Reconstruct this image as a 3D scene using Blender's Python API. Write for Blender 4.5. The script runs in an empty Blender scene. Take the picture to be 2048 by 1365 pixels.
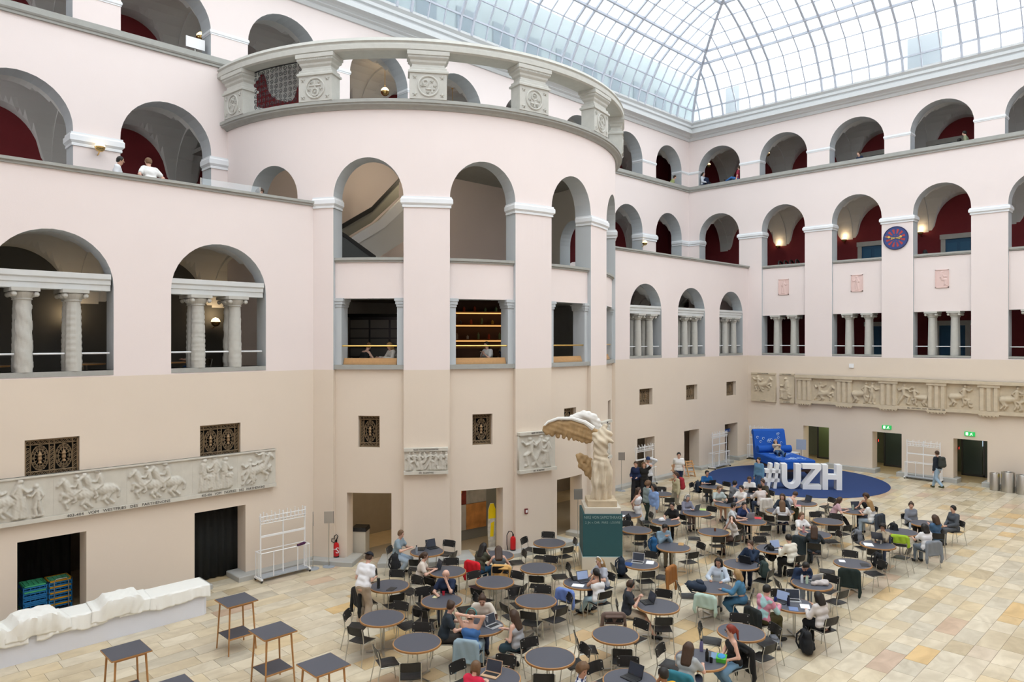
import bpy, bmesh, math, random
import numpy as np
from mathutils import Vector, Matrix
PI = math.pi
rad = math.radians
SC = bpy.context.scene
COL = SC.collection
# ------------------------------------------------------------------ camera
# world axes follow the hall: +X runs along the long left wall, +Y towards it, floor at z = 0
FPX, CXP, HYP, CAMH = 1443.4, 1024.0, 679.0, 7.0      # focal length and horizon measured in the 2048 x 1365 frame
YAW = math.atan2(2482 - 1024, FPX)
cam_d = bpy.data.cameras.new('camera')
cam = bpy.data.objects.new('camera', cam_d)
COL.objects.link(cam)
cam.location = (0, 0, CAMH)
cam.rotation_euler = (PI / 2, 0, YAW - PI / 2)
cam_d.sensor_width = 36.0
cam_d.lens = FPX * 36.0 / 2048.0
cam_d.shift_y = -3.5 / 2048.0
cam_d.clip_start, cam_d.clip_end = 0.1, 400
SC.camera = cam
# ------------------------------------------------------------------ overcast sky above the glass roof
W = bpy.data.worlds.new('overcast_sky')
SC.world = W
W.use_nodes = True
bg = W.node_tree.nodes['Background']
bg.inputs[0].default_value = (0.98, 0.985, 1.0, 1)
bg.inputs[1].default_value = 3.55
SC.view_settings.view_transform = 'Standard'
SC.view_settings.look = 'None'
SC.view_settings.gamma = 1.0
SC.view_settings.exposure = 0.0
SC.view_settings.use_curve_mapping = False
SC.cycles.use_denoising = True
SC.cycles.max_bounces = 7
SC.cycles.diffuse_bounces = 4
SC.cycles.glossy_bounces = 3
SC.cycles.transmission_bounces = 4
SC.cycles.transparent_max_bounces = 12
SC.cycles.use_adaptive_sampling = True
SC.cycles.adaptive_threshold = 0.03
SC.cycles.caustics_reflective = False
SC.cycles.caustics_refractive = False
# ------------------------------------------------------------------ pixel <-> place helpers (measured positions)
_F = (math.cos(YAW), math.sin(YAW))
_R = (math.sin(YAW), -math.cos(YAW))
def floor_at(px, py, z=0.0):
    """place in the hall, at height z, that the measured photo point lies on"""
    a = (px - CXP) / FPX
    b = (HYP - py) / FPX
    t = (z - CAMH) / b
    return (t * (_F[0] + a * _R[0]), t * (_F[1] + a * _R[1]))
# ------------------------------------------------------------------ materials
MATS = {}
def lin(c):
    if isinstance(c, str):
        c = [int(c[i:i + 2], 16) / 255 for i in (0, 2, 4)]
        c = [x / 12.92 if x <= 0.04045 else ((x + 0.055) / 1.055) ** 2.4 for x in c]
    return (c[0], c[1], c[2], 1.0)
def mat(name, col, rough=0.75, metal=0.0, var=0.0, scale=4.0, bump=0.0, bscale=60.0, spec=0.4, emit=None, alpha=None):
    if name in MATS:
        return MATS[name]
    m = bpy.data.materials.new(name)
    m.use_nodes = True
    nt = m.node_tree
    b = nt.nodes['Principled BSDF']
    c = lin(col)
    b.inputs['Base Color'].default_value = c
    b.inputs['Roughness'].default_value = rough
    b.inputs['Metallic'].default_value = metal
    b.inputs['Specular IOR Level'].default_value = spec
    if var or bump:
        tc = nt.nodes.new('ShaderNodeTexCoord')
    if var:
        n = nt.nodes.new('ShaderNodeTexNoise')
        n.inputs['Scale'].default_value = scale
        n.inputs['Detail'].default_value = 5
        nt.links.new(tc.outputs['Object'], n.inputs['Vector'])
        mx = nt.nodes.new('ShaderNodeMix'); mx.data_type = 'RGBA'
        mx.inputs[6].default_value = (c[0] * (1 - var), c[1] * (1 - var), c[2] * (1 - var), 1)
        mx.inputs[7].default_value = (min(1, c[0] * (1 + var)), min(1, c[1] * (1 + var)), min(1, c[2] * (1 + var)), 1)
        nt.links.new(n.outputs['Fac'], mx.inputs[0])
        nt.links.new(mx.outputs[2], b.inputs['Base Color'])
    if bump:
        n2 = nt.nodes.new('ShaderNodeTexNoise')
        n2.inputs['Scale'].default_value = bscale
        n2.inputs['Detail'].default_value = 4
        nt.links.new(tc.outputs['Object'], n2.inputs['Vector'])
        bp = nt.nodes.new('ShaderNodeBump')
        bp.inputs['Strength'].default_value = bump
        bp.inputs['Distance'].default_value = 0.02
        nt.links.new(n2.outputs['Fac'], bp.inputs['Height'])
        nt.links.new(bp.outputs['Normal'], b.inputs['Normal'])
    if emit:
        b.inputs['Emission Color'].default_value = lin(emit[0])
        b.inputs['Emission Strength'].default_value = emit[1]
    if alpha is not None:
        b.inputs['Alpha'].default_value = alpha
    MATS[name] = m
    return m
PINK = mat('pink_plaster', (0.80, 0.71, 0.685), 0.9, var=0.03, scale=0.6, bump=0.05, bscale=30)
CREAM = mat('cream_plaster', (0.73, 0.63, 0.525), 0.9, var=0.04, scale=0.5, bump=0.05, bscale=30)
REVEAL = mat('grey_painted_reveal', (0.50, 0.53, 0.55), 0.85, var=0.03, scale=1.0)
VAULT = mat('grey_vault_plaster', (0.66, 0.66, 0.64), 0.9, var=0.04, scale=0.8)
REDW = mat('crimson_wall', (0.21, 0.026, 0.032), 0.85, var=0.12, scale=2)
STONE = mat('grey_limestone', (0.36, 0.36, 0.335), 0.8, var=0.12, scale=5, bump=0.2, bscale=50)
PALES = mat('pale_carved_stone', (0.50, 0.49, 0.45), 0.85, var=0.10, scale=6, bump=0.15, bscale=60)
WHITEP = mat('white_moulding', (0.78, 0.80, 0.82), 0.7, var=0.02)
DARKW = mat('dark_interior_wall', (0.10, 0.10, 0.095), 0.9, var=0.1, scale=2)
SLATE = mat('charcoal_laminate', (0.075, 0.079, 0.098), 0.5, var=0.05, scale=30)
OAK = mat('oak_wood', (0.40, 0.20, 0.07), 0.5, var=0.15, scale=12)
OAKL = mat('light_oak_wood', (0.55, 0.33, 0.15), 0.5, var=0.15, scale=12)
BLACKC = mat('black_stained_plywood', (0.012, 0.012, 0.012), 0.42, var=0.25, scale=10)
CHROME = mat('brushed_steel', (0.55, 0.54, 0.50), 0.32, 1.0)
DSTEEL = mat('dark_steel', (0.09, 0.09, 0.10), 0.4, 0.8)
WHITEM = mat('white_enamel', (0.82, 0.82, 0.82), 0.4)
BRASS = mat('brass', (0.75, 0.50, 0.16), 0.28, 1.0)
BRONZE = mat('dark_bronze', (0.24, 0.17, 0.10), 0.5, 0.3, var=0.3, scale=20)
BLACK = mat('black_and_void_shade', (0.006, 0.006, 0.006), 0.95)  # plain black, also used as painted shade in grilles and bins
# ------------------------------------------------------------------ mesh helpers
def rotz(a):
    c, s = math.cos(a), math.sin(a)
    return np.array([[c, -s, 0], [s, c, 0], [0, 0, 1.0]])
class MB:
    """collects pieces and links them as ONE mesh object"""
    def __init__(self):
        self.v, self.f, self.m, self.n = [], [], [], 0
    def add(self, v, f, mi=0):
        v = np.asarray(v, float).reshape(-1, 3)
        self.v.append(v)
        k = self.n
        self.f += [[i + k for i in q] for q in f]
        self.m += [mi] * len(f)
        self.n += len(v)
        return self
    def quad(self, a, b, c, d, mi=0):
        return self.add([a, b, c, d], [(0, 1, 2, 3)], mi)
    def box(self, c, s, r=None, mi=0, taper=1.0):
        x, y, z = s[0] / 2, s[1] / 2, s[2] / 2
        t = taper
        v = np.array([(-x, -y, -z), (x, -y, -z), (x, y, -z), (-x, y, -z), (-x * t, -y * t, z), (x * t, -y * t, z), (x * t, y * t, z), (-x * t, y * t, z)])
        if r is not None:
            v = v @ np.asarray(r).T
        return self.add(v + np.array(c), [(0, 3, 2, 1), (4, 5, 6, 7), (0, 1, 5, 4), (1, 2, 6, 5), (2, 3, 7, 6), (3, 0, 4, 7)], mi)
    def box2(self, lo, hi, mi=0):
        lo, hi = np.array(lo, float), np.array(hi, float)
        return self.box((lo + hi) / 2, hi - lo, None, mi)
    def tube(self, path, r, n=8, mi=0, cap=True, closed=False):
        P = [np.array(p, float) for p in path]
        k = len(P)
        rr = [r] * k if np.isscalar(r) else list(r)
        V = []
        up = None
        for i in range(k):
            if closed:
                t = P[(i + 1) % k] - P[i - 1]
            else:
                t = P[min(i + 1, k - 1)] - P[max(i - 1, 0)]
            t = t / (np.linalg.norm(t) + 1e-12)
            if up is None:
                up = np.array([0, 0, 1.0]) if abs(t[2]) < 0.9 else np.array([1.0, 0, 0])
            a = np.cross(up, t); a /= np.linalg.norm(a) + 1e-12
            b = np.cross(t, a)
            up = b
            for j in range(n):
                w = 2 * PI * j / n
                V.append(P[i] + rr[i] * (math.cos(w) * a + math.sin(w) * b))
        F = []
        for i in range(k if closed else k - 1):
            i2 = (i + 1) % k
            for j in range(n):
                j2 = (j + 1) % n
                F.append((i * n + j, i * n + j2, i2 * n + j2, i2 * n + j))
        if cap and not closed:
            F.append(tuple(range(n - 1, -1, -1)))
            F.append(tuple((k - 1) * n + j for j in range(n)))
        return self.add(V, F, mi)
    def lathe(self, prof, n=24, c=(0, 0, 0), mi=0, a0=0.0, a1=2 * PI):
        full = abs(a1 - a0 - 2 * PI) < 1e-6
        m = n if full else n + 1
        V = []
        for r, z in prof:
            for j in range(m):
                w = a0 + (a1 - a0) * j / n
                V.append((c[0] + r * math.cos(w), c[1] + r * math.sin(w), c[2] + z))
        F = []
        for i in range(len(prof) - 1):
            for j in range(n):
                j2 = (j + 1) % m
                F.append((i * m + j, i * m + j2, (i + 1) * m + j2, (i + 1) * m + j))
        if full:
            if prof[0][0] > 1e-4: F.append(tuple(range(m - 1, -1, -1)))
            if prof[-1][0] > 1e-4: F.append(tuple((len(prof) - 1) * m + j for j in range(m)))
        return self.add(V, F, mi)
    def prism(self, poly, h, z0=0.0, mi=0, M=None):
        """poly in local xy, extruded along local z; M maps local -> world (3x4 callable or matrix)"""
        k = len(poly)
        V = [(x, y, z0) for x, y in poly] + [(x, y, z0 + h) for x, y in poly]
        F = [tuple(range(k - 1, -1, -1)), tuple(range(k, 2 * k))] + [(i, (i + 1) % k, k + (i + 1) % k, k + i) for i in range(k)]
        if M is not None:
            V = [M(*p) for p in V]
        return self.add(V, F, mi)
    def ball(self, c, r, n=10, m=6, mi=0, R=None):
        r = np.array([r, r, r], float) if np.isscalar(r) else np.array(r, float)
        V = [(0, 0, -1)]
        for i in range(1, m):
            a = -PI / 2 + PI * i / m
            for j in range(n):
                w = 2 * PI * j / n
                V.append((math.cos(a) * math.cos(w), math.cos(a) * math.sin(w), math.sin(a)))
        V.append((0, 0, 1))
        F = [(0, 1 + (j + 1) % n, 1 + j) for j in range(n)]
        for i in range(m - 2):
            for j in range(n):
                F.append((1 + i * n + j, 1 + i * n + (j + 1) % n, 1 + (i + 1) * n + (j + 1) % n, 1 + (i + 1) * n + j))
        k = 1 + (m - 1) * n
        F += [(k, 1 + (m - 2) * n + j, 1 + (m - 2) * n + (j + 1) % n) for j in range(n)]
        V = np.array(V) * r
        if R is not None:
            V = V @ np.asarray(R).T
        return self.add(V + np.array(c), F, mi)
    def mesh(self, name, mats, smooth=False):
        me = bpy.data.meshes.new(name)
        V = np.vstack(self.v) if self.v else np.zeros((0, 3))
        me.from_pydata(V.tolist(), [], self.f)
        for m in (mats if isinstance(mats, (list, tuple)) else [mats]):
            me.materials.append(m)
        if len(set(self.m)) > 1:
            me.polygons.foreach_set('material_index', self.m)
        if smooth:
            me.polygons.foreach_set('use_smooth', [True] * len(self.f))
            if smooth != 'all':
                me.set_sharp_from_angle(angle=rad(40))
        me.update()
        return me
    def build(self, name, mats, parent=None, smooth=False):
        return link(name, self.mesh(name, mats, smooth), parent)
def link(name, me, parent=None, loc=None, rz=None):
    o = bpy.data.objects.new(name, me)
    COL.objects.link(o)
    if parent is not None:
        o.parent = parent
    if loc is not None:
        o.location = loc
    if rz is not None:
        o.rotation_euler = (0, 0, rz)
    return o
def tag(o, label, cat, group=None):
    o['label'] = label
    o['category'] = cat
    if group:
        o['group'] = group
    return o
def struct(o, label=None):
    o['kind'] = 'structure'
    if label:
        o['label'] = label
    return o
def thing(name, label, cat, loc=(0, 0, 0), rz=0.0, group=None):
    o = bpy.data.objects.new(name, None)
    COL.objects.link(o)
    o.location = loc
    o.rotation_euler = (0, 0, rz)
    o.empty_display_size = 0.1
    return tag(o, label, cat, group)
def copy_tree(o, parent=None):
    c = o.copy()
    COL.objects.link(c)
    c.parent = parent
    for ch in list(KIDS(o)):
        copy_tree(ch, c)
    return c
def KIDS(o):
    return [x for x in o.children]
def dup(root, loc, rz, label=None, group=None):
    c = copy_tree(root)
    c.location = loc
    c.rotation_euler = (0, 0, rz)
    if label: c['label'] = label
    if group: c['group'] = group
    return c
def sweep(mb, path, prof, closed=False, mi=0, caps=True):
    """profile of (offset to the right of travel, z) swept along a mitred plan path"""
    P = [np.array(p[:2], float) for p in path]
    k = len(P)
    V, m = [], len(prof)
    for i in range(k):
        dirs = []
        if i > 0 or closed:
            d = P[i] - P[i - 1]; dirs.append(d / np.linalg.norm(d))
        if i < k - 1 or closed:
            d = P[(i + 1) % k] - P[i]; dirs.append(d / np.linalg.norm(d))
        nr = [np.array([d[1], -d[0]]) for d in dirs]
        n = sum(nr); n = n / np.linalg.norm(n)
        sc = 1.0 / max(0.3, float(n @ nr[0]))
        for off, z in prof:
            q = P[i] + n * off * sc
            V.append((q[0], q[1], z))
    F = []
    for i in range(k if closed else k - 1):
        a, b = i * m, ((i + 1) % k) * m
        for j in range(m - 1):
            F.append((a + j, b + j, b + j + 1, a + j + 1))
        F.append((a + m - 1, b + m - 1, b, a))
    if caps and not closed:
        F.append(tuple(range(m)))
        F.append(tuple((k - 1) * m + j for j in range(m - 1, -1, -1)))
    mb.add(V, F, mi)
    return mb
# ================================================================== THE HALL
XR, YL, YU = 40.1, 20.6, 24.6            # far wall, lower left wall, set-back upper left wall
X0, Y0 = -3.0, -4.0                       # the two sides behind the viewer
TX, TY, TR = 18.8, 24.6, 8.26             # round tower: half a cylinder in front of the upper wall
ZC, ZT, Z3, ZTOP = 6.04, 11.2, 16.28, 20.45
MATW = [PINK, CREAM, REVEAL, VAULT, STONE]
def sweep_wall(name, u0, u1, z0, z1, opens, mp, th, zsplit=ZC, step=50.0, back=3, mats=MATW, parent=None):
    """upright wall with openings: every opening (u0, u1, lo, spring, rise, material) gets real reveals"""
    us = {u0, u1}
    for o in opens:
        us |= {o[0], o[1]}
        if o[4] > 0 or step < 40:
            k = 18 if o[4] > 0 else 6
            c, h = (o[0] + o[1]) / 2, (o[1] - o[0]) / 2
            us |= {c - h * math.cos(PI * j / k) for j in range(k + 1)}
    s = u0
    while s < u1:
        us.add(s); s += step
    us = sorted(x for x in us if u0 - 1e-9 <= x <= u1 + 1e-9)
    us = [x for i, x in enumerate(us) if i == 0 or x - us[i - 1] > 1e-6]
    def top(o, u):
        c, h = (o[0] + o[1]) / 2, (o[1] - o[0]) / 2
        return o[3] + o[4] * math.sqrt(max(0.0, 1 - ((u - c) / h) ** 2))
    mb = MB()
    def front(ua, ub, a0, a1, b0, b1):
        if zsplit is not None and a0 < zsplit - 1e-6 < a1 - 2e-6 and b0 < zsplit and b1 > zsplit:
            mb.quad(mp(ua, a0, 0), mp(ub, b0, 0), mp(ub, zsplit, 0), mp(ua, zsplit, 0), 1)
            a0 = b0 = zsplit
        mi = 0 if zsplit is None or (a0 + b0) / 2 >= zsplit - 1e-6 else 1
        mb.quad(mp(ua, a0, 0), mp(ub, b0, 0), mp(ub, b1, 0), mp(ua, a1, 0), mi)
    for ua, ub in zip(us[:-1], us[1:]):
        um = (ua + ub) / 2
        act = sorted([o for o in opens if o[0] < um < o[1]], key=lambda o: o[2])
        za = zb = z0
        for o in act:
            if o[2] > za + 1e-6:
                front(ua, ub, za, o[2], zb, o[2])
                if back is not None:
                    mb.quad(mp(ua, za, th), mp(ub, zb, th), mp(ub, o[2], th), mp(ua, o[2], th), back)
            ha, hb = top(o, ua), top(o, ub)
            if o[2] > z0 + 1e-6:
                mb.quad(mp(ua, o[2], 0), mp(ub, o[2], 0), mp(ub, o[2], th), mp(ua, o[2], th), o[5])
            mb.quad(mp(ua, ha, 0), mp(ub, hb, 0), mp(ub, hb, th), mp(ua, ha, th), o[5])
            za, zb = ha, hb
        front(ua, ub, za, z1, zb, z1)
        if back is not None:
            mb.quad(mp(ua, za, th), mp(ub, zb, th), mp(ub, z1, th), mp(ua, z1, th), back)
    for o in opens:
        for u in (o[0], o[1]):
            if u0 - 1e-6 <= u <= u1 + 1e-6:
                zz = [o[2], ZC, o[3]] if zsplit is not None and o[2] < ZC - .3 and o[3] > ZC + .3 else [o[2], o[3]]
                for q in range(len(zz) - 1):
                    mb.quad(mp(u, zz[q], 0), mp(u, zz[q], th), mp(u, zz[q + 1], th), mp(u, zz[q + 1], 0), 1 if len(zz) == 3 and q == 0 else o[5])
    ob = mb.build(name, mats, parent)
    bm = bmesh.new(); bm.from_mesh(ob.data)
    bmesh.ops.remove_doubles(bm, verts=bm.verts, dist=1e-5)
    bmesh.ops.recalc_face_normals(bm, faces=bm.faces)
    bm.to_mesh(ob.data); bm.free()
    ob['kind'] = 'structure'
    return ob
mapL = lambda u, z, w: (u, YL + w, z)
mapU = lambda u, z, w: (u, YU + w, z)
mapR = lambda u, z, w: (XR + w, u, z)
mapR2 = lambda u, z, w: (XR + 0.12 + w, u, z)
def cyl(u, z, r):
    a = rad(u)
    return (TX + r * math.sin(a), TY - r * math.cos(a), z)
mapT = lambda u, z, w: cyl(u, z, TR - w)
mapT2 = lambda u, z, w: cyl(u, z, TR - 0.14 - w)
# ---- lower left wall (two stretches, either side of the tower)
TE = math.sqrt(TR ** 2 - (YU - YL) ** 2)          # half width of the tower where it leaves the lower wall
LWIN = [0.42, 4.47, 8.63]                         # window bays in front of the tower
RWIN = [29.68, 33.88, 38.12]
opL = []
for c in LWIN:
    opL += [(c - 1.365, c + 1.365, 6.2, 8.36, 1.365, 2), (c - 0.585, c + 0.585, 3.63, 4.56, 0, 1), (c - 0.735, c + 0.735, 0, 2.13, 0, 1)]
wall_left = sweep_wall('wall_left', X0, TX - TE, 0, ZT, opL, mapL, 0.6)
struct(wall_left, 'pink plaster wall over cream, with arched windows, frieze and curtained doorways')
opL2 = []
for c in RWIN:
    opL2 += [(c - 1.34, c + 1.34, 6.2, 8.40, 1.34, 2), (c - 0.55, c + 0.55, 3.76, 4.57, 0, 1), (c - 0.735, c + 0.735, 0, 2.16, 0, 1)]
wl2 = sweep_wall('wall_left_far', TX + TE, XR, 0, ZT, opL2, mapL, 0.6)
struct(wl2, 'pink and cream wall beyond the tower with three arched windows')
# ---- upper left wall: two arcades
UC = [0.35, 4.45, 8.57, 12.67, 16.8, 20.98, 25.2, 29.45, 33.68, 37.87]
opU = []
for c in UC:
    tw = abs(c - TX) < TR - 0.5
    if not tw:
        opU.append((c - 1.41, c + 1.41, 10.3, 13.3, 1.42, 2))
    lo3 = 14.3 if tw else 16.58
    opU.append((c - 1.4, c + 1.4, lo3, 17.45, 1.4, 2))
wall_up = sweep_wall('wall_left_upper', X0, XR, 10.2, ZTOP + 0.1, opU, mapU, 0.75, zsplit=None)
struct(wall_up, 'set-back pink upper wall with two rows of round arches')
# ---- far (back) wall
RC = [22.5, 18.46, 14.43, 10.40, 6.36, 2.33, -1.7]
opR, opR2 = [], []
for i, c in enumerate(RC):
    if i == 0:
        opR.append((c - 1.34, c + 1.34, 10.3, 13.36, 1.36, 2))
    else:
        opR.append((c - 1.27, c + 1.27, 6.1, 13.40, 1.33, 2))
        opR2 += [(c - 1.27, c + 1.27, 6.2, 8.38, 0, 2), (c - 1.27, c + 1.27, 11.12, 13.40, 1.33, 2)]
    opR.append((c - 1.4, c + 1.4, 16.58, 17.45, 1.4, 2))
RD = [16.57, 12.91, 9.17, 5.3]
for c in RD:
    opR.append((c - 0.71, c + 0.71, 0, 2.16, 0, 1))
wall_back = sweep_wall('wall_back', Y0, YU, 0, ZTOP + 0.1, opR, mapR, 0.12, back=None)
struct(wall_back, 'pink and cream far wall with clock, triglyph frieze and arcades')
opR2 += [o for o in opR if o[5] == 1] + [o for o in opR if o[2] > 16] + [opR[0]]
wb2 = sweep_wall('wall_back_panels', Y0, YU, 0, ZTOP + 0.1, opR2, mapR2, 0.6, parent=wall_back)
# ---- tower
TB = [-48.5, -23.0, 2.8, 28.6, 54.2]
opT, opT2 = [], []
for c in TB:
    h = 7.75
    opT.append((c - h, c + h, 0.0, 11.43, 1.24, 2))
    opT2 += [(c - h, c + h, 9.42, 11.43, 1.24, 2), (c - h, c + h, 6.2, 8.28, 0, 2), (c - 2.4, c + 2.4, 3.6, 4.6, 0, 1)]
    opT2.append((c - 5.0, c + 5.0, 0, 2.18, 0, 1))
for s in (-1, 1):
    c = s * 72.5
    opT.append((c - 7.4, c + 7.4, 10.2, 11.55, 1.07, 2))
    opT2.append(opT[-1])
wall_tower = sweep_wall('wall_tower', -90, 90, 0, 14.2, opT, mapT, 0.14, step=1.5, back=None)
struct(wall_tower, 'round pink and cream tower front with tall arched bays')
wt2 = sweep_wall('tower_bay_panels', -90, 90, 0, 14.2, opT2, mapT2, 0.5, step=1.5, parent=wall_tower)
# ---- the two plain walls behind the viewer
mb = MB(); mb.box2((X0 - 0.3, Y0 - 0.3, 0), (XR + 0.8, Y0, ZTOP)); struct(mb.build('wall_right', PINK), 'plain pink wall on the viewer side')
mb = MB(); mb.box2((X0 - 0.3, Y0, 0), (X0, YU + 0.8, ZTOP)); struct(mb.build('wall_front', PINK), 'plain pink end wall on the viewer side')
# ---- ledges, cornice, plinths (mitred profiles)
def trim(name, path, prof, m, parent=None, label=None, caps=True):
    mb = MB(); sweep(mb, path, prof, caps=caps)
    o = mb.build(name, m, parent)
    if parent is None: struct(o, label)
    return o
LEDGE = lambda z, p=0.16, h=0.3: [(-0.4, z), (p * 0.55, z), (p * 0.55, z + h * 0.22), (p * 0.8, z + h * 0.28), (p, z + h * 0.42), (p, z + h), (-0.4, z + h)]
arcT = lambda a0, a1, r, n=60: [cyl(a0 + (a1 - a0) * i / n, 0, r)[:2] for i in range(n + 1)]
trim('trim_1', [(X0, YL), (TX - TE - 0.02, YL)], [(-0.6, ZT), (0.06, ZT), (0.06, ZT + 0.05), (0.12, ZT + 0.07), (0.12, ZT + 0.14), (-0.6, ZT + 0.14)], STONE, label='grey stone coping of the terrace parapet before the tower')
trim('trim_2', [(TX + TE + 0.02, YL), (XR, YL)], [(-0.6, ZT), (0.06, ZT), (0.06, ZT + 0.05), (0.12, ZT + 0.07), (0.12, ZT + 0.14), (-0.6, ZT + 0.14)], STONE, label='grey stone coping of the terrace parapet beyond the tower')
trim('trim_3', [(X0, YU), (TX - TR + 0.1, YU)], LEDGE(Z3), STONE, label='grey stone ledge under the top arcade before the tower')
trim('trim_4', [(TX + TR - 0.1, YU), (XR, YU), (XR, Y0)], LEDGE(Z3), STONE, label='grey stone ledge under the top arcade round the far corner')
CORN = [(-0.3, 19.48), (0.08, 19.48), (0.14, 19.58), (0.14, 19.62), (0.28, 19.66), (0.28, 19.70), (0.36, 19.76), (0.60, 19.79), (0.60, 19.99), (0.50, 20.06), (0.50, 20.10), (0.60, 20.14), (0.60, 20.26), (0.54, 20.30), (0.66, 20.40), (0.66, 20.50), (-0.3, 20.50)]
CORNM = mat('pale_grey_cornice', (0.62, 0.635, 0.64), 0.8)
trim('trim_5', [(X0, Y0), (X0, YU), (XR, YU), (XR, Y0)], CORN, CORNM, label='pale moulded cornice under the glass roof')
PL = lambda h, d: [(-0.05, 0), (d, 0), (d, h - 0.02), (d - 0.02, h), (-0.05, h)]
PLM = mat('grey_plinth_stone', (0.42, 0.42, 0.40), 0.6, var=0.12, scale=3)
def plinth(n, path, h=0.15, d=0.36):
    trim('baseboard_%s' % n, path, PL(h, d), PLM, label='grey stone bench plinth along the %s' % n.replace('_', ' '))
edges = [x for c in LWIN for x in (c - 0.735, c + 0.735)]
plinth('left_wall_before_the_first_door', [(X0, YL), (edges[0], YL), (edges[0], YL + .5)])
plinth('left_wall_between_the_first_doors', [(edges[1], YL + .5), (edges[1], YL), (edges[2], YL), (edges[2], YL + .5)])
plinth('left_wall_between_the_curtained_doors', [(edges[3], YL + .5), (edges[3], YL), (edges[4], YL), (edges[4], YL + .5)])
a1 = -math.degrees(math.asin(TE / TR))
plinth('left_wall_and_tower_foot', [(edges[5], YL + .5), (edges[5], YL), (TX - TE, YL)] + arcT(a1 + 1, TB[0] - 5, TR, 8) + [cyl(TB[0] - 5, 0, TR - .6)[:2]])
for i in range(3):
    plinth('tower_%s_pier' % ('first', 'second', 'third')[i], [cyl(TB[i] + 5, 0, TR - .6)[:2]] + arcT(TB[i] + 5, TB[i + 1] - 5, TR, 10) + [cyl(TB[i + 1] - 5, 0, TR - .6)[:2]])
e2 = [x for c in RWIN for x in (c - 0.735, c + 0.735)]
plinth('far_left_wall_beside_the_tower', [(TX + TE, YL), (e2[0], YL), (e2[0], YL + .5)])
plinth('far_left_wall_first_pier', [(e2[1], YL + .5), (e2[1], YL), (e2[2], YL), (e2[2], YL + .5)])
plinth('far_left_wall_second_pier', [(e2[3], YL + .5), (e2[3], YL), (e2[4], YL), (e2[4], YL + .5)])
plinth('far_corner', [(e2[5], YL + .5), (e2[5], YL), (XR, YL), (XR, RD[0] + .71), (XR + .6, RD[0] + .71)], 0.2, 0.28)
for i in range(3):
    plinth('back_wall_%s_pier' % ('first', 'second', 'third')[i], [(XR + .6, RD[i] - .71), (XR, RD[i] - .71), (XR, RD[i + 1] + .71), (XR + .6, RD[i + 1] + .71)], 0.22, 0.2)
# ---- pier capitals: white mouldings at the springing of the arches
def capital(path, z0, z1, p, parent):
    h = z1 - z0
    mb = MB()
    sweep(mb, path, [(-0.02, z0), (p * .45, z0), (p * .45, z0 + h * .14), (p * .35, z0 + h * .2), (p, z0 + h * .38), (p, z0 + h * .75), (p * .6, z0 + h * .88), (p * .6, z1), (-0.02, z1)])
    return mb.build('pier_capital', WHITEP, parent)
for i in range(len(UC) - 1):
    a, b = UC[i], UC[i + 1]
    if not (abs(a - TX) < TR - 0.5 or abs(b - TX) < TR - 0.5):
        capital([(a + 1.41, YU + .7), (a + 1.41, YU), (b - 1.41, YU), (b - 1.41, YU + .7)], 12.82, 13.22, 0.1, wall_up)
    capital([(a + 1.4, YU + .7), (a + 1.4, YU), (b - 1.4, YU), (b - 1.4, YU + .7)], 17.38, 17.54, 0.04, wall_up)
capital([(UC[2] + 1.41, YU + .7), (UC[2] + 1.41, YU), (TX - TR, YU)], 12.82, 13.22, 0.1, wall_up)
capital([(UC[9] + 1.41, YU + .7), (UC[9] + 1.41, YU), (XR, YU), (XR, RC[0] + 1.34), (XR + .7, RC[0] + 1.34)], 12.88, 13.2, 0.08, wall_up)
capital([(UC[9] + 1.4, YU + .7), (UC[9] + 1.4, YU), (XR, YU), (XR, RC[0] + 1.4), (XR + .7, RC[0] + 1.4)], 17.38, 17.54, 0.04, wall_up)
for i in range(len(RC) - 1):
    a, b = RC[i], RC[i + 1]
    ha = 1.34 if i == 0 else 1.27
    capital([(XR + .7, a - ha), (XR, a - ha), (XR, b + 1.27), (XR + .7, b + 1.27)], 12.98, 13.3, 0.1, wall_back)
    capital([(XR + .7, a - 1.4), (XR, a - 1.4), (XR, b + 1.4), (XR + .7, b + 1.4)], 17.38, 17.54, 0.04, wall_back)
tb = [a1 - 0.5] + TB
for i in range(4):
    u0 = (TB[i - 1] + 7.75) if i else a1
    u1 = TB[i] - 7.75
    pth = ([cyl(u0, 0, TR - .6)[:2]] if i else []) + arcT(u0, u1, TR, 8) + [cyl(u1, 0, TR - .6)[:2]]
    capital(pth, 11.12, 11.46, 0.09, wall_tower)
capital([cyl(TB[3] + 7.75, 0, TR - .6)[:2]] + arcT(TB[3] + 7.75, TB[4] - 7.75, TR, 8), 11.12, 11.46, 0.09, wall_tower)
# ledges on the tower and the far wall parapets
for c in TB[:4]:
    mb = MB(); sweep(mb, arcT(c - 7.7, c + 7.7, TR - .14, 10), [(-.5, 9.42), (.05, 9.42), (.05, 9.46), (.1, 9.48), (.1, 9.56), (-.5, 9.56)]); mb.build('parapet_ledge', STONE, wall_tower)
    mb = MB(); sweep(mb, arcT(c - 7.7, c + 7.7, TR - .14, 10), [(-.5, 6.06), (.1, 6.06), (.1, 6.2), (-.5, 6.2)]); mb.build('window_sill', STONE, wall_tower)
for c in RC[1:]:
    mb = MB(); sweep(mb, [(XR + .12, c + 1.26), (XR + .12, c - 1.26)], [(-.5, 11.14), (.06, 11.14), (.06, 11.18), (.1, 11.2), (.1, 11.29), (-.5, 11.29)]); mb.build('parapet_ledge', STONE, wall_back)
    mb = MB(); sweep(mb, [(XR + .12, c + 1.27), (XR + .12, c - 1.27)], [(-.5, 6.08), (.12, 6.08), (.12, 6.2), (-.5, 6.2)]); mb.build('window_sill', STONE, wall_back)
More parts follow.
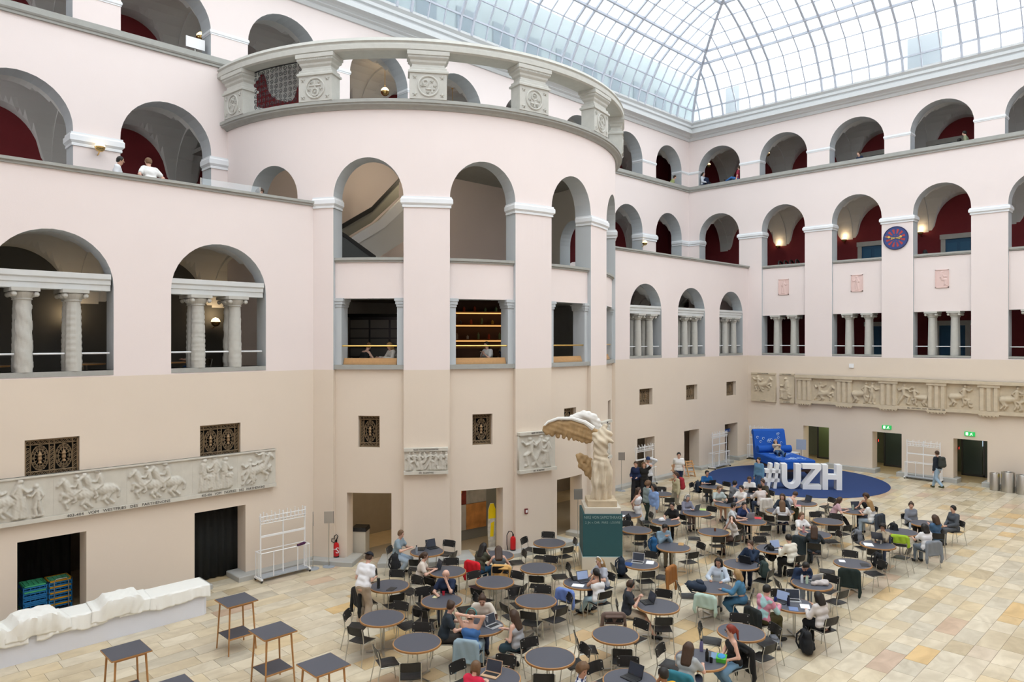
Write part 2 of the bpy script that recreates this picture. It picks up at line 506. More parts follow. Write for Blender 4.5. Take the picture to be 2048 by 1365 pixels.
for c, w in [(c, wall_left) for c in LWIN] + [(c, wl2) for c in RWIN]:
    mb = MB(); mb.box2((c - 1.36, YL - 0.01, 6.07), (c + 1.36, YL + .6, 6.2)); mb.build('window_sill', STONE, w)
trim('trim_6', arcT(-90, 90, TR, 80), [(-.5, 14.16), (.05, 14.16), (.1, 14.22), (.22, 14.26), (.22, 14.30), (.27, 14.32), (.27, 14.42), (-.5, 14.42)], STONE, label='curved grey stone ledge crowning the tower')
# ---- slabs: terraces, gallery floors, tower roof
def slab(name, lo, hi, m, label=None):
    mb = MB(); mb.box2(lo, hi); return struct(mb.build(name, m), label)
slab('floor_terrace_near', (X0, YL + .6, 10.1), (TX - TE + .4, YU + .8, 10.3), STONE)
slab('floor_terrace_far', (TX + TE - .4, YL + .6, 10.1), (XR + .8, YU + .8, 10.3), STONE)
slab('floor_gallery_middle', (X0, YU + .5, 10.0), (XR + 5, YU + 5, 10.28), STONE)
slab('floor_gallery_top', (X0, YU + .7, 15.3), (XR + 5, YU + 5, 15.5), STONE)
slab('floor_back_gallery_middle', (XR + .7, Y0, 10.0), (XR + 5, YU + .7, 10.28), STONE)
slab('floor_back_gallery_top', (XR + .7, Y0, 15.3), (XR + 5, YU + .7, 15.5), STONE)
slab('floor_mezzanine_left', (X0, YL + .6, 5.3), (TX - TE, YU + 4, 5.6), STONE)
slab('floor_mezzanine_far', (TX + TE, YL + .6, 5.3), (XR + 5, YU + 4, 5.6), STONE)
slab('floor_mezzanine_back', (XR + .7, Y0, 5.3), (XR + 5, YL + .6, 5.6), STONE)
def disc(name, r, z0, z1, m):
    mb = MB(); pts = [cyl(-90 + 180 * i / 48, 0, r)[:2] for i in range(49)] + [(TX + r, TY + 4), (TX - r, TY + 4)]
    mb.prism([(x, y) for x, y in pts], z1 - z0, z0)
    return struct(mb.build(name, m))
disc('floor_tower_roof', TR - .3, 14.15, 14.3, STONE)
disc('floor_tower_middle', TR - .6, 8.55, 8.75, STONE)
disc('floor_tower_mezzanine', TR - .6, 5.3, 5.6, STONE)
# ---- vaulted galleries behind the arcades
def vault(name, cs, half, mp, d0, d1, spring, rise, m=VAULT):
    mb = MB()
    nu, nv = 28, 14
    for c in cs:
        V, F = [], []
        for i in range(nu + 1):
            su = -1 + 2 * i / nu
            for j in range(nv + 1):
                sv = -math.cos(PI * j / nv)
                sl = su * half / (half * .72)
                h = max(rise * .86 * math.sqrt(max(0, 1 - sl * sl)), rise * math.sqrt(max(0, 1 - sv * sv)))
                V.append(mp(c + su * half, spring + h, (d0 + d1) / 2 + sv * (d1 - d0) / 2))
        for i in range(nu):
            for j in range(nv):
                a = i * (nv + 1) + j
                F.append((a, a + 1, a + nv + 2, a + nv + 1))
        mb.add(V, F)
        # transverse rib between the bays
        rb = [(c + half - .28, c + half + .28)]
        k = 12
        for q in range(k):
            s0, s1 = -math.cos(PI * q / k), -math.cos(PI * (q + 1) / k)
            z0, z1 = (spring - .08 + (rise - .02) * math.sqrt(max(0, 1 - s * s)) for s in (s0, s1))
            dm, dh = (d0 + d1) / 2, (d1 - d0) / 2
            for (ua, ub) in rb:
                mb.quad(mp(ua, z0, dm + s0 * dh), mp(ub, z0, dm + s0 * dh), mp(ub, z1, dm + s1 * dh), mp(ua, z1, dm + s1 * dh))
                for u in (ua, ub):
                    mb.quad(mp(u, z0, dm + s0 * dh), mp(u, z1, dm + s1 * dh), mp(u, z1 + .4, dm + s1 * dh), mp(u, z0 + .4, dm + s0 * dh))
    o = mb.build(name, m, smooth=False)
    return struct(o, 'grey groin vault over the gallery')
vault('ceiling_left_gallery_middle', UC, 2.06, mapU, .72, 4.3, 13.0, 2.05)
vault('ceiling_left_gallery_top', UC, 2.06, mapU, .72, 4.3, 17.3, 1.9)
vault('ceiling_back_gallery_middle', RC, 2.02, mapR, .7, 4.3, 13.0, 2.1)
vault('ceiling_back_gallery_top', RC, 2.02, mapR, .7, 4.3, 17.2, 1.95)
vault('ceiling_mezzanine_left', LWIN, 2.06, mapL, .6, 5.0, 8.2, 1.8)
vault('ceiling_mezzanine_far', RWIN, 2.1, mapL, .6, 5.0, 8.2, 1.75)
slab('ceiling_mezzanine_back', (XR + .7, Y0, 8.75), (XR + 5, YL + .6, 8.9), VAULT)
slab('wall_left_gallery_back', (X0, YU + 4.3, 10.2), (XR + 4.6, YU + 4.6, 20), REDW, 'crimson wall at the back of the left galleries')
slab('wall_back_gallery_back', (XR + 4.3, Y0, 0), (XR + 4.6, YU + 4.3, 20), REDW, 'crimson wall at the back of the far galleries')
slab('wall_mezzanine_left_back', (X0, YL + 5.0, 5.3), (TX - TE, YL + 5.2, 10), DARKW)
slab('wall_mezzanine_far_back', (TX + TE, YL + 5.0, 5.3), (XR + 4.3, YL + 5.2, 10), REDW)
# passages behind the ground floor doorways
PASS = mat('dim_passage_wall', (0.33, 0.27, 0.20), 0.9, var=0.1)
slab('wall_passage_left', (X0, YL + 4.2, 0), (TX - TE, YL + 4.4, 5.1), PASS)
slab('wall_passage_far', (TX + TE, YL + 1.6, 0), (XR, YL + 1.8, 5.1), CREAM)
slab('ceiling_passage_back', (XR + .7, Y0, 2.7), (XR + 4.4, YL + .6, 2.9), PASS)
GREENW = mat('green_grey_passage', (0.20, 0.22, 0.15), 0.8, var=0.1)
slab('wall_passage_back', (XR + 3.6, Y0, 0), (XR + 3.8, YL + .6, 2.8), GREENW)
slab('floor_passage', (X0, YL - .02, -.2), (XR + 5, YL + 5, -0.004), mat('passage_floor_stone', (0.50, 0.38, 0.22), 0.5, var=0.15))
slab('floor_passage_back', (XR - .02, Y0, -.2), (XR + 5, YL + .5, -0.004), mat('passage_floor_stone', (0.50, 0.38, 0.22), 0.5))
# tower inside: floors, curved stair hall back wall
TGREY = mat('stairwell_grey_plaster', (0.60, 0.59, 0.56), 0.9, var=0.05)
slab('wall_stairwell_back', (TX - TR, TY + 1.2, 5.3), (TX + TR, TY + 1.4, 14.2), TGREY, 'grey wall at the back of the stair hall')
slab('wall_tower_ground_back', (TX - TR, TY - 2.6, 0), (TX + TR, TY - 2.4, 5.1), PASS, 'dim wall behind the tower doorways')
slab('ceiling_outer_attic', (X0 - .3, YU + .6, 20.0), (XR + 5, YU + 5, 20.2), VAULT)
slab('ceiling_outer_attic_back', (XR + .6, Y0, 20.0), (XR + 5, YU + .6, 20.2), VAULT)
# ---- glass roof
RP = [(0.63, 20.46), (0.80, 21.11), (1.22, 21.86), (1.66, 22.60), (2.34, 23.18), (2.88, 23.62), (3.58, 24.10), (4.32, 24.54), (5.15, 24.90), (7.5, 25.7), (10.0, 26.3), (14.3, 26.9)]
GLASS = bpy.data.materials.new('frosted_roof_glass')
GLASS.use_nodes = True
nt = GLASS.node_tree
nt.nodes.remove(nt.nodes['Principled BSDF'])
tr = nt.nodes.new('ShaderNodeBsdfTransparent'); tr.inputs[0].default_value = (0.86, 0.92, 0.94, 1)
tl = nt.nodes.new('ShaderNodeBsdfTranslucent'); tl.inputs[0].default_value = (0.84, 0.90, 0.92, 1)
gl = nt.nodes.new('ShaderNodeBsdfGlossy'); gl.inputs['Roughness'].default_value = 0.15; gl.inputs[0].default_value = (0.9, 0.95, 1, 1)
m1 = nt.nodes.new('ShaderNodeMixShader'); m1.inputs[0].default_value = 0.30
m2 = nt.nodes.new('ShaderNodeMixShader'); m2.inputs[0].default_value = 0.05
nt.links.new(tr.outputs[0], m1.inputs[1]); nt.links.new(tl.outputs[0], m1.inputs[2])
nt.links.new(m1.outputs[0], m2.inputs[1]); nt.links.new(gl.outputs[0], m2.inputs[2])
nt.links.new(m2.outputs[0], nt.nodes['Material Output'].inputs[0])
BARM = mat('pale_roof_steel', (0.50, 0.53, 0.60), 0.5)
roof = bpy.data.objects.new('ceiling', None); COL.objects.link(roof)
roof['kind'] = 'structure'; roof['label'] = 'curved glass roof of white steel bars over the hall'
def rz_at(t):
    for (a, za), (b, zb) in zip(RP[:-1], RP[1:]):
        if a - 1e-9 <= t <= b + 1e-9:
            return za + (zb - za) * (t - a) / (b - a)
    return RP[-1][1]
def side_map(sd, u, t, dz=0.0):
    z = rz_at(t) + dz
    return {'L': (u, YU - t, z), 'R': (XR - t, u, z), 'B': (u, Y0 + t, z), 'F': (X0 + t, u, z)}[sd]
LIM = {'L': (X0, XR), 'R': (Y0, YU), 'B': (X0, XR), 'F': (Y0, YU)}
def bars(sd):
    lo, hi = LIM[sd]
    c0 = {'L': 34.03, 'R': 18.9, 'B': 34.03, 'F': 18.9}[sd]
    P = 3.3
    out = []
    k = -20
    while k < 20:
        c = c0 + k * P; k += 1
        out += [(c - .36, 1), (c + .36, 1), (c + .36 + .86, 0), (c + .36 + 1.72, 0)]
    return sorted((u, w) for u, w in out if lo + .63 < u < hi - .63)
def clip(poly, f):
    out = []
    for i in range(len(poly)):
        a, b = poly[i - 1], poly[i]
        fa, fb = f(a), f(b)
        if (fa >= 0) != (fb >= 0):
            s = fa / (fa - fb); out.append((a[0] + s * (b[0] - a[0]), a[1] + s * (b[1] - a[1])))
        if fb >= 0: out.append(b)
    return out
panes, rest = [], MB()
for sd in 'LRBF':
    lo, hi = LIM[sd]
    us = [lo + .63] + [u for u, w in bars(sd)] + [hi - .63]
    for i in range(len(RP) - 1):
        ta, tb_ = RP[i][0], RP[i + 1][0]
        for ua, ub in zip(us[:-1], us[1:]):
            pl = [(ua, ta), (ub, ta), (ub, tb_), (ua, tb_)]
            pl = clip(pl, lambda p: hi - p[1] - p[0] + 1e-9)
            if len(pl) > 2: pl = clip(pl, lambda p: p[0] - lo - p[1] + 1e-9)
            if len(pl) < 3: continue
            V = np.array([side_map(sd, u, t) for u, t in pl])
            ar = 0.5 * np.linalg.norm(sum(np.cross(V[j] - V[0], V[j + 1] - V[0]) for j in range(1, len(V) - 1)))
            if ar < 1e-3: continue
            c = V.mean(0) - np.array([0, 0, CAMH])
            z = c[0] * _F[0] + c[1] * _F[1]
            px = CXP + FPX * (c[0] * _R[0] + c[1] * _R[1]) / z if z > .1 else -999
            py = HYP - FPX * c[2] / z if z > .1 else -999
            vis = z > .1 and 600 < px < 2060 and -12 < py < 270
            panes.append((bool(vis), ar / max(z, .1) ** 2, V))
panes.sort(key=lambda p: (-p[0], -p[1]))
for k, (vis, a, V) in enumerate(panes):
    mb = MB() if (vis and k < 300) else rest
    mb.add(V, [tuple(range(len(V)))])
    if mb is not rest: mb.build('pane', GLASS, roof)
o = rest.build('panes_beyond', GLASS, roof); o['kind'] = 'stuff'
def bar(mb, pts, w, d):
    for a, b in zip(pts[:-1], pts[1:]):
        a, b = np.array(a), np.array(b)
        t = b - a; L = np.linalg.norm(t); t = t / L
        s = np.cross(t, (0, 0, 1.0)); s /= np.linalg.norm(s) + 1e-9
        n = np.cross(s, t)
        mb.box((a + b) / 2, (L + .01, w, d), np.column_stack([t, s, n]))
restb = MB()
for sd in 'LRBF':
    lo, hi = LIM[sd]
    for u, w in bars(sd):
        tm = min(RP[-1][0], hi - u, u - lo)
        pts = [side_map(sd, u, t, -.02) for t, z in RP if t < tm - 1e-6] + [side_map(sd, u, tm, -.02)]
        near = (sd == 'L' and u > 13) or (sd == 'R' and u > 5.5)
        mb = MB() if near else restb
        bar(mb, pts,   .11 if w else .055, .12 if w else .07)
        if near: mb.build('glazing_rib', BARM, roof)
    for i, (t, z) in enumerate(RP):
        w = {4: .12, 5: .12, 8: .13, 1: .08}.get(i, .05)
        mb = MB() if sd in 'LR' and i < 10 else restb
        a, b = lo + t, hi - t
        if b <= a: continue
        bar(mb, [side_map(sd, a, t, -.02), side_map(sd, b, t, -.02)], w, w)
        if mb is not restb: mb.build('purlin', BARM, roof)
mb = MB(); bar(mb, [(XR - t, YU - t, z - .02) for t, z in RP], .14, .14); mb.build('hip_rib', BARM, roof)
bar(restb, [(X0 + t, YU - t, z - .02) for t, z in RP], .14, .14)
o = restb.build('ribs_beyond', BARM, roof); o['kind'] = 'stuff'
# parapet walls and roofs outside the glass, dimly seen through the panes
EXT = mat('weathered_outer_wall', (0.30, 0.36, 0.37), 0.9, var=0.25, scale=1.2)
slab('wall_outer_left', (X0, YU + .9, 20.2), (XR + 3, YU + 1.2, 24.2), EXT, 'weathered outer wall behind the glass')
EXW = mat('outer_window_glass', (0.08, 0.13, 0.17), 0.3)
for i in range(12):
    mb = MB(); x = 12.4 + i * 2.3; mb.box2((x, YU + .82, 20.7), (x + 1.1, YU + .92, 22.4)); struct(mb.build('window_%d' % (i + 1), EXW))
for i, (y, w) in enumerate(((22.1, .9), (11.4, 1.6))):
    mb = MB(); mb.box2((XR + .9, y - w / 2, 20.4), (XR + 1.0, y + w / 2, 22.6)); struct(mb.build('window_%d' % (20 + i), EXW))
# ---- floor: sandstone slabs laid in rows along the hall
TILE = bpy.data.materials.new('sandstone_slabs')
TILE.use_nodes = True
nt = TILE.node_tree
b = nt.nodes['Principled BSDF']
oi = nt.nodes.new('ShaderNodeObjectInfo'); gi = nt.nodes.new('ShaderNodeNewGeometry')
ad = nt.nodes.new('ShaderNodeMath'); ad.operation = 'ADD'
fr = nt.nodes.new('ShaderNodeMath'); fr.operation = 'FRACT'
nt.links.new(oi.outputs['Random'], ad.inputs[0]); nt.links.new(gi.outputs['Random Per Island'], ad.inputs[1]); nt.links.new(ad.outputs[0], fr.inputs[0])
cr = nt.nodes.new('ShaderNodeValToRGB')
cr.color_ramp.interpolation = 'LINEAR'
stops = [(0, (0.50, 0.41, 0.27)), (0.15, (0.61, 0.52, 0.37)), (0.35, (0.68, 0.61, 0.48)), (0.5, (0.55, 0.50, 0.40)), (0.65, (0.70, 0.62, 0.48)), (0.8, (0.63, 0.53, 0.36)), (0.9, (0.66, 0.46, 0.22)), (0.95, (0.56, 0.42, 0.32)), (1.0, (0.66, 0.59, 0.46))]
el = cr.color_ramp.elements
el[0].position, el[0].color = stops[0][0], (*stops[0][1], 1)
el[1].position, el[1].color = stops[-1][0], (*stops[-1][1], 1)
for p, c in stops[1:-1]:
    e = el.new(p); e.color = (*c, 1)
nt.links.new(fr.outputs[0], cr.inputs[0])
ge = nt.nodes.new('ShaderNodeNewGeometry')
mp_ = nt.nodes.new('ShaderNodeMapping'); mp_.inputs['Scale'].default_value = (1.0, 1.5, 1.0)
nt.links.new(ge.outputs['Position'], mp_.inputs[0])
va = nt.nodes.new('ShaderNodeVectorMath'); va.operation = 'ADD'
cm = nt.nodes.new('ShaderNodeMath'); cm.operation = 'MULTIPLY'; cm.inputs[1].default_value = 37.0
nt.links.new(fr.outputs[0], cm.inputs[0])
nt.links.new(mp_.outputs[0], va.inputs[0]); nt.links.new(cm.outputs[0], va.inputs[1])
n1 = nt.nodes.new('ShaderNodeTexNoise'); n1.inputs['Scale'].default_value = 1.3; n1.inputs['Detail'].default_value = 6; n1.inputs['Distortion'].default_value = 1.2
nt.links.new(va.outputs[0], n1.inputs['Vector'])
cr2 = nt.nodes.new('ShaderNodeValToRGB')
cr2.color_ramp.elements[0].position, cr2.color_ramp.elements[0].color = 0.35, (0.84, 0.81, 0.76, 1)
cr2.color_ramp.elements[1].position, cr2.color_ramp.elements[1].color = 0.65, (1.06, 1.05, 1.03, 1)
nt.links.new(n1.outputs['Fac'], cr2.inputs[0])
mx = nt.nodes.new('ShaderNodeMix'); mx.data_type = 'RGBA'; mx.blend_type = 'MULTIPLY'; mx.inputs[0].default_value = 1.0
nt.links.new(cr.outputs[0], mx.inputs[6]); nt.links.new(cr2.outputs[0], mx.inputs[7])
nt.links.new(mx.outputs[2], b.inputs['Base Color'])
b.inputs['Roughness'].default_value = 0.33
b.inputs['Specular IOR Level'].default_value = 0.5
floor_root = bpy.data.objects.new('floor', None); COL.objects.link(floor_root)
floor_root['kind'] = 'structure'; floor_root['label'] = 'polished beige and ochre sandstone slab floor'
GROUT = mat('grey_brown_grout', (0.30, 0.25, 0.18), 0.9)
mb = MB(); mb.box2((X0, Y0, -.2), (XR + .3, YL + .3, -.006)); mb.build('bedding', GROUT, floor_root)
rng = random.Random(5)
tiles = []
y = Y0
TW = 0.46
LENS = [0.58, 0.78, 1.0, 1.25]
while y < YL:
    x = X0 - rng.random()
    while x < XR:
        L = rng.choice(LENS)
        cx_, cy_ = x + L / 2, y + TW / 2
        z = (cx_ * _F[0] + cy_ * _F[1])
        px = CXP + FPX * (cx_ * _R[0] + cy_ * _R[1]) / z if z > 1 else -9e9
        py = HYP + FPX * CAMH / z if z > 1 else 9e9
        hid = math.hypot(cx_ - TX, cy_ - TY) < TR - .8
        if not hid: tiles.append((-30 < px < 2080 and py < 1380, -z, x, y, L))
        x += L
    y += TW
tiles.sort(key=lambda t: (-t[0], -t[1]))
def tile_mesh(L):
    mb = MB(); g = .004; mb.box2((g, g, -.02), (L - g, TW - g, 0), 0); return mb.mesh('tile', TILE)
TM = {L: tile_mesh(L) for L in LENS}
rest = MB()
for k, (vis, zz, x, y, L) in enumerate(tiles):
    if k < 300:
        link('tile', TM[L], floor_root, (x, y, 0))
    else:
        g = .004
        rest.add([(x + g, y + g, 0), (x + L - g, y + g, 0), (x + L - g, y + TW - g, 0), (x + g, y + TW - g, 0)], [(0, 1, 2, 3)])
o = rest.build('slabs_beyond', TILE, floor_root); o['kind'] = 'stuff'
# ================================================================== CARVED AND FITTED DETAIL OF THE HALL
def ring(c, r, n, axis_u, axis_v):
    return [tuple(np.array(c) + r * math.cos(2 * PI * i / n) * np.array(axis_u) + r * math.sin(2 * PI * i / n) * np.array(axis_v)) for i in range(n)]
def text(body, size, M, m, parent=None, name='lettering', ext=0.004, align='CENTER', sx=1.0):
    cu = bpy.data.curves.new(name, 'FONT')
    cu.body = body; cu.size = size; cu.extrude = ext; cu.align_x = align; cu.align_y = 'CENTER'
    cu.resolution_u = 2
    o = bpy.data.objects.new(name, cu); COL.objects.link(o)
    cu.materials.append(m)
    dg = bpy.context.evaluated_depsgraph_get()
    me = bpy.data.meshes.new_from_object(o.evaluated_get(dg))
    bpy.data.objects.remove(o)
    o = link(name, me, parent)
    o.matrix_local = M @ Matrix.Diagonal((sx, 1, 1, 1))
    return o
def frame(origin, xdir, ydir):
    x, y = Vector(xdir).normalized(), Vector(ydir).normalized()
    z = x.cross(y)
    M = Matrix.Identity(4)
    for i in range(3):
        M[i][0], M[i][1], M[i][2], M[i][3] = x[i], y[i], z[i], origin[i]
    return M
TEXTM = mat('dark_inscription', (0.05, 0.05, 0.045), 0.8)
# ---- tower balustrade
bal = thing('tower_balustrade', 'curved grey stone balustrade with carved star medallion posts crowning the tower', 'balustrade', (TX, TY, 0))
def toT(pts):
    return [(p[0] - TX, p[1] - TY, p[2]) for p in pts]
def post_mesh():
    mb = MB()
    prof = [(0, 14.42), (0, 15.20), (.05, 15.22), (.05, 15.28), (0, 15.32), (0, 15.38), (-.06, 15.42), (-.07, 15.50), (-.02, 15.56), (-.01, 15.62), (.05, 15.68), (.05, 15.74), (.08, 15.76), (.08, 15.88)]
    V = []
    for o, z in prof:
        a, b = .57 + o, .26 + o
        V += [(-a, -b, z), (a, -b, z), (a, b, z), (-a, b, z)]
    F = [(0, 3, 2, 1)] + [(4 * i + j, 4 * i + (j + 1) % 4, 4 * i + 4 + (j + 1) % 4, 4 * i + 4 + j) for i in range(len(prof) - 1) for j in range(4)] + [tuple(4 * (len(prof) - 1) + j for j in range(4))]
    mb.add(V, F)
    for i in range(22):
        mb.box((-.58 + i * .055, -.315, 15.71), (.03, .02, .04))
    return mb.mesh('post', PALES)
PM = post_mesh()
def star(mb, x, z, r, y0=-.27):
    P = [(x + (r if k % 2 == 0 else r * .42) * math.sin(PI * k / 5), z + (r if k % 2 == 0 else r * .42) * math.cos(PI * k / 5)) for k in range(10)]
    V = [(a, y0, b) for a, b in P] + [(x, y0 - .04, z)]
    mb.add(V, [(i, (i + 1) % 10, 10) for i in range(10)])
def medallion(k):
    mb = MB(); y = -.27; cz = 14.82
    R3 = lambda x, z: (x, y, z)
    mb.tube(ring((0, y, cz), .31, 28, (1, 0, 0), (0, 0, 1)), .032, 6, closed=True)
    for sx in (-1, 1):
        star(mb, sx * .42, cz + .27, .09); star(mb, sx * .42, cz - .27, .09)
    T = lambda pts, r=.028: mb.tube([R3(a, cz + b) for a, b in pts], r, 6)
    circ = lambda cx_, cz_, r: mb.tube(ring((cx_, y, cz + cz_), r, 16, (1, 0, 0), (0, 0, 1)), .026, 6, closed=True)
    if k == 1:
        circ(0, -.13, .11); T([(0, -.02), (0, .24)]); T([(-.2, .08), (.2, .08)]); st = [(-.13, .17), (.13, .17), (-.2, -.04), (.2, -.04), (0, -.13)]
    elif k == 2:
        T([(-.10 + .09 * math.cos(a) * (1 - a / 14), .10 + .09 * math.sin(a) * (1 - a / 14)) for a in np.linspace(5.5, -2.2, 14)]); T([(-.03, .02), (-.08, -.1), (.2, -.1)]); T([(.11, .0), (.11, -.2)]); st = [(.1, .14), (-.2, .0), (.2, .0), (-.02, -.2)]
    elif k == 3:
        circ(0, .10, .11); T([(0, -.01), (0, -.25)]); T([(-.15, -.13), (.15, -.13)]); st = [(0, .1), (-.18, -.02), (.18, -.02), (-.1, -.2), (.1, -.2)]
    elif k == 4:
        circ(.0, -.02, .10); T([(-.12, .18), (-.06, .09), (.06, .09), (.12, .18)]); T([(0, -.12), (0, -.26)]); T([(-.1, -.19), (.1, -.19)]); st = [(0, .18), (-.2, 0), (.2, 0)]
    else:
        T([(-.08, .2), (.06, .12), (-.04, .02), (.1, -.06), (.02, -.22), (-.1, -.16)]); T([(-.14, .1), (.0, .2)]); st = [(.17, .06), (-.17, -.06), (.12, .2)]
    for a, b in st: star(mb, a, cz + b, .07)
    return mb.mesh('medallion', PALES)
MED = [medallion(k) for k in (0, 1, 2, 3, 4, 0, 1, 2)]
for k in range(8):
    u = -83.5 + 24 * k
    if u > 84: continue
    c = cyl(u, 0, TR + .02)
    p = link('post', PM, bal, (c[0] - TX, c[1] - TY, 0), rad(u))
    link('medallion', MED[k], p)
mb = MB(); sweep(mb, toT([(x, y, 0) for x, y in arcT(-90, 90, TR, 90)]), [(-.36, 15.88), (.30, 15.88), (.36, 15.92), (.36, 16.06), (.31, 16.10), (.31, 16.13), (.36, 16.17), (.30, 16.28), (-.30, 16.30), (-.36, 16.2)])
mb.build('handrail', PALES, bal)
IRON = mat('wrought_iron', (0.05, 0.05, 0.055), 0.45, 0.7)
mb = MB()
for i in range(11):
    for j in range(8):
        u0 = -78.6 + i * 1.36; z0 = 14.52 + j * .178
        pts = [toT([cyl(u0 + math.degrees(.085 * (1 - a / 13) * math.cos(a + i + j) / TR), z0 + .085 * (1 - a / 13) * math.sin(a + i + j), TR - .1)])[0] for a in np.linspace(0, 10, 13)]
        mb.tube(pts, .011, 4)
for z in (14.43, 15.86):
    mb.tube(toT([cyl(-79.3 + i, z, TR - .1) for i in range(16)]), .02, 4)
mb.build('scrollwork_screen', IRON, bal)
# ---- window colonnades
SHAFTP = {}
def shaft_mesh(kind, r0, r1, h, n=28, k=44):
    key = (kind, r0, h)
    if key in SHAFTP: return SHAFTP[key]
    mb = MB(); V, F = [], []
    for i in range(k + 1):
        t = i / k; z = h * t
        for j in range(n):
            a = 2 * PI * j / n
            r = r0 + (r1 - r0) * t
            if .06 < t < .95:
                if kind == 0: r += .016 * (1 if math.sin(2 * a + 22 * t) > 0.2 else 0) + .008 * math.sin(2 * a + 22 * t + 9 * a)
                elif kind == 1: r += .016 * math.cos(PI * ((t * 11) % 1 - .5)) ** 2 * (1 if math.cos(3 * a) > -.6 else 0) + .01 * math.cos(9 * a)
                elif kind == 2: r += .014 * (1 if ((t * 13) % 1 > .25 and (a * 9 / (2 * PI) + .5 * (int(t * 13) % 2)) % 1 > .25) else 0)
                elif kind == 3: r += .015 * abs(math.sin(7 * a / 2 + (0 if int(t * 10) % 2 else PI / 2))) * ((t * 10) % 1)
                elif kind == 4: r += .012 * (1 if (t * 22) % 1 > .3 else 0)
            V.append((r * math.cos(a), r * math.sin(a), z))
    for i in range(k):
        for j in range(n):
            F.append((i * n + j, i * n + (j + 1) % n, (i + 1) * n + (j + 1) % n, (i + 1) * n + j))
    mb.add(V, F)
    SHAFTP[key] = mb.mesh('shaft', PALES, smooth='all')
    return SHAFTP[key]
def cap_mesh(r, key='c'):
    if (key, r) in SHAFTP: return SHAFTP[(key, r)]
    mb = MB()
    mb.lathe([(r * .9, 0), (r * 1.02, .02), (r * .95, .05), (r * 1.25, .12), (r * 1.45, .18), (r * 1.3, .22)], 20)
    for s in (-1, 1):
        for q in (-1, 1):
            mb.ball((s * r * 1.2, q * r * 1.2, .14), r * .34, 8, 5)
    mb.box((0, 0, .255), (r * 3.1, r * 3.1, .09))
    SHAFTP[(key, r)] = mb.mesh('capital', PALES)
    return SHAFTP[(key, r)]
def colonnade(c, mp, dx, ds, top, label, kinds, lintel=None, r=.19, half=1.36, m0=6.2, rot=0.0):
    base = mp(c, m0, 0)
    t = thing('window_colonnade', label, 'colonnade', base, 0, 'stone colonnades in the mezzanine windows')
    rel = lambda p: (p[0] - base[0], p[1] - base[1], p[2] - base[2])
    q = 0
    for d in ds:
        for s in (-1, 1):
            h = top - m0 - .30
            loc = rel(mp(c + s * dx, m0, d))
            co = link('column', shaft_mesh(kinds[q % len(kinds)], r, r * .84, h), t, loc)
            link('capital', cap_mesh(r), co, (0, 0, h))
            q += 1
    if lintel:
        z0, z1 = lintel
        mb = MB()
        sweep(mb, [rel(mp(c - half, 0, ds[0] + .16))[:2], rel(mp(c + half, 0, ds[0] + .16))[:2]] if mp is not mapR2 else [rel(mp(c + half, 0, .3))[:2], rel(mp(c - half, 0, .3))[:2]],
              [(-.25, z0 - m0), (.24, z0 - m0), (.24, z0 - m0 + .14), (.27, z0 - m0 + .16), (.27, z0 - m0 + .26), (.31, z0 - m0 + .3), (.31, z1 - m0), (-.25, z1 - m0)])
        mb.build('lintel', mat('pale_lintel_stone', (0.62, 0.63, 0.62), 0.8, var=.05), t)
    for a, b in ((-half, -dx - r), (-dx + r, dx - r), (dx + r, half)):
        p, q2 = rel(mp(c + a, m0 + .44, ds[0])), rel(mp(c + b, m0 + .44, ds[0]))
        mb = MB(); mb.tube([p, q2], .026, 6); mb.build('rail', WHITEP, t)
    return t
names = ['stone colonnade in the window hidden by the frame edge', 'carved stone colonnade in the nearest arched window at the photo edge', 'carved stone colonnade in the arched window beside the tower pier']
for i, c in enumerate(LWIN):
    if i: colonnade(c - .05, mapL, .53, (.16, .48), 8.25, names[i], ([0, 1, 3, 2], [2, 3, 1, 0])[i - 1], (8.25, 8.68))
n2 = ['stone colonnade in the arched window just beyond the tower', 'stone colonnade in the middle arched window beyond the tower', 'stone colonnade in the arched window at the far corner']
for i, c in enumerate(RWIN):
    colonnade(c, mapL, .5, (.16, .48), 8.25, n2[i], [4, 4, 2, 3], (8.25, 8.66))
n3 = ['plain column pair in the far wall window next to the corner', 'plain column pair in the far wall window left of the clock pier', 'plain column pair in the far wall window right of the clock pier', 'plain column pair in the far wall window cut by the photo edge', 'plain columns in a window out of view']
for i, c in enumerate(RC[1:5]):
    colonnade(c, mapR2, .5, (.2, .46), 8.38, n3[i], [5], None, r=.19, half=1.25)
# ---- tower windows: jamb pilasters, wooden sills, brass rails
for k, c in enumerate(TB[:4]):
    for s in (-1, 1):
        mb = MB()
        u = c + s * 7.0
        for (r0, r1, z0, z1, w) in ((TR - .62, TR - .13, 6.2, 8.02, .75), (TR - .66, TR - .1, 8.02, 8.1, .9), (TR - .66, TR - .08, 8.1, 8.2, 1.1), (TR - .7, TR - .06, 8.2, 8.29, 1.3)):
            P = [cyl(u - w, 0, r1)[:2], cyl(u + w, 0, r1)[:2], cyl(u + w, 0, r0)[:2], cyl(u - w, 0, r0)[:2]]
            mb.prism(P, z1 - z0, z0)
        mb.build('window_pilaster', REVEAL, wall_tower)
    mb = MB(); sweep(mb, arcT(c - 6.1, c + 6.1, TR - .3, 8), [(-.2, 6.2), (.08, 6.2), (.08, 6.27), (.05, 6.27), (.05, 6.33), (.02, 6.33), (.02, 6.4), (-.2, 6.4)]); mb.build('wooden_sill', OAKL, wall_tower)
    mb = MB(); mb.tube([cyl(c - 6.3 + 12.6 * i / 10, 6.79, TR - .2) for i in range(11)], .026, 8); mb.build('brass_rail', BRASS, wall_tower)
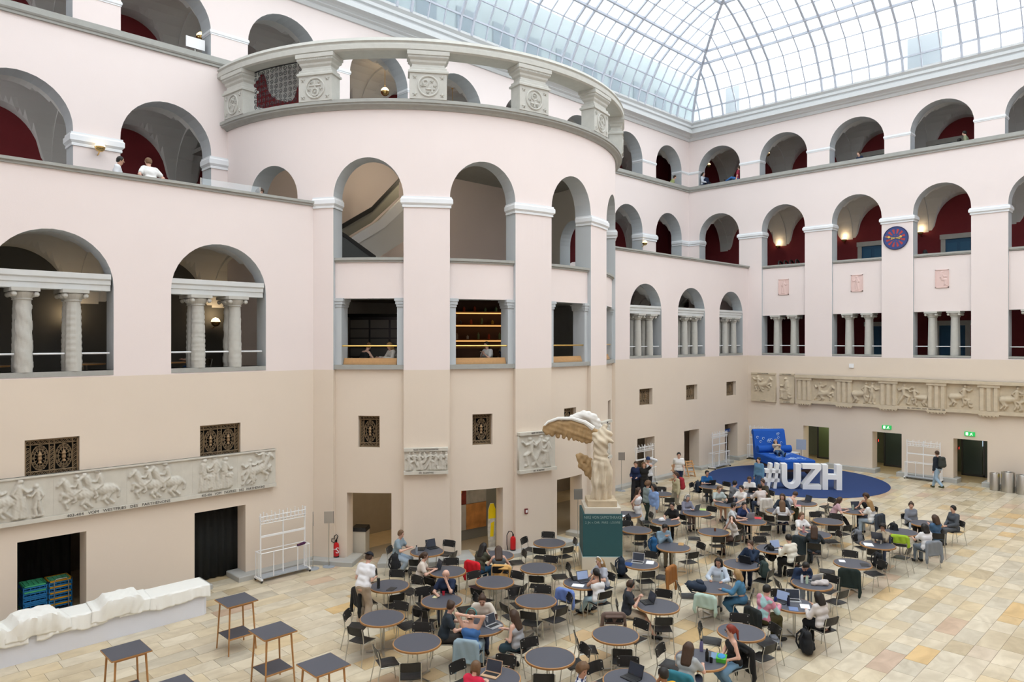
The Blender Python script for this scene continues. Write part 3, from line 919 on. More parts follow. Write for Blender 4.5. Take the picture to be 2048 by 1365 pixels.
# ---- bronze grilles
def grille(w, h, nx, loc, rz, label):
    t = thing('bronze_grille', label, 'grille', loc, rz, 'bronze lattice grilles in the cream wall')
    mb = MB()
    for s in (-1, 1):
        mb.box((s * (w / 2 - .02), 0, 0), (.04, .05, h)); mb.box((0, 0, s * (h / 2 - .02)), (w, .05, .04))
    mb.build('frame', BRONZE, t)
    mb = MB()
    b = .13
    T = lambda x0, z0, x1, z1, r=.011: mb.tube([(x0, -.01, z0), (x1, -.01, z1)], r, 4, cap=False)
    for z in (h / 2 - b, -h / 2 + b): T(-w / 2, z, w / 2, z, .014)
    xs = [-w / 2 + b] + ([-b / 2 + .01, b / 2 - .01] if nx == 2 else []) + [w / 2 - b]
    for x in xs: T(x, -h / 2, x, h / 2, .014)
    for i in range(int(w / .1)):
        x = -w / 2 + .05 + i * .1
        for z in (h / 2 - b / 2, -h / 2 + b / 2):
            mb.tube(ring((x, -.01, z), .042, 8, (1, 0, 0), (0, 0, 1)), .009, 4, closed=True)
            T(x - .05, z - .05, x + .05, z + .05, .006)
    for j in range(int((h - 2 * b) / .1)):
        z = -h / 2 + b + .05 + j * .1
        for x in [-w / 2 + b / 2, w / 2 - b / 2] + ([0] if nx == 2 else []):
            mb.tube(ring((x, -.01, z), .042, 8, (1, 0, 0), (0, 0, 1)), .009, 4, closed=True)
            T(x - .05, z + .05, x + .05, z - .05, .006)
    pw = (w - 2 * b) / nx - (.06 if nx == 2 else 0)
    for q in range(nx):
        cx_ = 0 if nx == 1 else (-1, 1)[q] * (w / 2 - b - pw / 2)
        for rr_ in (1.0, .68):
            mb.tube([(cx_ + pw * .46 * rr_ * math.cos(a), -.01, (h / 2 - b) * .92 * rr_ * math.sin(a)) for a in np.linspace(0, 2 * PI, 17)[:-1]], .01, 4, closed=True)
        for a in np.linspace(0, 2 * PI, 13)[:-1]:
            T(cx_ + pw * .2 * math.cos(a), (h / 2 - b) * .4 * math.sin(a), cx_ + pw * .49 * math.cos(a), (h / 2 - b) * .98 * math.sin(a), .009)
            mb.tube(ring((cx_ + pw * .39 * math.cos(a), -.01, (h / 2 - b) * .78 * math.sin(a)), .035, 6, (1, 0, 0), (0, 0, 1)), .008, 4, closed=True)
    mb.build('lattice', BRONZE, t)
    for q in range(nx):
        mb = MB()
        cx_ = 0 if nx == 1 else (-1, 1)[q] * (w / 2 - b - pw / 2)
        mb.lathe([(.01, -.16), (.05, -.12), (.03, -.08), (.055, -.03), (.04, .03), (.06, .07), (.03, .12), (.01, .17)], 8, (cx_, -.01, 0))
        mb.build('rosette', mat('worn_bronze', (0.30, 0.20, 0.11), 0.45, 0.6), t)
    mb = MB(); mb.box((0, .12, 0), (w, .02, h)); mb.build('shade_backing', BLACK, t)  # black sheet stands in for the shade behind the lattice
gl_ = ['dark bronze grille above the frieze, the one nearer the photo edge', 'dark bronze grille above the frieze, nearer the tower']
for i, c in enumerate(LWIN[1:]):
    grille(1.16, .92, 2, (c, YL + .1, 4.095), 0, gl_[i])
gr_ = ['bronze grille over the doorway just beyond the tower', 'bronze grille over the middle doorway beyond the tower', 'bronze grille over the doorway at the far corner']
for i, c in enumerate(RWIN):
    grille(1.09, .8, 2, (c, YL + .22, 4.165), 0, gr_[i])
gt_ = ['upright bronze grille over the tower door by the fire extinguisher', 'upright bronze grille over the tower doorway with posters', 'upright bronze grille behind the statue wing', 'upright bronze grille at the tower edge']
for i, c in enumerate(TB[:4]):
    p = cyl(c, 4.1, TR - .3)
    grille(.66, .99, 1, p, rad(c), gt_[i])
# ---- carved reliefs: shallow figures raised out of a slab
def cap_field(S, Z, caps):
    H = np.zeros_like(S)
    for x0, z0, x1, z1, r, amp in caps:
        dx, dz = x1 - x0, z1 - z0
        L2 = dx * dx + dz * dz + 1e-12
        t = np.clip(((S - x0) * dx + (Z - z0) * dz) / L2, 0, 1)
        d2 = (S - x0 - t * dx) ** 2 + (Z - z0 - t * dz) ** 2
        H = np.maximum(H, amp * np.sqrt(np.maximum(0, 1 - d2 / (r * r))))
    return H
def limb(pts, r0, r1, a=.07):
    out = []
    n = len(pts) - 1
    for i in range(n):
        r = r0 + (r1 - r0) * (i + .5) / n
        out.append((*pts[i], *pts[i + 1], r, a * (.6 + .4 * r / r0)))
    return out
def f_man(x, z, h, f=1, pose=0, a=.08, robe=False):
    P = lambda px, pz: (x + f * px * h, z + pz * h)
    c = [(*P(.02, .92), *P(.03, .93), .07 * h, a)] + limb([P(0, .80), P(-.01, .66), P(0, .52)], .10 * h, .095 * h, a)
    if pose == 0: legs = [[P(.02, .5), P(.07, .27), P(.03, .03), P(.09, .01)], [P(-.03, .5), P(-.06, .27), P(-.12, .03), P(-.05, .01)]]; arms = [[P(.05, .78), P(.16, .64), P(.26, .68)], [P(-.06, .78), P(-.14, .62), P(-.05, .5)]]
    elif pose == 1: legs = [[P(.03, .5), P(.2, .42), P(.12, .12), P(.2, .08)], [P(-.03, .5), P(-.15, .25), P(-.28, .05)]]; arms = [[P(.05, .78), P(.2, .75), P(.32, .85)], [P(-.06, .78), P(-.2, .68), P(-.28, .8)]]
    elif pose == 2: legs = [[P(.03, .45), P(.24, .42), P(.22, .1), P(.3, .06)], [P(.02, .42), P(.2, .36), P(.16, .08)]]; arms = [[P(.05, .76), P(.14, .6), P(.26, .62)], [P(-.04, .76), P(-.08, .58), P(.08, .52)]]
    else: legs = [[P(.02, .5), P(.14, .3), P(.3, .3)], [P(-.02, .5), P(.06, .26), P(.2, .2)]]; arms = [[P(.05, .78), P(.1, .6), P(.22, .58)]]
    for l in legs: c += limb(l, .075 * h, .035 * h, a * .9)
    for l in arms: c += limb(l, .045 * h, .03 * h, a)
    if robe:
        for k in range(5):
            c += limb([P(-.08 + .05 * k, .5), P(-.1 + .06 * k, .2), P(-.12 + .07 * k, .02)], .05 * h, .04 * h, a * (.55 + .2 * (k % 2)))
    return c
def f_horse(x, z, h, f=1, a=.075, up=0.12):
    P = lambda px, pz: (x + f * px * h, z + pz * h)
    c = limb([P(-.32, .46), P(-.1, .48), P(.18, .52 + up * .4)], .17 * h, .16 * h, a)
    c += limb([P(.22, .58 + up * .4), P(.34, .76 + up), P(.4, .86 + up)], .12 * h, .07 * h, a) + limb([P(.38, .87 + up), P(.5, .76 + up), P(.54, .7 + up)], .065 * h, .04 * h, a)
    for l in ([P(.2, .42), P(.42, .44 + up), P(.46, .26 + up)], [P(.16, .4), P(.34, .28), P(.28, .1)], [P(-.34, .4), P(-.24, .2), P(-.4, .04)], [P(-.28, .38), P(-.12, .18), P(-.24, .02)]):
        c += limb(l, .075 * h, .032 * h, a * .85)
    return c + limb([P(-.46, .5), P(-.56, .36), P(-.54, .2)], .05 * h, .03 * h, a * .7)
def f_rider(x, z, h, f=1):
    P = lambda px, pz: (x + f * px * h, z + pz * h)
    c = f_horse(x, z, h, f)
    c += [(*P(.03, 1.05), *P(.04, 1.06), .065 * h, .085)] + limb([P(0, .93), P(-.04, .8), P(-.06, .64)], .085 * h, .08 * h, .085)
    return c + limb([P(-.04, .62), P(.12, .5), P(.06, .3), P(.12, .26)], .07 * h, .035 * h, .095) + limb([P(.02, .9), P(.08, .74), P(.2, .76)], .042 * h, .03 * h, .09)
def f_centaur(x, z, h, f=1):
    P = lambda px, pz: (x + f * px * h, z + pz * h)
    c = limb([P(-.36, .42), P(-.1, .44), P(.12, .48)], .15 * h, .13 * h, .09)
    for l in ([P(.12, .4), P(.26, .3), P(.2, .1)], [P(.1, .36), P(.14, .18), P(.08, .02)], [P(-.38, .36), P(-.3, .18), P(-.42, .02)], [P(-.3, .34), P(-.2, .16), P(-.28, .02)]):
        c += limb(l, .065 * h, .032 * h, .08)
    c += limb([P(.14, .5), P(.16, .66), P(.17, .8)], .10 * h, .1 * h, .1) + [(*P(.2, .93), *P(.21, .94), .07 * h, .1)]
    return c + limb([P(.22, .8), P(.36, .72), P(.46, .8)], .045 * h, .03 * h, .1) + limb([P(.1, .8), P(.0, .68), P(.1, .58)], .045 * h, .03 * h, .1)
def relief(name, w, h, caps, mp, m, parent, th=.1, res=.025, pit=0.0, seed=0, amp=1.0):
    """slab w x h with raised figures; mp(s, z, out) -> local point"""
    nx, nz = max(8, int(w / res)), max(8, int(h / res))
    s = np.linspace(0, w, nx + 1); z = np.linspace(0, h, nz + 1)
    S, Z = np.meshgrid(s, z, indexing='ij')
    H = cap_field(S, Z, caps) * amp
    rg = np.random.RandomState(seed)
    H = H + np.where(H > .01, .010 * np.sin(S * 70 + Z * 45) * np.sin(Z * 33), 0) + pit * rg.rand(*H.shape)
    V = [mp(S[i, j], Z[i, j], th + H[i, j]) for i in range(nx + 1) for j in range(nz + 1)]
    F = [(i * (nz + 1) + j, (i + 1) * (nz + 1) + j, (i + 1) * (nz + 1) + j + 1, i * (nz + 1) + j + 1) for i in range(nx) for j in range(nz)]
    mb = MB(); mb.add(V, F)
    C = [mp(0, 0, 0), mp(w, 0, 0), mp(w, h, 0), mp(0, h, 0), mp(0, 0, th), mp(w, 0, th), mp(w, h, th), mp(0, h, th)]
    mb.add(C, [(0, 1, 5, 4), (1, 2, 6, 5), (2, 3, 7, 6), (3, 0, 4, 7)])
    return mb.build(name, m, parent, smooth='all')
CAST = mat('pale_plaster_cast', (0.60, 0.57, 0.50), 0.85, var=.12, scale=5, bump=.1)
CASTW = mat('aged_plaster_cast', (0.58, 0.49, 0.36), 0.85, var=.18, scale=4, bump=.1)
# long horsemen frieze
fz = thing('relief_frieze', 'long pale plaster frieze of riders and horses above the curtained doorways', 'relief', (X0, YL, 2.57))
mb = MB(); W_ = 10.25 - X0
mb.box2((0, -.10, 0), (W_, 0, 1.13)); mb.build('slab', CAST, fz)
mb = MB(); mb.box2((0, -.17, 0), (W_, -.02, .10)); mb.build('lower_band', CAST, fz)
mb = MB(); mb.box2((0, -.16, 1.09), (W_, -.02, 1.13)); mb.build('upper_band', CAST, fz)
scenes = [
    (0.2, 1.6, f_rider(.8, .05, .82, -1)), (2.0, 1.6, f_rider(.8, .05, .82, -1)), (3.8, 1.6, f_rider(.8, .05, .82, 1)),
    (5.7, 1.7, f_horse(.55, .08, .85, -1) + f_man(.55, .1, .88, 1) + f_man(1.05, .04, .95, 1, 0, robe=True) + f_man(1.42, .04, .78, -1, 0)),
    (7.46, 1.5, f_rider(.52, .04, .8, -1) + f_rider(1.0, .08, .84, -1)),
    (9.12, 1.5, f_rider(.5, .06, .8, -1) + f_rider(.98, .04, .85, -1)),
    (10.8, 1.12, f_man(.3, .05, .92, 1, 2, robe=True) + f_man(.62, .05, .98, -1, 0, robe=True) + f_man(.9, .05, .9, 1, 2, robe=True)),
    (12.08, 1.1, f_horse(.62, .05, .85, 1) + f_man(.35, .05, .75, 1, 1) + f_man(.75, .35, .72, -1, 1))]
for k, (x, w, caps) in enumerate(scenes):
    relief('carved_panel', w, .97, caps, lambda s, z, o, x=x: (x + s, -o, .11 + z), CAST, fz, th=.105, res=.02, seed=k, amp=1.25)
text('403-404   VOM   WESTFRIES   DES   PARTHENONS', .10, frame((7.46 + 1.5, -.172, .05), (1, 0, 0), (0, 0, 1)), TEXTM, fz, sx=1.12)
text('405-406   VOM   SVDFRIES   DES   PARTHENONS', .10, frame((11.95, -.172, .05), (1, 0, 0), (0, 0, 1)), TEXTM, fz, sx=.88)
# reliefs on the tower piers
def tower_relief(u0, u1, z0, z1, caps_fn, label, t1, t2):
    c = (u0 + u1) / 2
    base = cyl(c, z0, TR)
    w = TR * rad(u1 - u0); h = z1 - z0
    t = thing('wall_relief', label, 'relief', base, rad(c), 'plaster reliefs on the tower piers')
    relief('carved_panel', w - .04, h - .2, caps_fn(w - .04, h - .2), lambda s, z, o: (-w / 2 + .02 + s, -o + .03, .1 + z), CAST, t, th=.1, res=.022)
    for q, (za, zb, s) in enumerate(((0, .1, t2), (h - .1, h, t1))):
        mb = MB(); mb.box2((-w / 2, -.15, za), (w / 2, .03, zb)); mb.build('inscribed_band', CAST, t)
        text(s, .075, frame((0, -.152, (za + zb) / 2), (1, 0, 0), (0, 0, 1)), TEXTM, t, sx=.7)
tower_relief(-40.7, -31.2, 2.80, 3.62, lambda w, h: sum([f_man(.14 + .165 * i, .03, h * .93, (-1) ** i, (0, 1, 0, 2, 1, 0, 0, 0)[i], robe=i % 2 == 0) for i in range(8)], []), 'small plaster relief of a crowd on the pier right of the first tower door', 'RELIEF VOM NEREIDENDENKMAL', 'AVS   IN XANTHOS')
tower_relief(-14.9, -4.3, 2.62, 3.96, lambda w, h: f_man(.45, .05, h * .9, -1, 1) + f_man(.85, .08, h * .92, 1, 1) + f_man(1.15, .03, h * .85, -1, 0, robe=True), 'square plaster relief of fighters beside the statue wing', 'RELIEF VOM MAVSSOLEVM', 'AVS   IN XANTHOS')
tower_relief(14.6, 22.5, 2.5, 3.95, lambda w, h: f_man(.4, .05, h * .9, -1, 1) + f_man(.8, .08, h * .9, 1, 0, robe=True), 'plaster relief on the tower pier behind the statue torso', 'RELIEF', 'IN XANTHOS')
# far wall: two slabs and the triglyph frieze
def back_relief(y1, y0, z0, z1, caps, label, t1, t2):
    w, h = y1 - y0, z1 - z0
    t = thing('wall_relief', label, 'relief', (XR, y1, z0), 0, 'plaster slabs beside the triglyph frieze')
    relief('carved_panel', w, h - .2, caps, lambda s, z, o: (-o, -s, .1 + z), CASTW, t, th=.1, res=.03, amp=1.6)
    for q, (za, zb, s) in enumerate(((0, .1, t2), (h - .1, h, t1))):
        mb = MB(); mb.box2((-.14, -w, za), (0, 0, zb)); mb.build('inscribed_band', CASTW, t)
        text(s, .08, frame((-.142, -w / 2, (za + zb) / 2), (0, -1, 0), (0, 0, 1)), TEXTM, t, sx=.7)
back_relief(20.34, 18.84, 3.37, 5.05, f_man(.45, .45, .95, -1, 1) + f_horse(.85, .5, .8, 1), 'square plaster slab of a fallen rider nearest the corner', 'METOPE VOM ZEVSTEMPEL', 'IN OLYMPIA')
back_relief(18.60, 17.75, 3.37, 5.05, f_man(.4, .1, 1.25, -1, 2, robe=True) + f_man(.5, .05, .6, 1, 3), 'narrow plaster slab of a seated robed figure beside the triglyphs', 'RELIEF VOM GRABMAL', 'AVS XANTHOS')
te = thing('triglyph_frieze', 'long aged plaster frieze of centaurs between fluted triglyph blocks', 'relief', (XR, 17.62, 3.45))
YF = 17.62 - 3.4
mb = MB(); mb.box2((-.1, -YF, 0), (0, 0, 1.55)); mb.build('slab', CASTW, te)
mb = MB(); mb.box2((-.32, -YF, 1.4), (0, 0, 1.55)); mb.build('upper_band', CASTW, te)
mb = MB(); mb.box2((-.24, -YF, 0), (0, 0, .15)); mb.build('lower_band', CASTW, te)
tg = [(0.08, .88), (2.22, 3.05), (4.42, 5.28), (6.64, 7.48), (8.84, 9.68), (11.04, 11.88)]
for a, b_ in tg:
    mb = MB()
    mb.box2((-.16, -b_, .15), (-.1, -a, 1.4)); mb.box2((-.28, -b_ - .03, 1.27), (-.1, -a + .03, 1.4))
    w = (b_ - a) / 3
    for q in range(3):
        y = -a - w * (q + .5)
        mb.prism([(-.16, y - w * .46), (-.25, y - w * .26), (-.25, y + w * .26), (-.16, y + w * .46)], 1.1, .16)
    mb.box2((-.26, -b_, -.06), (-.05, -a, 0))
    for q in range(6):
        y = -a - (b_ - a) * (q + .5) / 6
        mb.box2((-.25, y - .04, -.11), (-.16, y + .04, -.06))
    mb.build('triglyph', CASTW, te)
mets = [f_man(.45, .05, 1.0, 1, 1) + f_horse(.75, .0, .85, 1), f_centaur(.5, .02, 1.12, 1) + f_man(1.0, .02, 1.15, 1, 0), f_man(.3, .02, 1.12, 1, 1) + f_centaur(.95, .05, .95, -1), f_centaur(.6, .15, 1.05, 1) + f_man(.95, .02, .5, 1, 3), f_centaur(.5, .1, 1.1, 1) + f_man(1.0, .02, 1.05, -1, 1), f_centaur(.5, .1, 1.1, 1)]
for k in range(5):
    a, b_ = tg[k][1], tg[k + 1][0]
    relief('metope', b_ - a, 1.22, mets[k], lambda s, z, o, a=a: (-o, -(a + s), .15 + z), CASTW, te, th=.11, res=.03, seed=k, amp=1.7)
text('406   METOPEN   VOM   PARTHENON   408', .09, frame((-.245, -6.6, .075), (0, -1, 0), (0, 0, 1)), TEXTM, te)
# small pink plaques
pl_ = ['small pink plaque of a standing figure next to the far corner', 'small pink plaque of a standing figure left of the clock', 'small pink plaque of a seated figure right of the clock']
for i, c in enumerate(RC[1:4]):
    t = thing('wall_plaque', pl_[i], 'plaque', (XR + .12, c + .28, 9.58), 0, 'pink plaques between the arcade rows')
    m = mat('pink_plaque_plaster', (0.74, 0.55, 0.51), .85)
    relief('carved_panel', .56, .85, f_man(.28, .05, .75, (1, -1, 1)[i], (0, 0, 2)[i], a=.03), lambda s, z, o: (-o, -s, z), m, t, th=.03, res=.025)
    mb = MB()
    for z0, z1 in ((-.03, .02), (.83, .87)): mb.box2((-.05, -.58, z0), (0, .02, z1))
    for y0, y1 in ((-.02, .02), (-.58, -.54)): mb.box2((-.05, y0, -.03), (0, y1, .87))
    mb.build('frame', m, t)
# clock on the pier
ck = thing('wall_clock', 'round blue wall clock with red numeral wedges and golden hands on a pier', 'clock', (XR, 12.47, 12.2))
CB = mat('clock_blue', (0.035, 0.06, 0.20), .5, var=.2, scale=8); CRD = mat('clock_red', (0.42, 0.045, 0.04), .6)
def faceR(mb, poly, d0, d1):      # polygon in (right as seen from the hall, up) coordinates on the far wall
    mb.prism(poly, d1 - d0, d0, M=lambda x, y, z: (-z, -x, y))
mb = MB(); faceR(mb, [(.60 * math.cos(a), .60 * math.sin(a)) for a in np.linspace(0, 2 * PI, 41)[:-1]], 0, .06); mb.build('dial', CB, ck)
mb = MB()
mb.tube([(-.06, .585 * math.cos(a), .585 * math.sin(a)) for a in np.linspace(0, 2 * PI, 41)[:-1]], .02, 6, closed=True); mb.build('rim', mat('clock_rim', (.02, .02, .08), .4), ck)
for k in range(12):
    a = PI / 2 - PI / 6 * k + PI / 12
    mb = MB(); pol = [(.22 * math.cos(a - .09), .22 * math.sin(a - .09)), (.46 * math.cos(a - .13), .46 * math.sin(a - .13)), (.46 * math.cos(a + .13), .46 * math.sin(a + .13)), (.22 * math.cos(a + .09), .22 * math.sin(a + .09))]
    faceR(mb, pol, .06, .066); mb.build('numeral_wedge', CRD, ck)
    if k % 2 == 0:
        mb = MB(); faceR(mb, [(.14 * math.cos(a) + .022 * math.cos(q), .14 * math.sin(a) + .022 * math.sin(q)) for q in np.linspace(0, 2 * PI, 7)[:-1]], .06, .066); mb.build('inner_dot', CRD, ck)
GOLD = mat('gilt', (.85, .6, .16), .35, .6)
for nm, a, L in (('minute_hand', rad(168), .52), ('hour_hand', rad(12), .30)):
    mb = MB(); d = (math.cos(a), math.sin(a)); n = (-d[1], d[0])
    faceR(mb, [(-.2 * d[0] + .015 * n[0], -.2 * d[1] + .015 * n[1]), (-.2 * d[0] - .015 * n[0], -.2 * d[1] - .015 * n[1]), (L * d[0] - .008 * n[0], L * d[1] - .008 * n[1]), (L * d[0] + .008 * n[0], L * d[1] + .008 * n[1])], .075, .09)
    q = L * .62 if nm[0] == 'm' else L * .85
    faceR(mb, [(q * d[0] + .06 * math.cos(w), q * d[1] + .06 * math.sin(w)) for w in np.linspace(0, 2 * PI, 11)[:-1]], .075, .09)
    faceR(mb, [(-.18 * d[0] + .04 * math.cos(w), -.18 * d[1] + .04 * math.sin(w)) for w in np.linspace(0, 2 * PI, 9)[:-1]], .075, .09)
    mb.build(nm, GOLD, ck)
# lamps: brass globes
GLOBE = mat('mirrored_brass_globe', (.62, .42, .16), .16, 1.0)
BULB = mat('warm_lamp_glass', (.9, .75, .5), .3, emit=((1, .72, .4), 2.2))
BULB.cycles.emission_sampling = "NONE"
def lamp(loc, label, hang=0.0, r=.15, wall=None, power=0.0):
    t = thing('globe_lamp', label, 'lamp', loc, 0, 'brass globe lamps in the galleries')
    mb = MB(); mb.lathe([(.001, -r), (r * .5, -r * .87), (r * .87, -r * .5), (r, 0), (r * .99, .01)], 16); mb.build('brass_bowl', GLOBE, t, smooth=True)
    mb = MB(); mb.lathe([(r * .98, 0), (r * .85, r * .5), (r * .5, r * .86), (.001, r)], 16); mb.build('glass_dome', BULB, t, smooth=True)
    if power:
        ld = bpy.data.lights.new('lamp_light', 'POINT'); ld.energy = power; ld.color = (1, .72, .42); ld.shadow_soft_size = .08
        lo_ = bpy.data.objects.new('lamp_light', ld); COL.objects.link(lo_); lo_.parent = t; lo_.location = (0, 0, r + .09)
    if hang:
        mb = MB(); mb.tube([(0, 0, r), (0, 0, hang)], .012, 6); mb.lathe([(.05, hang - .02), (.05, hang)], 10); mb.build('hanging_rod', BRASS, t)
    if wall:
        mb = MB(); mb.tube([(0, 0, -r * .6), (wall[0] * .6, wall[1] * .6, -r * 1.2), (wall[0], wall[1], -r * 1.3)], .018, 6); mb.build('wall_arm', BRASS, t)
lamp((6.52, YU - .25, 12.83), 'brass globe lamp on the left terrace pier beside the two men', wall=(0, .25))
lamp((35.0, YU - .22, 12.6), 'brass globe lamp on the terrace pier near the far corner', wall=(0, .22))
for i, y in enumerate((20.66, 16.6, 12.49)):
    lamp((XR + 4.1, y, 12.92), 'brass globe lamp on the crimson wall behind the %s' % ('cable reels', 'arch left of the clock', 'arch right of the clock')[i], wall=(.18, 0), power=6)
lamp((42.0, 24.3, 18.3), 'hanging brass globe lamp in the top arch at the far corner', hang=.8)
lamp((42.0, 20.3, 18.3), 'hanging brass globe lamp in the second top arch from the far corner', hang=.8)
lamp((18.37, 26.5, 17.9), 'hanging brass globe lamp behind the tower balustrade, longer rod', hang=1.0, r=.19, power=18)
lamp((22.23, 26.5, 18.2), 'hanging brass globe lamp behind the tower balustrade, farther', hang=.8, r=.19)
lamp((10.4, 26.5, 17.95), 'hanging brass globe lamp in the top arch left of the tower', hang=1.0, r=.19)
lamp((5.9, 25.25, 7.55), 'brass globe lamp glowing in the nearest mezzanine window', wall=(0, .3), r=.16, power=12)
lamp((10.4, 25.25, 7.6), 'brass globe lamp glowing in the mezzanine window beside the tower', wall=(0, .3), r=.16, power=12)

# invented ceiling lamps, added to brighten the door passages and stair hall
def fill_ceiling_lamp(loc, label, power, col=(1, .82, .58)):
    t = thing('fill_ceiling_lamp', label, 'lamp', loc, 0, 'ceiling lamps added to brighten the doorways')
    mb = MB(); mb.lathe([(.001, 0), (.16, 0), (.16, -.05), (.14, -.08), (.001, -.09)], 16); mb.build('shade', BULB, t, smooth=True)
    mb = MB(); mb.lathe([(.18, .02), (.18, -.01)], 16); mb.build('rim', BRASS, t)
    ld = bpy.data.lights.new('lamp_light', 'POINT'); ld.energy = power; ld.color = col; ld.shadow_soft_size = .1
    lo_ = bpy.data.objects.new('lamp_light', ld); COL.objects.link(lo_); lo_.parent = t; lo_.location = (0, 0, -.2)
for i, u in enumerate(TB[:3]):
    fill_ceiling_lamp(cyl(u + 1, 5.08, TR - 2.0 + .5), 'added ceiling lamp inside the %s tower doorway' % ('first', 'poster', 'wheeled bin')[i], 60)
for i, y in enumerate(RD[:3]):
    fill_ceiling_lamp((XR + 1.9, y, 2.68), 'added ceiling lamp in the far passage %s' % ('beside the blue bed', 'under the middle exit sign', 'by the steel bins')[i], (40, 16, 12)[i], (.95, .95, .62))
for i, u in enumerate((TB[0], TB[1] + 4)):
    fill_ceiling_lamp(cyl(u, 13.9, TR - 4.5), 'added ceiling lamp high in the stair hall behind the %s arch' % ('first', 'second')[i], 55)
# ================================================================== FURNITURE
# ---- round table
def make_round_table():
    t = thing('round_table', 'x', 'table', (0, 0, 0), 0, 'round tables on the hall floor')
    mb = MB(); mb.lathe([(.001, .700), (.478, .700), (.480, .741), (.001, .741)], 40); mb.build('tabletop', SLATE, t)
    mb = MB(); mb.lathe([(.480, .698), (.500, .702), (.502, .72), (.500, .738), (.480, .742), (.480, .698)], 40); mb.build('edge_band', OAK, t, smooth=True)
    for s in (-1, 1):
        mb = MB(); mb.tube([(s * .055, 0, .03), (s * .055, 0, .70)], .018, 8); mb.build('post', CHROME, t)
    for a in (PI / 4, -PI / 4):
        mb = MB(); mb.box((0, 0, .018), (.72, .05, .03), rotz(a)); mb.build('foot_bar', CHROME, t)
    mb = MB(); mb.box((0, 0, .692), (.5, .06, .014)); mb.build('under_plate', DSTEEL, t)
    return t
def bent_sheet(w, d, bend, th, n=8, axis=0):
    """curved plywood sheet: width along x, bent across it"""
    mb = MB(); V = []
    for side in (0, 1):
        for i in range(n + 1):
            x = -w / 2 + w * i / n
            y = bend * ((2 * x / w) ** 2)
            r = .03
            for q, z in ((0, 0), (1, d)):
                V.append((x, y, z, side))
    return V
def make_chair():
    t = thing('chair', 'x', 'chair', (0, 0, 0), 0, 'black plywood chairs at the round tables')
    mb = MB(); V = []; nx, ny = 6, 6          # seat, gently dished with a waterfall front
    for th in (0, -.012):
        for i in range(nx + 1):
            for j in range(ny + 1):
                x = -.21 + .42 * i / nx; y = -.19 + .40 * j / ny
                u, v = 2 * i / nx - 1, j / ny
                z = .462 + .012 * u * u - .016 * math.sin(PI * v) * (1 - u * u) - (.02 * max(0, v - .8) / .2) + .012 * (1 - v) * 0
                w = 1 - .06 * (1 - v)
                V.append((x * w, y, z + th))
    k = (nx + 1) * (ny + 1); F = []
    for i in range(nx):
        for j in range(ny):
            a = i * (ny + 1) + j
            F += [(a, a + ny + 1, a + ny + 2, a + 1), (k + a, k + a + 1, k + a + ny + 2, k + a + ny + 1)]
    edge = [i * (ny + 1) for i in range(nx + 1)] + [nx * (ny + 1) + j for j in range(1, ny + 1)] + [i * (ny + 1) + ny for i in range(nx - 1, -1, -1)] + [j for j in range(ny - 1, 0, -1)]
    for a, b in zip(edge, edge[1:] + edge[:1]): F.append((a, b, k + b, k + a))
    mb.add(V, F); mb.build('seat', BLACKC, t)
    mb = MB(); V = []; nx, nz = 8, 4          # curved backrest with rounded corners
    for th in (0, -.012):
        for i in range(nx + 1):
            for j in range(nz + 1):
                u, v = 2 * i / nx - 1, j / nz
                cut = .018 * max(0, abs(u) - .75) / .25 * (1 if j in (0, nz) else 0)
                z = .615 + .195 * v + (cut if j == 0 else -cut if j == nz else 0)
                V.append((.215 * u, -.215 + .028 * u * u - .045 * v + th, z))
    k = (nx + 1) * (nz + 1); F = []
    for i in range(nx):
        for j in range(nz):
            a = i * (nz + 1) + j
            F += [(a, a + 1, a + nz + 2, a + nz + 1), (k + a, k + a + nz + 1, k + a + nz + 2, k + a + 1)]
    edge = [i * (nz + 1) for i in range(nx + 1)] + [nx * (nz + 1) + j for j in range(1, nz + 1)] + [i * (nz + 1) + nz for i in range(nx - 1, -1, -1)] + [j for j in range(nz - 1, 0, -1)]
    for a, b in zip(edge, edge[1:] + edge[:1]): F.append((a, b, k + b, k + a))
    mb.add(V, F); mb.build('backrest', BLACKC, t)
    for s in (-1, 1):
        mb = MB(); mb.tube([(s * .215, .235, 0), (s * .205, .19, .40), (s * .20, .17, .437), (s * .20, .10, .445), (s * .20, -.19, .445)], .0105, 6); mb.build('leg', CHROME, t)
        mb = MB(); mb.tube([(s * .225, -.30, 0), (s * .212, -.215, .40), (s * .208, -.20, .47), (s * .206, -.215, .62), (s * .204, -.258, .80)], .0105, 6); mb.build('leg', CHROME, t)
    bm_ = MB(); bm_.ball((0, 0, 0), .011, 6, 4); bme = bm_.mesh('bolt', CHROME)
    for s in (-1, 1):
        for z in (.65, .77):
            link('bolt', bme, t, (s * .175, -.192 - .045 * (z - .615) / .195, z))
    return t
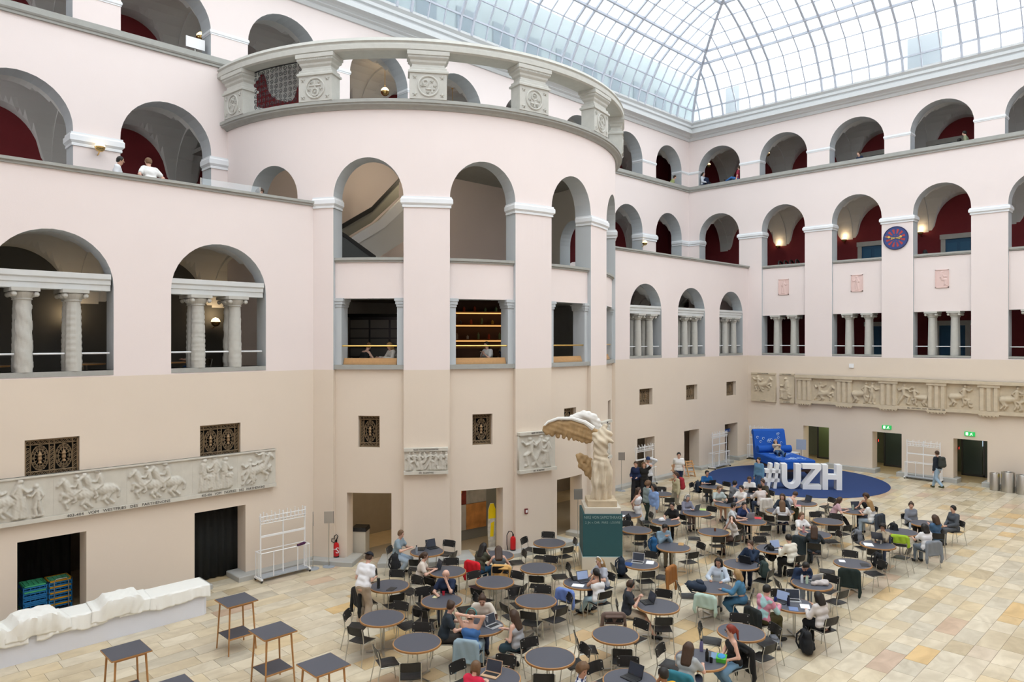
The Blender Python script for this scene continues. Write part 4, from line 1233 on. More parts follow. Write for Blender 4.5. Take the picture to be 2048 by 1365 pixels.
TBL = [  # (photo point of the top's centre, how this table is told apart)
 (854, 1103.5, 'table with two open laptops against the tower pier'), (895, 1143, 'table of the woman in the beige blouse'), (779, 1172, 'table with a black speaker and tablet'),
 (883.4, 1202, 'table of the bald man drinking tea'), (993.7, 1111, 'table of the two girls by the red extinguisher'), (1098.8, 1086, 'bare table beside the sign stand, left of the plinth'),
 (1076.5, 1136.5, 'bare table nearest the green plinth'), (989.6, 1164, 'bare table in front of the yellow jacket'), (1071.7, 1201.6, 'bare table behind the long-haired woman'),
 (1165, 1166, 'table of the woman in the white top'), (764.7, 1236, 'bare table beside the man in the cap'), (834.3, 1285, 'bare table nearest the tall tables'),
 (963, 1253, 'table of the four with the silver laptop'), (1100, 1315, 'large bare table at the front centre'), (988, 1357, 'table of the woman in red at the bottom edge'),
 (1231, 1269.7, 'bare table with a scarf on one chair'), (1260, 1362, 'table of the striped shirt at the bottom edge'), (1316, 1212.6, 'table of the man with black headphones'),
 (1482, 1264.6, 'bare table behind the red-haired woman'), (1401, 1319, 'table of the red-haired woman'), (1426, 1175, 'table with the dark backpack lying on it'),
 (1588.5, 1210, 'table of the crochet sweater and hoodie'), (1624, 1168, 'table with drink cartons and a white cloth bag'), (1705, 1127.6, 'table with a jacket over its front chair'),
 (1482.8, 1129, 'table of the man resting his chin'), (1546, 1098, 'table of the man in the cream sweater'), (1281.6, 1128, 'table with the brown quilted jacket'),
 (1346.8, 1094.7, 'table of the person in denim jacket'), (1273.5, 1060, 'bare table behind the green plinth'), (1331.4, 1044, 'table with a white cap on it'),
 (1394, 1026, 'table of the woman with white headphones and lilac shirt'), (1427, 1064, 'table of the woman on the phone'), (1255, 1029, 'table half hidden by the plinth'),
 (1322, 988, 'table behind the standing group'), (1422, 973.7, 'table of the bearded man in the blue shirt'), (1455, 1009, 'table of the pale green shirt'),
 (1496.6, 989.6, 'table of four next to the white letters'), (1560, 1022.6, 'table of the two women face to face'), (1606.5, 1006.5, 'table of the bent reader before the letters'),
 (1656, 1043, 'bare table in front of the H'), (1707.6, 1022.6, 'table of the pink blouse'), (1502.5, 1043, 'table with the red folder'),
 (1630, 1068.5, 'table with the pink bottle'), (1755.7, 1090, 'table with the raised laptop'), (1852, 1047.6, 'table of the man in the grey suit'), (1802.6, 1064, 'table with the neon green bag')]
table0 = make_round_table()
TPOS = []
rg = random.Random(11)
for i, (px, py, ph) in enumerate(TBL):
    x, y = floor_at(px, py, .742)
    TPOS.append((x, y))
    if i == 0:
        o = table0; o.location = (x, y, 0); o.rotation_euler = (0, 0, rg.random() * 3); o['label'] = 'round grey ' + ph
    else:
        dup(table0, (x, y, 0), rg.random() * 3, 'round grey ' + ph)
# ---- chairs: photo point of the backrest centre, table they stand at (1-based)
CHR = [(900,1088,1),(886,1109,1),(829,1126,1),(905,1124,2),(869,1161,2),(792,1148,3),(834,1161,3),(739,1147,3),(789,1196,3),(727,1186,3),(842,1184,4),(935,1199,4),(852,1221,4),
 (1035.5,1108.6,5),(958,1156,8),(1001,1140,8),(1037,1152,8),(1027,1175,8),(966.6,1181,8),(1055,1083,6),(1094,1070.5,6),(1144,1083.7,6),(1087,1096,6),(1133,1099,6),
 (1102,1119.6,7),(1124,1136,7),(1076,1148,7),(1087.5,1180,9),(1037,1188,9),(1032,1212,9),(1060,1232,9),(1118,1222,9),(1138,1196,9),(1145,1181,10),
 (696.6,1229,11),(717,1260,11),(795.5,1216,11),(819,1229,11),(841,1257,12),(754,1305.6,12),(817.5,1336,12),(1060,1286,14),(1152,1303,14),(1087.5,1346,14),
 (913,1335,15),(1004,1331,15),(1230,1237,16),(1281,1249,16),(1177.6,1276,16),(1243,1296,16),(1190,1338,17),(1257.4,1329,17),(1325.5,1188,18),(1323,1234,18),
 (1478,1237,19),(1423,1260,19),(1522,1291,19),(1547,1259,19),(1339,1305,20),(1378,1174,21),(1421,1187,21),(1556,1187,22),(1579.6,1168,23),(1661.6,1160,23),(1675,1186,23),
 (1698,1108.6,24),(1697,1146,24),(1755,1130,24),(1637,1125,24),(1532,1102,26),(1539,1148,25),(1520,1080,26),(1460,1141,25),(1299,1110,27),(1234,1137,27),(1291,1147,27),(1325,1138,27),
 (1291,1090,28),(1369.5,1105,28),(1403,1093,28),(1279.4,1073,29),(1250,1048,29),(1309,1068,29),(1300,1046,30),(1313,1059,30),(1374,1033,31),(1423.6,1019,31),(1391,1063,32),(1435,1078,32),(1473,1075,32),
 (1270.5,1031,33),(1321,979,34),(1341.6,1001,34),(1382.6,971,35),(1453,969,35),(1417,983,35),(1526,1030,38),(1539,1037,38),(1635,1012,39),(1662,1000.6,39),
 (1630,1030,40),(1675,1034,40),(1630,1042,40),(1687,1055,40),(1665,1056,40),(1669,1021,41),(1483.5,1053,42),(1523,1053,42),(1667,1068,43),(1600,1080,43),(1717.6,1076,44),(1751,1098,44),(1807,1100,44),(1800,1073,46)]
chair0 = make_chair()
used = [False]
CHAIRS = []
SIDE = ['behind', 'behind right of', 'right of', 'in front right of', 'in front of', 'in front left of', 'left of', 'behind left of']
ORD = {}
def place_chair(x, y, rz, ti, who='empty black chair'):
    tx, ty = TPOS[ti]
    dx, dy = x - tx, y - ty
    side = (dx * _R[0] + dy * _R[1], dx * _F[0] + dy * _F[1])     # rightwards, away from the viewer
    k = int(round(math.degrees(math.atan2(side[0], side[1])) / 45)) % 8
    ph = TBL[ti][2]
    key = (ti, k, who)
    ORD[key] = ORD.get(key, 0) + 1
    lab = '%s %s the %s' % (who, SIDE[k], ph)
    if ORD[key] > 1: lab = 'second ' + lab
    w = lab.split()
    if len(w) > 16: lab = ' '.join(w[:16])
    if not used[0]:
        used[0] = True; c = chair0; c.location = (x, y, 0); c.rotation_euler = (0, 0, rz); c['label'] = lab
    else:
        c = dup(chair0, (x, y, 0), rz, lab)
    CHAIRS.append((x, y, rz, ti))
    return c
CH_AT = {}
for px, py, ti in CHR:
    bx, by = floor_at(px, py, .71)
    tx, ty = TPOS[ti - 1]
    d = math.hypot(tx - bx, ty - by)
    fx, fy = (tx - bx) / d, (ty - by) / d
    jit = rg.uniform(-.22, .22)
    a = math.atan2(fy, fx) + jit
    dd = max(d - .22, .62)
    x, y = tx - fx * dd, ty - fy * dd
    CH_AT[(px, py)] = (x, y, a - PI / 2)
    place_chair(x, y, a - PI / 2, ti - 1)
# ---- tall square tables
def bar_table(loc, label):
    t = thing('standing_table', label, 'table', (*loc, 0), 0, 'tall square tables at the front')
    mb = MB(); mb.box2((-.345, -.345, 1.082), (.345, .345, 1.104)); mb.build('tabletop', SLATE, t)
    mb = MB()
    mb.box2((-.352, -.352, 1.076), (.352, .352, 1.083)); sweep(mb, [(-.345, -.345), (.345, -.345), (.345, .345), (-.345, .345)], [(0, 1.083), (.008, 1.083), (.008, 1.1), (0, 1.1)], closed=True); mb.build('edge_band', OAK, t)
    for sx in (-1, 1):
        for sy in (-1, 1):
            mb = MB(); mb.tube([(sx * .315, sy * .315, 0), (sx * .26, sy * .26, 1.076)], [.016, .021], 8); mb.build('leg', OAK, t)
    mb = MB(); mb.box2((-.285, -.285, .34), (.285, .285, .358)); mb.build('shelf', SLATE, t)
    for s in (-1, 1):
        mb = MB(); mb.box((0, s * .255, 1.05), (.5, .025, .055)); mb.build('apron', OAK, t)
        mb = MB(); mb.box((0, s * .29, .345), (.58, .018, .03)); mb.build('shelf_rail', OAK, t)
for loc, lab in [((7.06, 16.0), 'tall square table with oak legs nearest the draped buffet end'), ((6.84, 13.79), 'tall square table with oak legs, second from the wall'), ((4.43, 14.87), 'tall square table with oak legs in front of the buffet'), ((6.78, 11.71), 'tall square table cut by the bottom edge, right one'), ((4.5, 12.75), 'tall square table of which only a top corner shows')]:
    bar_table(loc, lab)
# ---- draped buffet
LINEN = mat('white_linen', (0.84, 0.84, 0.80), .9, var=.02)
SKIRT = mat('white_table_skirt', (0.70, 0.72, 0.78), .9, var=.02)
bf = thing('buffet_table', 'long low buffet table hidden under a smooth white skirt', 'table', (0, 18.86, 0))
mb = MB(); V = []
pts = [(-1.5, -.34), (7.34, -.34), (7.42, -.26), (7.42, .34), (-1.5, .34)]
sweep(mb, pts, [(0, 0.0), (0.0, .74), (-.02, .745), (-.3, .745), (-.3, 0.0)], closed=True); mb.build('skirt', SKIRT, bf)
mb = MB(); mb.box2((-1.45, -.3, .70), (7.36, .3, .742)); mb.build('tabletop', OAK, bf)
DZ = [0.0]
def drape(x0, x1, bumps, hang_f, hang_b, seed, label, skew=0.0):
    lift = {3: 0.0, 5: .004, 9: .018, 13: .008, 21: .022}[seed]
    """linen sheet over the table: follows boxes below it and hangs in folds over the front edge"""
    rg_ = np.random.RandomState(seed)
    nu, nv = max(16, int((x1 - x0) / .045)), 34
    L = hang_f + .70 + hang_b
    ph = rg_.rand(4) * 6
    V = []
    for i in range(nu + 1):
        x = x0 + (x1 - x0) * i / nu
        u = i / nu
        hf = hang_f * (1 + .10 * math.sin(9 * u + ph[0]) + .05 * math.sin(23 * u + ph[1]))
        for j in range(nv + 1):
            s = j / nv * (hf + .70 + hang_b) - hf
            fold = .018 * math.sin(x * 13 + ph[2]) + .012 * math.sin(x * 29 + ph[3])
            if s < 0:
                y = -.36 - .02 - abs(fold) * (-s / hf) * 1.6; z = .755 + s
            elif s > .70:
                y = .36 + .01; z = .755 - (s - .70)
            else:
                y = -.36 + s * 1.03; z = .757
            b = 0.0
            for bx, bw, bh in bumps:
                b = max(b, bh * min(1.0, max(0.0, (bw - abs(x - bx)) / .14)))
            edge = min(1.0, max(0.0, (s + hf * .35) / (hf * .35)))
            tri = abs(((x * 3.1 + s * 2.3 + ph[1]) % 1) - .5) - .25
            tri2 = abs(((x * 5.3 - s * 3.7 + ph[2]) % 1) - .5) - .25
            z += b * edge * (1.0 if s <= .5 else max(0, 1 - (s - .5) / .25)) * (1 + .25 * (s - .3))
            if b > .01:
                z += (.05 * tri + .03 * tri2) * b / .2 * edge
                if s < .05: y -= (.07 + .10 * tri2) * b / .2 * (1 + s / hf)
            else:
                z += .008 * tri * (1 if s > 0 else 0)
            if s < 0: z += -.04 * abs(tri) * (b > .01) * (-s / hf)
            V.append((x + skew * s, 18.86 + y - lift * (1 if s < .35 else -1), z + lift))
    F = [(i * (nv + 1) + j, (i + 1) * (nv + 1) + j, (i + 1) * (nv + 1) + j + 1, i * (nv + 1) + j + 1) for i in range(nu) for j in range(nv)]
    mb = MB(); mb.add(V, F)
    o = mb.build('tablecloth', LINEN, None, smooth=True)
    sm = o.modifiers.new('thickness', 'SOLIDIFY'); sm.thickness = .006; sm.offset = 1
    tag(o, label, 'tablecloth', 'white cloths on the buffet table')
drape(5.35, 7.47, [], .30, .2, 3, 'flat white tablecloth on the buffet end nearest the curtained doorway')
drape(4.78, 6.05, [(5.42, .48, .17)], .26, .1, 9, 'white tablecloth heaped over hidden boxes mid buffet', .1)
drape(3.70, 5.10, [], .32, .2, 5, 'flat white tablecloth dipping between the two heaps')
drape(3.1, 4.35, [(3.75, .5, .20)], .24, .1, 21, 'white tablecloth heaped up in front of the crates', -.1)
drape(1.6, 3.55, [(2.6, .6, .12)], .34, .2, 13, 'crumpled white tablecloth at the photo edge of the buffet')
# ---- crates in the first doorway
CG, CB_, CY = mat('crate_green', (0.08, .55, .27), .5), mat('crate_blue', (.02, .22, .55), .5), mat('crate_yellow', (.85, .45, .03), .5)
def crate(loc, top, low, label):
    t = thing('crate', label, 'crate', loc, 0, 'glass crates stacked in the doorway')
    w, d, h = .5, .5, .15
    mb = MB()
    for s in (-1, 1):
        for z in (.01, .075): mb.box((0, s * d / 2, z + .01), (w, .02, .03)); mb.box((s * w / 2, 0, z + .01), (.02, d, .03))
        for q in (-1, 1): mb.box((s * w / 2, q * d / 2, h / 2), (.03, .03, h))
        for k in range(5): mb.box((-.2 + .1 * k, s * d / 2, .06), (.012, .016, .1)); mb.box((s * w / 2, -.2 + .1 * k, .06), (.016, .012, .1))
    mb.box((0, 0, .01), (w, d, .012)); mb.build('basket', low, t)
    mb = MB()
    for s in (-1, 1): mb.box((0, s * d / 2, h - .02), (w + .02, .03, .04)); mb.box((s * w / 2, 0, h - .02), (.03, d, .04))
    mb.build('rim', top, t)
    mb = MB()
    for k in range(5): mb.box((-.2 + .1 * k, 0, h - .03), (.008, d, .05)); mb.box((0, -.2 + .1 * k, h - .03), (w, .008, .05))
    mb.build('divider', mat('crate_mint', (.15, .60, .34), .5) if top is not CG else CG, t)
lv = ['bottom', 'second', 'third', 'fourth', 'top']
for k in range(5):
    crate((4.30, 21.85, .15 * k), CG if k > 2 or k == 0 else CB_, CB_, 'green and blue glass crate, %s of the stack nearer the photo edge' % lv[k])
    crate((4.86, 21.85, .15 * k), CY, CB_, 'yellow rimmed blue glass crate, %s of the stack beside the trolley' % lv[k])
mb = MB(); mb.tube([(4.70, 21.48, .05), (4.70, 21.50, .72), (4.74, 21.5, .80), (4.98, 21.5, .80), (5.02, 21.50, .72), (5.02, 21.48, .05)], .014, 8)
hl = thing('hand_trolley', 'chrome hand trolley frame in front of the crates', 'trolley', (0, 0, 0)); mb.build('handle', CHROME, hl)
mb = MB(); mb.box2((4.66, 21.44, .01), (5.06, 21.6, .05)); mb.build('base', DSTEEL, hl)
# black curtains in the two doorways
CURT = mat('black_curtain', (.012, .013, .012), .95, var=.2, scale=6)
for i, (c, yy) in enumerate(((LWIN[1], 1.75), (LWIN[2], .55))):
    mb = MB(); n = 40; V = []
    for k in range(n + 1):
        x = c - .80 + 1.6 * k / n
        for z in (0.02, 1.1, 2.3): V.append((x, YL + yy + .035 * math.sin(k * 1.1) + .02 * math.sin(k * .37), z))
    mb.add(V, [(3 * k + j, 3 * k + 3 + j, 3 * k + 4 + j, 3 * k + 1 + j) for k in range(n) for j in range(2)])
    o = mb.build('curtain', CURT, None, smooth='all'); sm = o.modifiers.new('thickness', 'SOLIDIFY'); sm.thickness = .008
    tag(o, ('black curtain behind the crates in the first doorway', 'black curtain closing the doorway by the coat rack')[i], 'curtain')
# ---- coat racks
def coat_rack(loc, rz, label, w=1.5):
    t = thing('coat_rack', label, 'coat rack', loc, rz, 'white rolling coat racks')
    W2 = w / 2
    for x in (-W2 + .06, 0, W2 - .06):
        mb = MB(); mb.tube([(x, 0, .12), (x, 0, 1.95)], .022, 8); mb.build('post', WHITEM, t)
    for z in (1.86, 1.74, 1.66):
        mb = MB(); mb.tube([(-W2 + .05, -.05, z), (W2 - .05, -.05, z)], .014, 6); mb.build('hook_rail', WHITEM, t)
    for k in range(12):
        x = -W2 + .08 + (w - .16) * k / 11
        for s in (-1, 1):
            mb = MB(); mb.tube([(x, 0, 1.68), (x, s * .09, 1.72), (x, s * .10, 1.84 + .1 * (k % 2))], .009, 5); mb.ball((x, s * .10, 1.85 + .1 * (k % 2)), .017, 6, 4); mb.build('hook', WHITEM, t)
    mb = MB(); mb.box((0, 0, 1.28), (w - .1, .06, .05)); mb.build('middle_rail', WHITEM, t)
    for s in (-1, 1):
        mb = MB(); mb.tube([(-W2, s * .17, .84), (W2, s * .17, .84)], .016, 6); mb.build('umbrella_rail', WHITEM, t)
        mb = MB(); mb.tube([(s * W2, -.19, .84), (s * W2, .19, .84)], .016, 6); mb.build('end_rail', WHITEM, t)
        for k in range(5):
            mb = MB(); mb.tube([(s * W2, -.17 + .085 * k, .12), (s * W2, -.17 + .085 * k, .84)], .010, 5); mb.build('end_bar', WHITEM, t)
        mb = MB(); mb.box((s * W2, 0, .10), (.06, .46, .05)); mb.build('foot', WHITEM, t)
        for q in (-1, 1):
            mb = MB(); mb.tube([(s * W2 - .015, q * .2, .045), (s * W2 + .015, q * .2, .045)], .04, 10); mb.build('caster', BLACKC, t)
    for x in (-W2 / 2, W2 / 2):
        mb = MB(); mb.tube([(x, -.17, .13), (x, -.17, .84)], .014, 6); mb.build('divider_bar', WHITEM, t)
    mb = MB(); mb.box((0, 0, .125), (w - .06, .34, .03)); mb.build('drip_tray', mat('grey_tray', (.35, .38, .42), .4), t)
coat_rack((10.2, 19.92, 0), 0, 'white coat rack with a purple umbrella beside the curtained doorway', 1.52)
coat_rack((28.75, 20.05, 0), 0, 'white coat rack behind the three walking people')
coat_rack((35.75, 20.02, 0), 0, 'white coat rack between the two far doorways, beside the blue carpet', 1.6)
coat_rack((39.62, 19.55, 0), PI / 2, 'white coat rack in the far corner behind the blue bed')
coat_rack((39.66, 11.08, 0), PI / 2, 'white coat rack the backpack walker is passing', 1.6)
um = thing('umbrella', 'folded purple umbrella lying on the coat rack rail', 'umbrella', (10.72, 19.75, .87), .1)
mb = MB(); mb.tube([(-.16, 0, 0), (.06, 0, .02)], [.035, .045], 8); mb.tube([(.06, 0, .02), (.12, 0, .025)], [.045, .02], 8); mb.build('cover', mat('purple_cloth', (.06, .01, .05), .7), um)
# ---- sign stands and extinguishers
def sign_stand(loc, rz, h, label):
    t = thing('sign_stand', label, 'sign', (*loc, 0), rz, 'metal sign stands')
    mb = MB(); mb.lathe([(.19, 0), (.19, .012), (.17, .022), (.001, .026)], 24); mb.build('base', mat('grey_cast_base', (.33, .36, .40), .5), t)
    mb = MB(); mb.tube([(0, 0, .02), (0, 0, h)], .011, 8); mb.build('pole', CHROME, t)
    mb = MB(); mb.box((0, -.015, h + .10), (.28, .016, .36)); mb.build('panel', mat('brushed_panel', (.42, .40, .37), .4, .7), t)
    mb = MB(); mb.box((.146, -.012, h + .10), (.012, .022, .37)); mb.build('panel_edge', DSTEEL, t)
sign_stand((11.16, 19.9), rad(62), 1.42, 'metal sign stand seen edge-on beside the coat rack')
sign_stand((11.62, 19.75), rad(-40), 1.42, 'metal sign stand facing the hall by the tower pier')
sign_stand((18.9, 16.8 - .9), rad(-38), 1.62, 'metal sign stand left of the statue doorway')
sign_stand((27.0, 20.1), rad(-45), 1.5, 'metal sign stand at the tower edge behind the walkers')
REDX = mat('extinguisher_red', (.55, .012, .015), .3)
def extinguisher(loc, label, hose):
    t = thing('fire_extinguisher', label, 'extinguisher', loc, rad(-40))
    mb = MB(); mb.lathe([(.001, 0), (.085, 0), (.09, .015), (.09, .36), (.075, .42), (.03, .45), (.03, .47), (.001, .47)], 20); mb.build('cylinder', REDX, t, smooth=True)
    mb = MB(); mb.lathe([(.091, 0), (.091, .04)], 20); mb.build('foot_ring', BLACKC, t)
    mb = MB(); mb.box((0, 0, .50), (.05, .05, .06)); mb.tube([(0, 0, .53), (-.02, -.09, .55)], .014, 6); mb.build('valve', BLACKC, t)
    mb = MB(); mb.tube(hose, .014, 6); mb.build('hose', BLACKC, t)
    return t
e1 = extinguisher((12.04, 20.02, .15), 'red fire extinguisher with white lettering on the plinth by the tower door', [(.0, 0, .52), (.06, -.04, .66), (.02, -.06, .72), (-.04, -.06, .68), (-.05, -.07, .58), (-.12, -.08, .60), (-.13, -.09, .52), (-.06, -.1, .48), (0, -.1, .52)])
cu = text('S', .26, frame((.05, -.094, .22), (1, 0, 0), (0, 0, 1)), WHITEM, e1)
text('FEUER', .05, frame((-.04, -.092, .26), (1, 0, 0), (0, 0, 1)), WHITEM, e1)
e2_ = extinguisher((16.5, 16.62, .15), 'plain red fire extinguisher with a long black hose behind the girls', [(0, 0, .52), (-.05, -.02, .62), (-.14, -.02, .62), (-.2, -.02, .5), (-.2, -.02, .2), (-.17, -.04, .02)])
fb = thing('fire_call_box', 'small red fire call box on the tower pier', 'alarm', cyl(-12.5, 1.35, TR + .02), rad(-12.5))
mb = MB(); mb.box((0, 0, 0), (.11, .05, .16)); mb.build('housing', mat('dark_red_box', (.16, .02, .02), .4), fb); mb = MB(); mb.box((0, -.028, .0), (.07, .01, .09)); mb.build('window', WHITEM, fb)
wb = thing('wall_box', 'small white square box on the cream far wall above the frieze', 'fixture', (XR, 14.66, 5.58))
mb = MB(); mb.box((-.03, 0, 0), (.06, .24, .22)); mb.build('cover', WHITEM, wb)
# ---- exit signs and doorway contents on the far wall
EXG = mat('exit_sign_green', (.02, .45, .10), .5, emit=((.02, .5, .10), .5)); EXW2 = mat('exit_sign_white', (.9, 1, .9), .5, emit=((.9, 1, .9), .8))
for i, y in enumerate((12.9, 9.18)):
    t = thing('exit_sign', ('green exit sign over the middle far doorway', 'green exit sign over the doorway by the steel bins')[i], 'sign', (XR, y, 2.44), 0, 'green exit signs on the far wall')
    mb = MB(); mb.box((-.03, 0, 0), (.06, .44, .2)); mb.build('lightbox', EXG, t)
    mb = MB()
    faceR(mb, [(-.16, -.07), (-.06, -.07), (-.06, .07), (-.16, .07)], .06, .064); mb.build('door_pictogram', EXW2, t)
    mb = MB()
    for pl2 in ([(.02, .0), (.06, .05), (.10, .03), (.06, -.02)], [(.04, -.02), (.0, -.07), (.02, -.08), (.07, -.03)], [(.07, -.02), (.11, -.05), (.10, -.08), (.13, -.06), (.11, .0)], [(.08, .055), (.1, .075), (.12, .055), (.1, .04)]): faceR(mb, pl2, .06, .064)
    mb.build('running_figure', EXW2, t)
DGL = mat('dark_door_glass', (.05, .07, .07), .12)
for i, c in enumerate(RD[:3]):
    t = thing('glass_door', 'dark framed glass door deep in the %s' % ('far doorway beside the blue bed', 'middle far doorway', 'far doorway by the steel bins')[i], 'door', (XR + 2.6, c, 0), 0)
    for y in (-.95, -.02, .95):
        mb = MB(); mb.box((0, y, 1.2), (.08, .08, 2.4)); mb.build('stile', DSTEEL, t)
    for z in (.05, 2.38): mb = MB(); mb.box((0, 0, z), (.08, 1.9, .1)); mb.build('rail', DSTEEL, t)
    for y in (-.48, .48): mb = MB(); mb.box((0, y, 1.2), (.02, .85, 2.2)); mb.build('pane', (mat('green_door_glass', (.10, .13, .07), .2), DGL, DGL)[i], t)
    if i:
        t2 = thing('floor_display', 'small glowing red digit beside the %s' % ('middle far doorway', 'doorway by the steel bins')[i - 1], 'display', (XR + .72, c + .68, 1.62))
        mb = MB(); mb.box((0, -.02, 0), (.05, .05, .14)); mb.build('housing', BLACK, t2)
        mb = MB(); mb.box((-.028, -.046, 0), (.02, .012, .10)); mb.build('digit', mat('red_led', (1, .05, .03), .4, emit=((1, .03, .02), 6)), t2)
lw = thing('glowing_window', 'pale self-glowing window behind the glass door by the steel bins', 'window', (XR + 3.5, 9.0, 1.75)); mb = MB(); mb.box((0, .3, 0), (.04, .5, .6)); mb.build('pane', mat('self_lit_pane', (.6, .75, .85), .5, emit=((.6, .8, .95), 1.2)), lw)  # glow in the pane material stands in for daylight
ds = thing('direction_sign', 'blue hanging sign in the doorway at the far corner', 'sign', (38.15, YL + .35, 1.72)); mb = MB(); mb.box((0, 0, 0), (.9, .05, .18)); mb.build('panel', mat('sign_blue', (.01, .05, .25), .5), ds)
text('i', .14, frame((.36, -.028, 0), (1, 0, 0), (0, 0, 1)), WHITEM, ds)
# steel bins
for i, (x, y, r, h) in enumerate(((39.45, 8.03, .20, .80), (39.40, 7.50, .27, .92), (39.32, 6.92, .26, .88))):
    t = thing('steel_bin', ('slim brushed steel bin next to the doorway', 'wide brushed steel bin with a yellow sticker', 'brushed steel bin with a white label at the photo edge')[i], 'bin', (x, y, 0), rad(225), 'brushed steel bins')
    mb = MB(); mb.lathe([(.001, 0), (r, 0), (r, h - .02), (r - .01, h), (r - .05, h), (r - .06, h - .04), (.001, h - .04)], 28); mb.build('drum', CHROME, t, smooth=True)
    mb = MB(); mb.lathe([(r - .055, h - .035), (.001, h - .03)], 24); mb.build('opening', BLACK, t)  # black disc painted as the dark inside the drum
    mb = MB(); w = .2 if i else .1
    a = rad(-55)
    V = []
    for k in range(5):
        q = PI * 1.0 + (k - 2) * w / (4 * r) * 1.6 + rad(40)
        for z in ((h - .28, h - .12) if i else (h - .07, h + .005)): V.append(((r + .003) * math.cos(q), (r + .003) * math.sin(q), z))
    mb.add(V, [(2 * k, 2 * k + 2, 2 * k + 3, 2 * k + 1) for k in range(4)]); mb.build('sticker', mat('yellow_sticker', (.85, .62, .0), .5) if i == 1 else WHITEM, t)
# ---- statue on its pedestal
pd = thing('statue_pedestal', 'square dark teal pedestal with inscription under the winged statue', 'pedestal', (17.8, 14.06, 0), rad(-45))
TEAL = mat('dark_teal_paint', (.022, .085, .095), .6, var=.06, scale=3); BEIGE = mat('beige_painted_wood', (.60, .55, .46), .7, var=.04)
mb = MB(); mb.box2((-.63, -.64, 0), (.63, .64, .38)); mb.build('foot_block', BEIGE, pd)
mb = MB(); mb.box2((-.61, -.62, .38), (.61, .62, .40)); mb.build('foot_fillet', mat('pale_teal_edge', (.30, .45, .47), .6), pd)
mb = MB(); mb.box2((-.60, -.61, .40), (.60, .61, 1.68)); mb.build('body', TEAL, pd)
mb = MB(); mb.box2((-.54, -.54, 1.68), (.56, .55, 1.86)); mb.build('upper_block', BEIGE, pd)
mb = MB(); mb.box2((-.44, -.44, 1.86), (.46, .45, 2.04)); mb.build('stone_base', mat('worn_tan_plaster', (.52, .42, .29), .8, var=.2, scale=5), pd)
LET = mat('pale_teal_lettering', (.26, .36, .35), .7)
text('NIKE VON SAMOTHRAKE', .125, frame((.0, -.612, 1.585), (1, 0, 0), (0, 0, 1)), LET, pd, sx=.80)
text('2. JH. v. CHR.  PARIS - LOUVRE', .10, frame((0, -.612, 1.43), (1, 0, 0), (0, 0, 1)), LET, pd, sx=.80)
# ---- blue carpet, letters, giant bed
cp = MB(); cp.lathe([(.001, .0), (4.2, .0), (4.2, .010), (4.18, .014), (.001, .014)], 90)
o = cp.build('carpet', mat('navy_blue_carpet', (.018, .045, .15), .95, var=.1, scale=30)); o.location = (35.3, 15.6, .001)
tag(o, 'large round navy blue carpet under the white letters', 'carpet')
LW = mat('white_letter_paint', (.84, .85, .86), .5)
ang = math.atan2(-2.72, 2.12)
org = np.array([32.16, 15.71])
d_ = np.array([math.cos(ang), math.sin(ang)])
def letter(ch, s0, polys, lab, h=1.16, dep=.42):
    p = org + d_ * s0
    t = thing('letter_block', lab, 'letter', (p[0], p[1], .015), ang, 'white block letters on the carpet')
    for k, pl2 in enumerate(polys):
        mb = MB(); mb.prism(pl2, dep, 0, M=lambda x, y, z: (x, z, y * h)); mb.build('stroke', LW, t)
U_out = [(0, 1), (.24, 1), (.24, .42)] + [(.43 - .19 * math.cos(a), .40 - .20 * math.sin(a)) for a in np.linspace(0, PI, 9)] + [(.62, .42), (.62, 1), (.86, 1), (.86, .38)] + [(.43 + .43 * math.cos(a), .38 - .38 * math.sin(a)) for a in np.linspace(0, PI, 13)]
letter('#', 0.0, [[(.12, 0), (.26, 0), (.40, 1), (.26, 1)], [(.42, 0), (.56, 0), (.70, 1), (.56, 1)], [(.06, .62), (.74, .62), (.74, .76), (.06, .76)], [(.0, .26), (.70, .26), (.70, .40), (.0, .40)]], 'white block hash sign at the head of the carpet letters')
letter('U', .80, [U_out], 'white block letter U between the hash and the Z')
letter('Z', 1.74, [[(0, .82), (.82, .82), (.82, 1), (0, 1)], [(0, .18), (.22, .18), (.82, .82), (.56, .82)], [(0, 0), (.82, 0), (.82, .18), (0, .18)]], 'white block letter Z between the U and the H')
letter('H', 2.62, [[(0, 0), (.24, 0), (.24, 1), (0, 1)], [(.62, 0), (.86, 0), (.86, 1), (.62, 1)], [(.24, .42), (.62, .42), (.62, .60), (.24, .60)]], 'white block letter H at the end of the row')
BB = mat('bright_blue_upholstery', (.005, .085, .42), .75, var=.05); BW = mat('white_line_drawing', (.55, .72, .9), .8)
bed = thing('giant_daybed', 'giant bright blue daybed with rolled headrest and white drawings', 'bed', (36.0, 16.5, .015), math.atan2(-.63, .78))
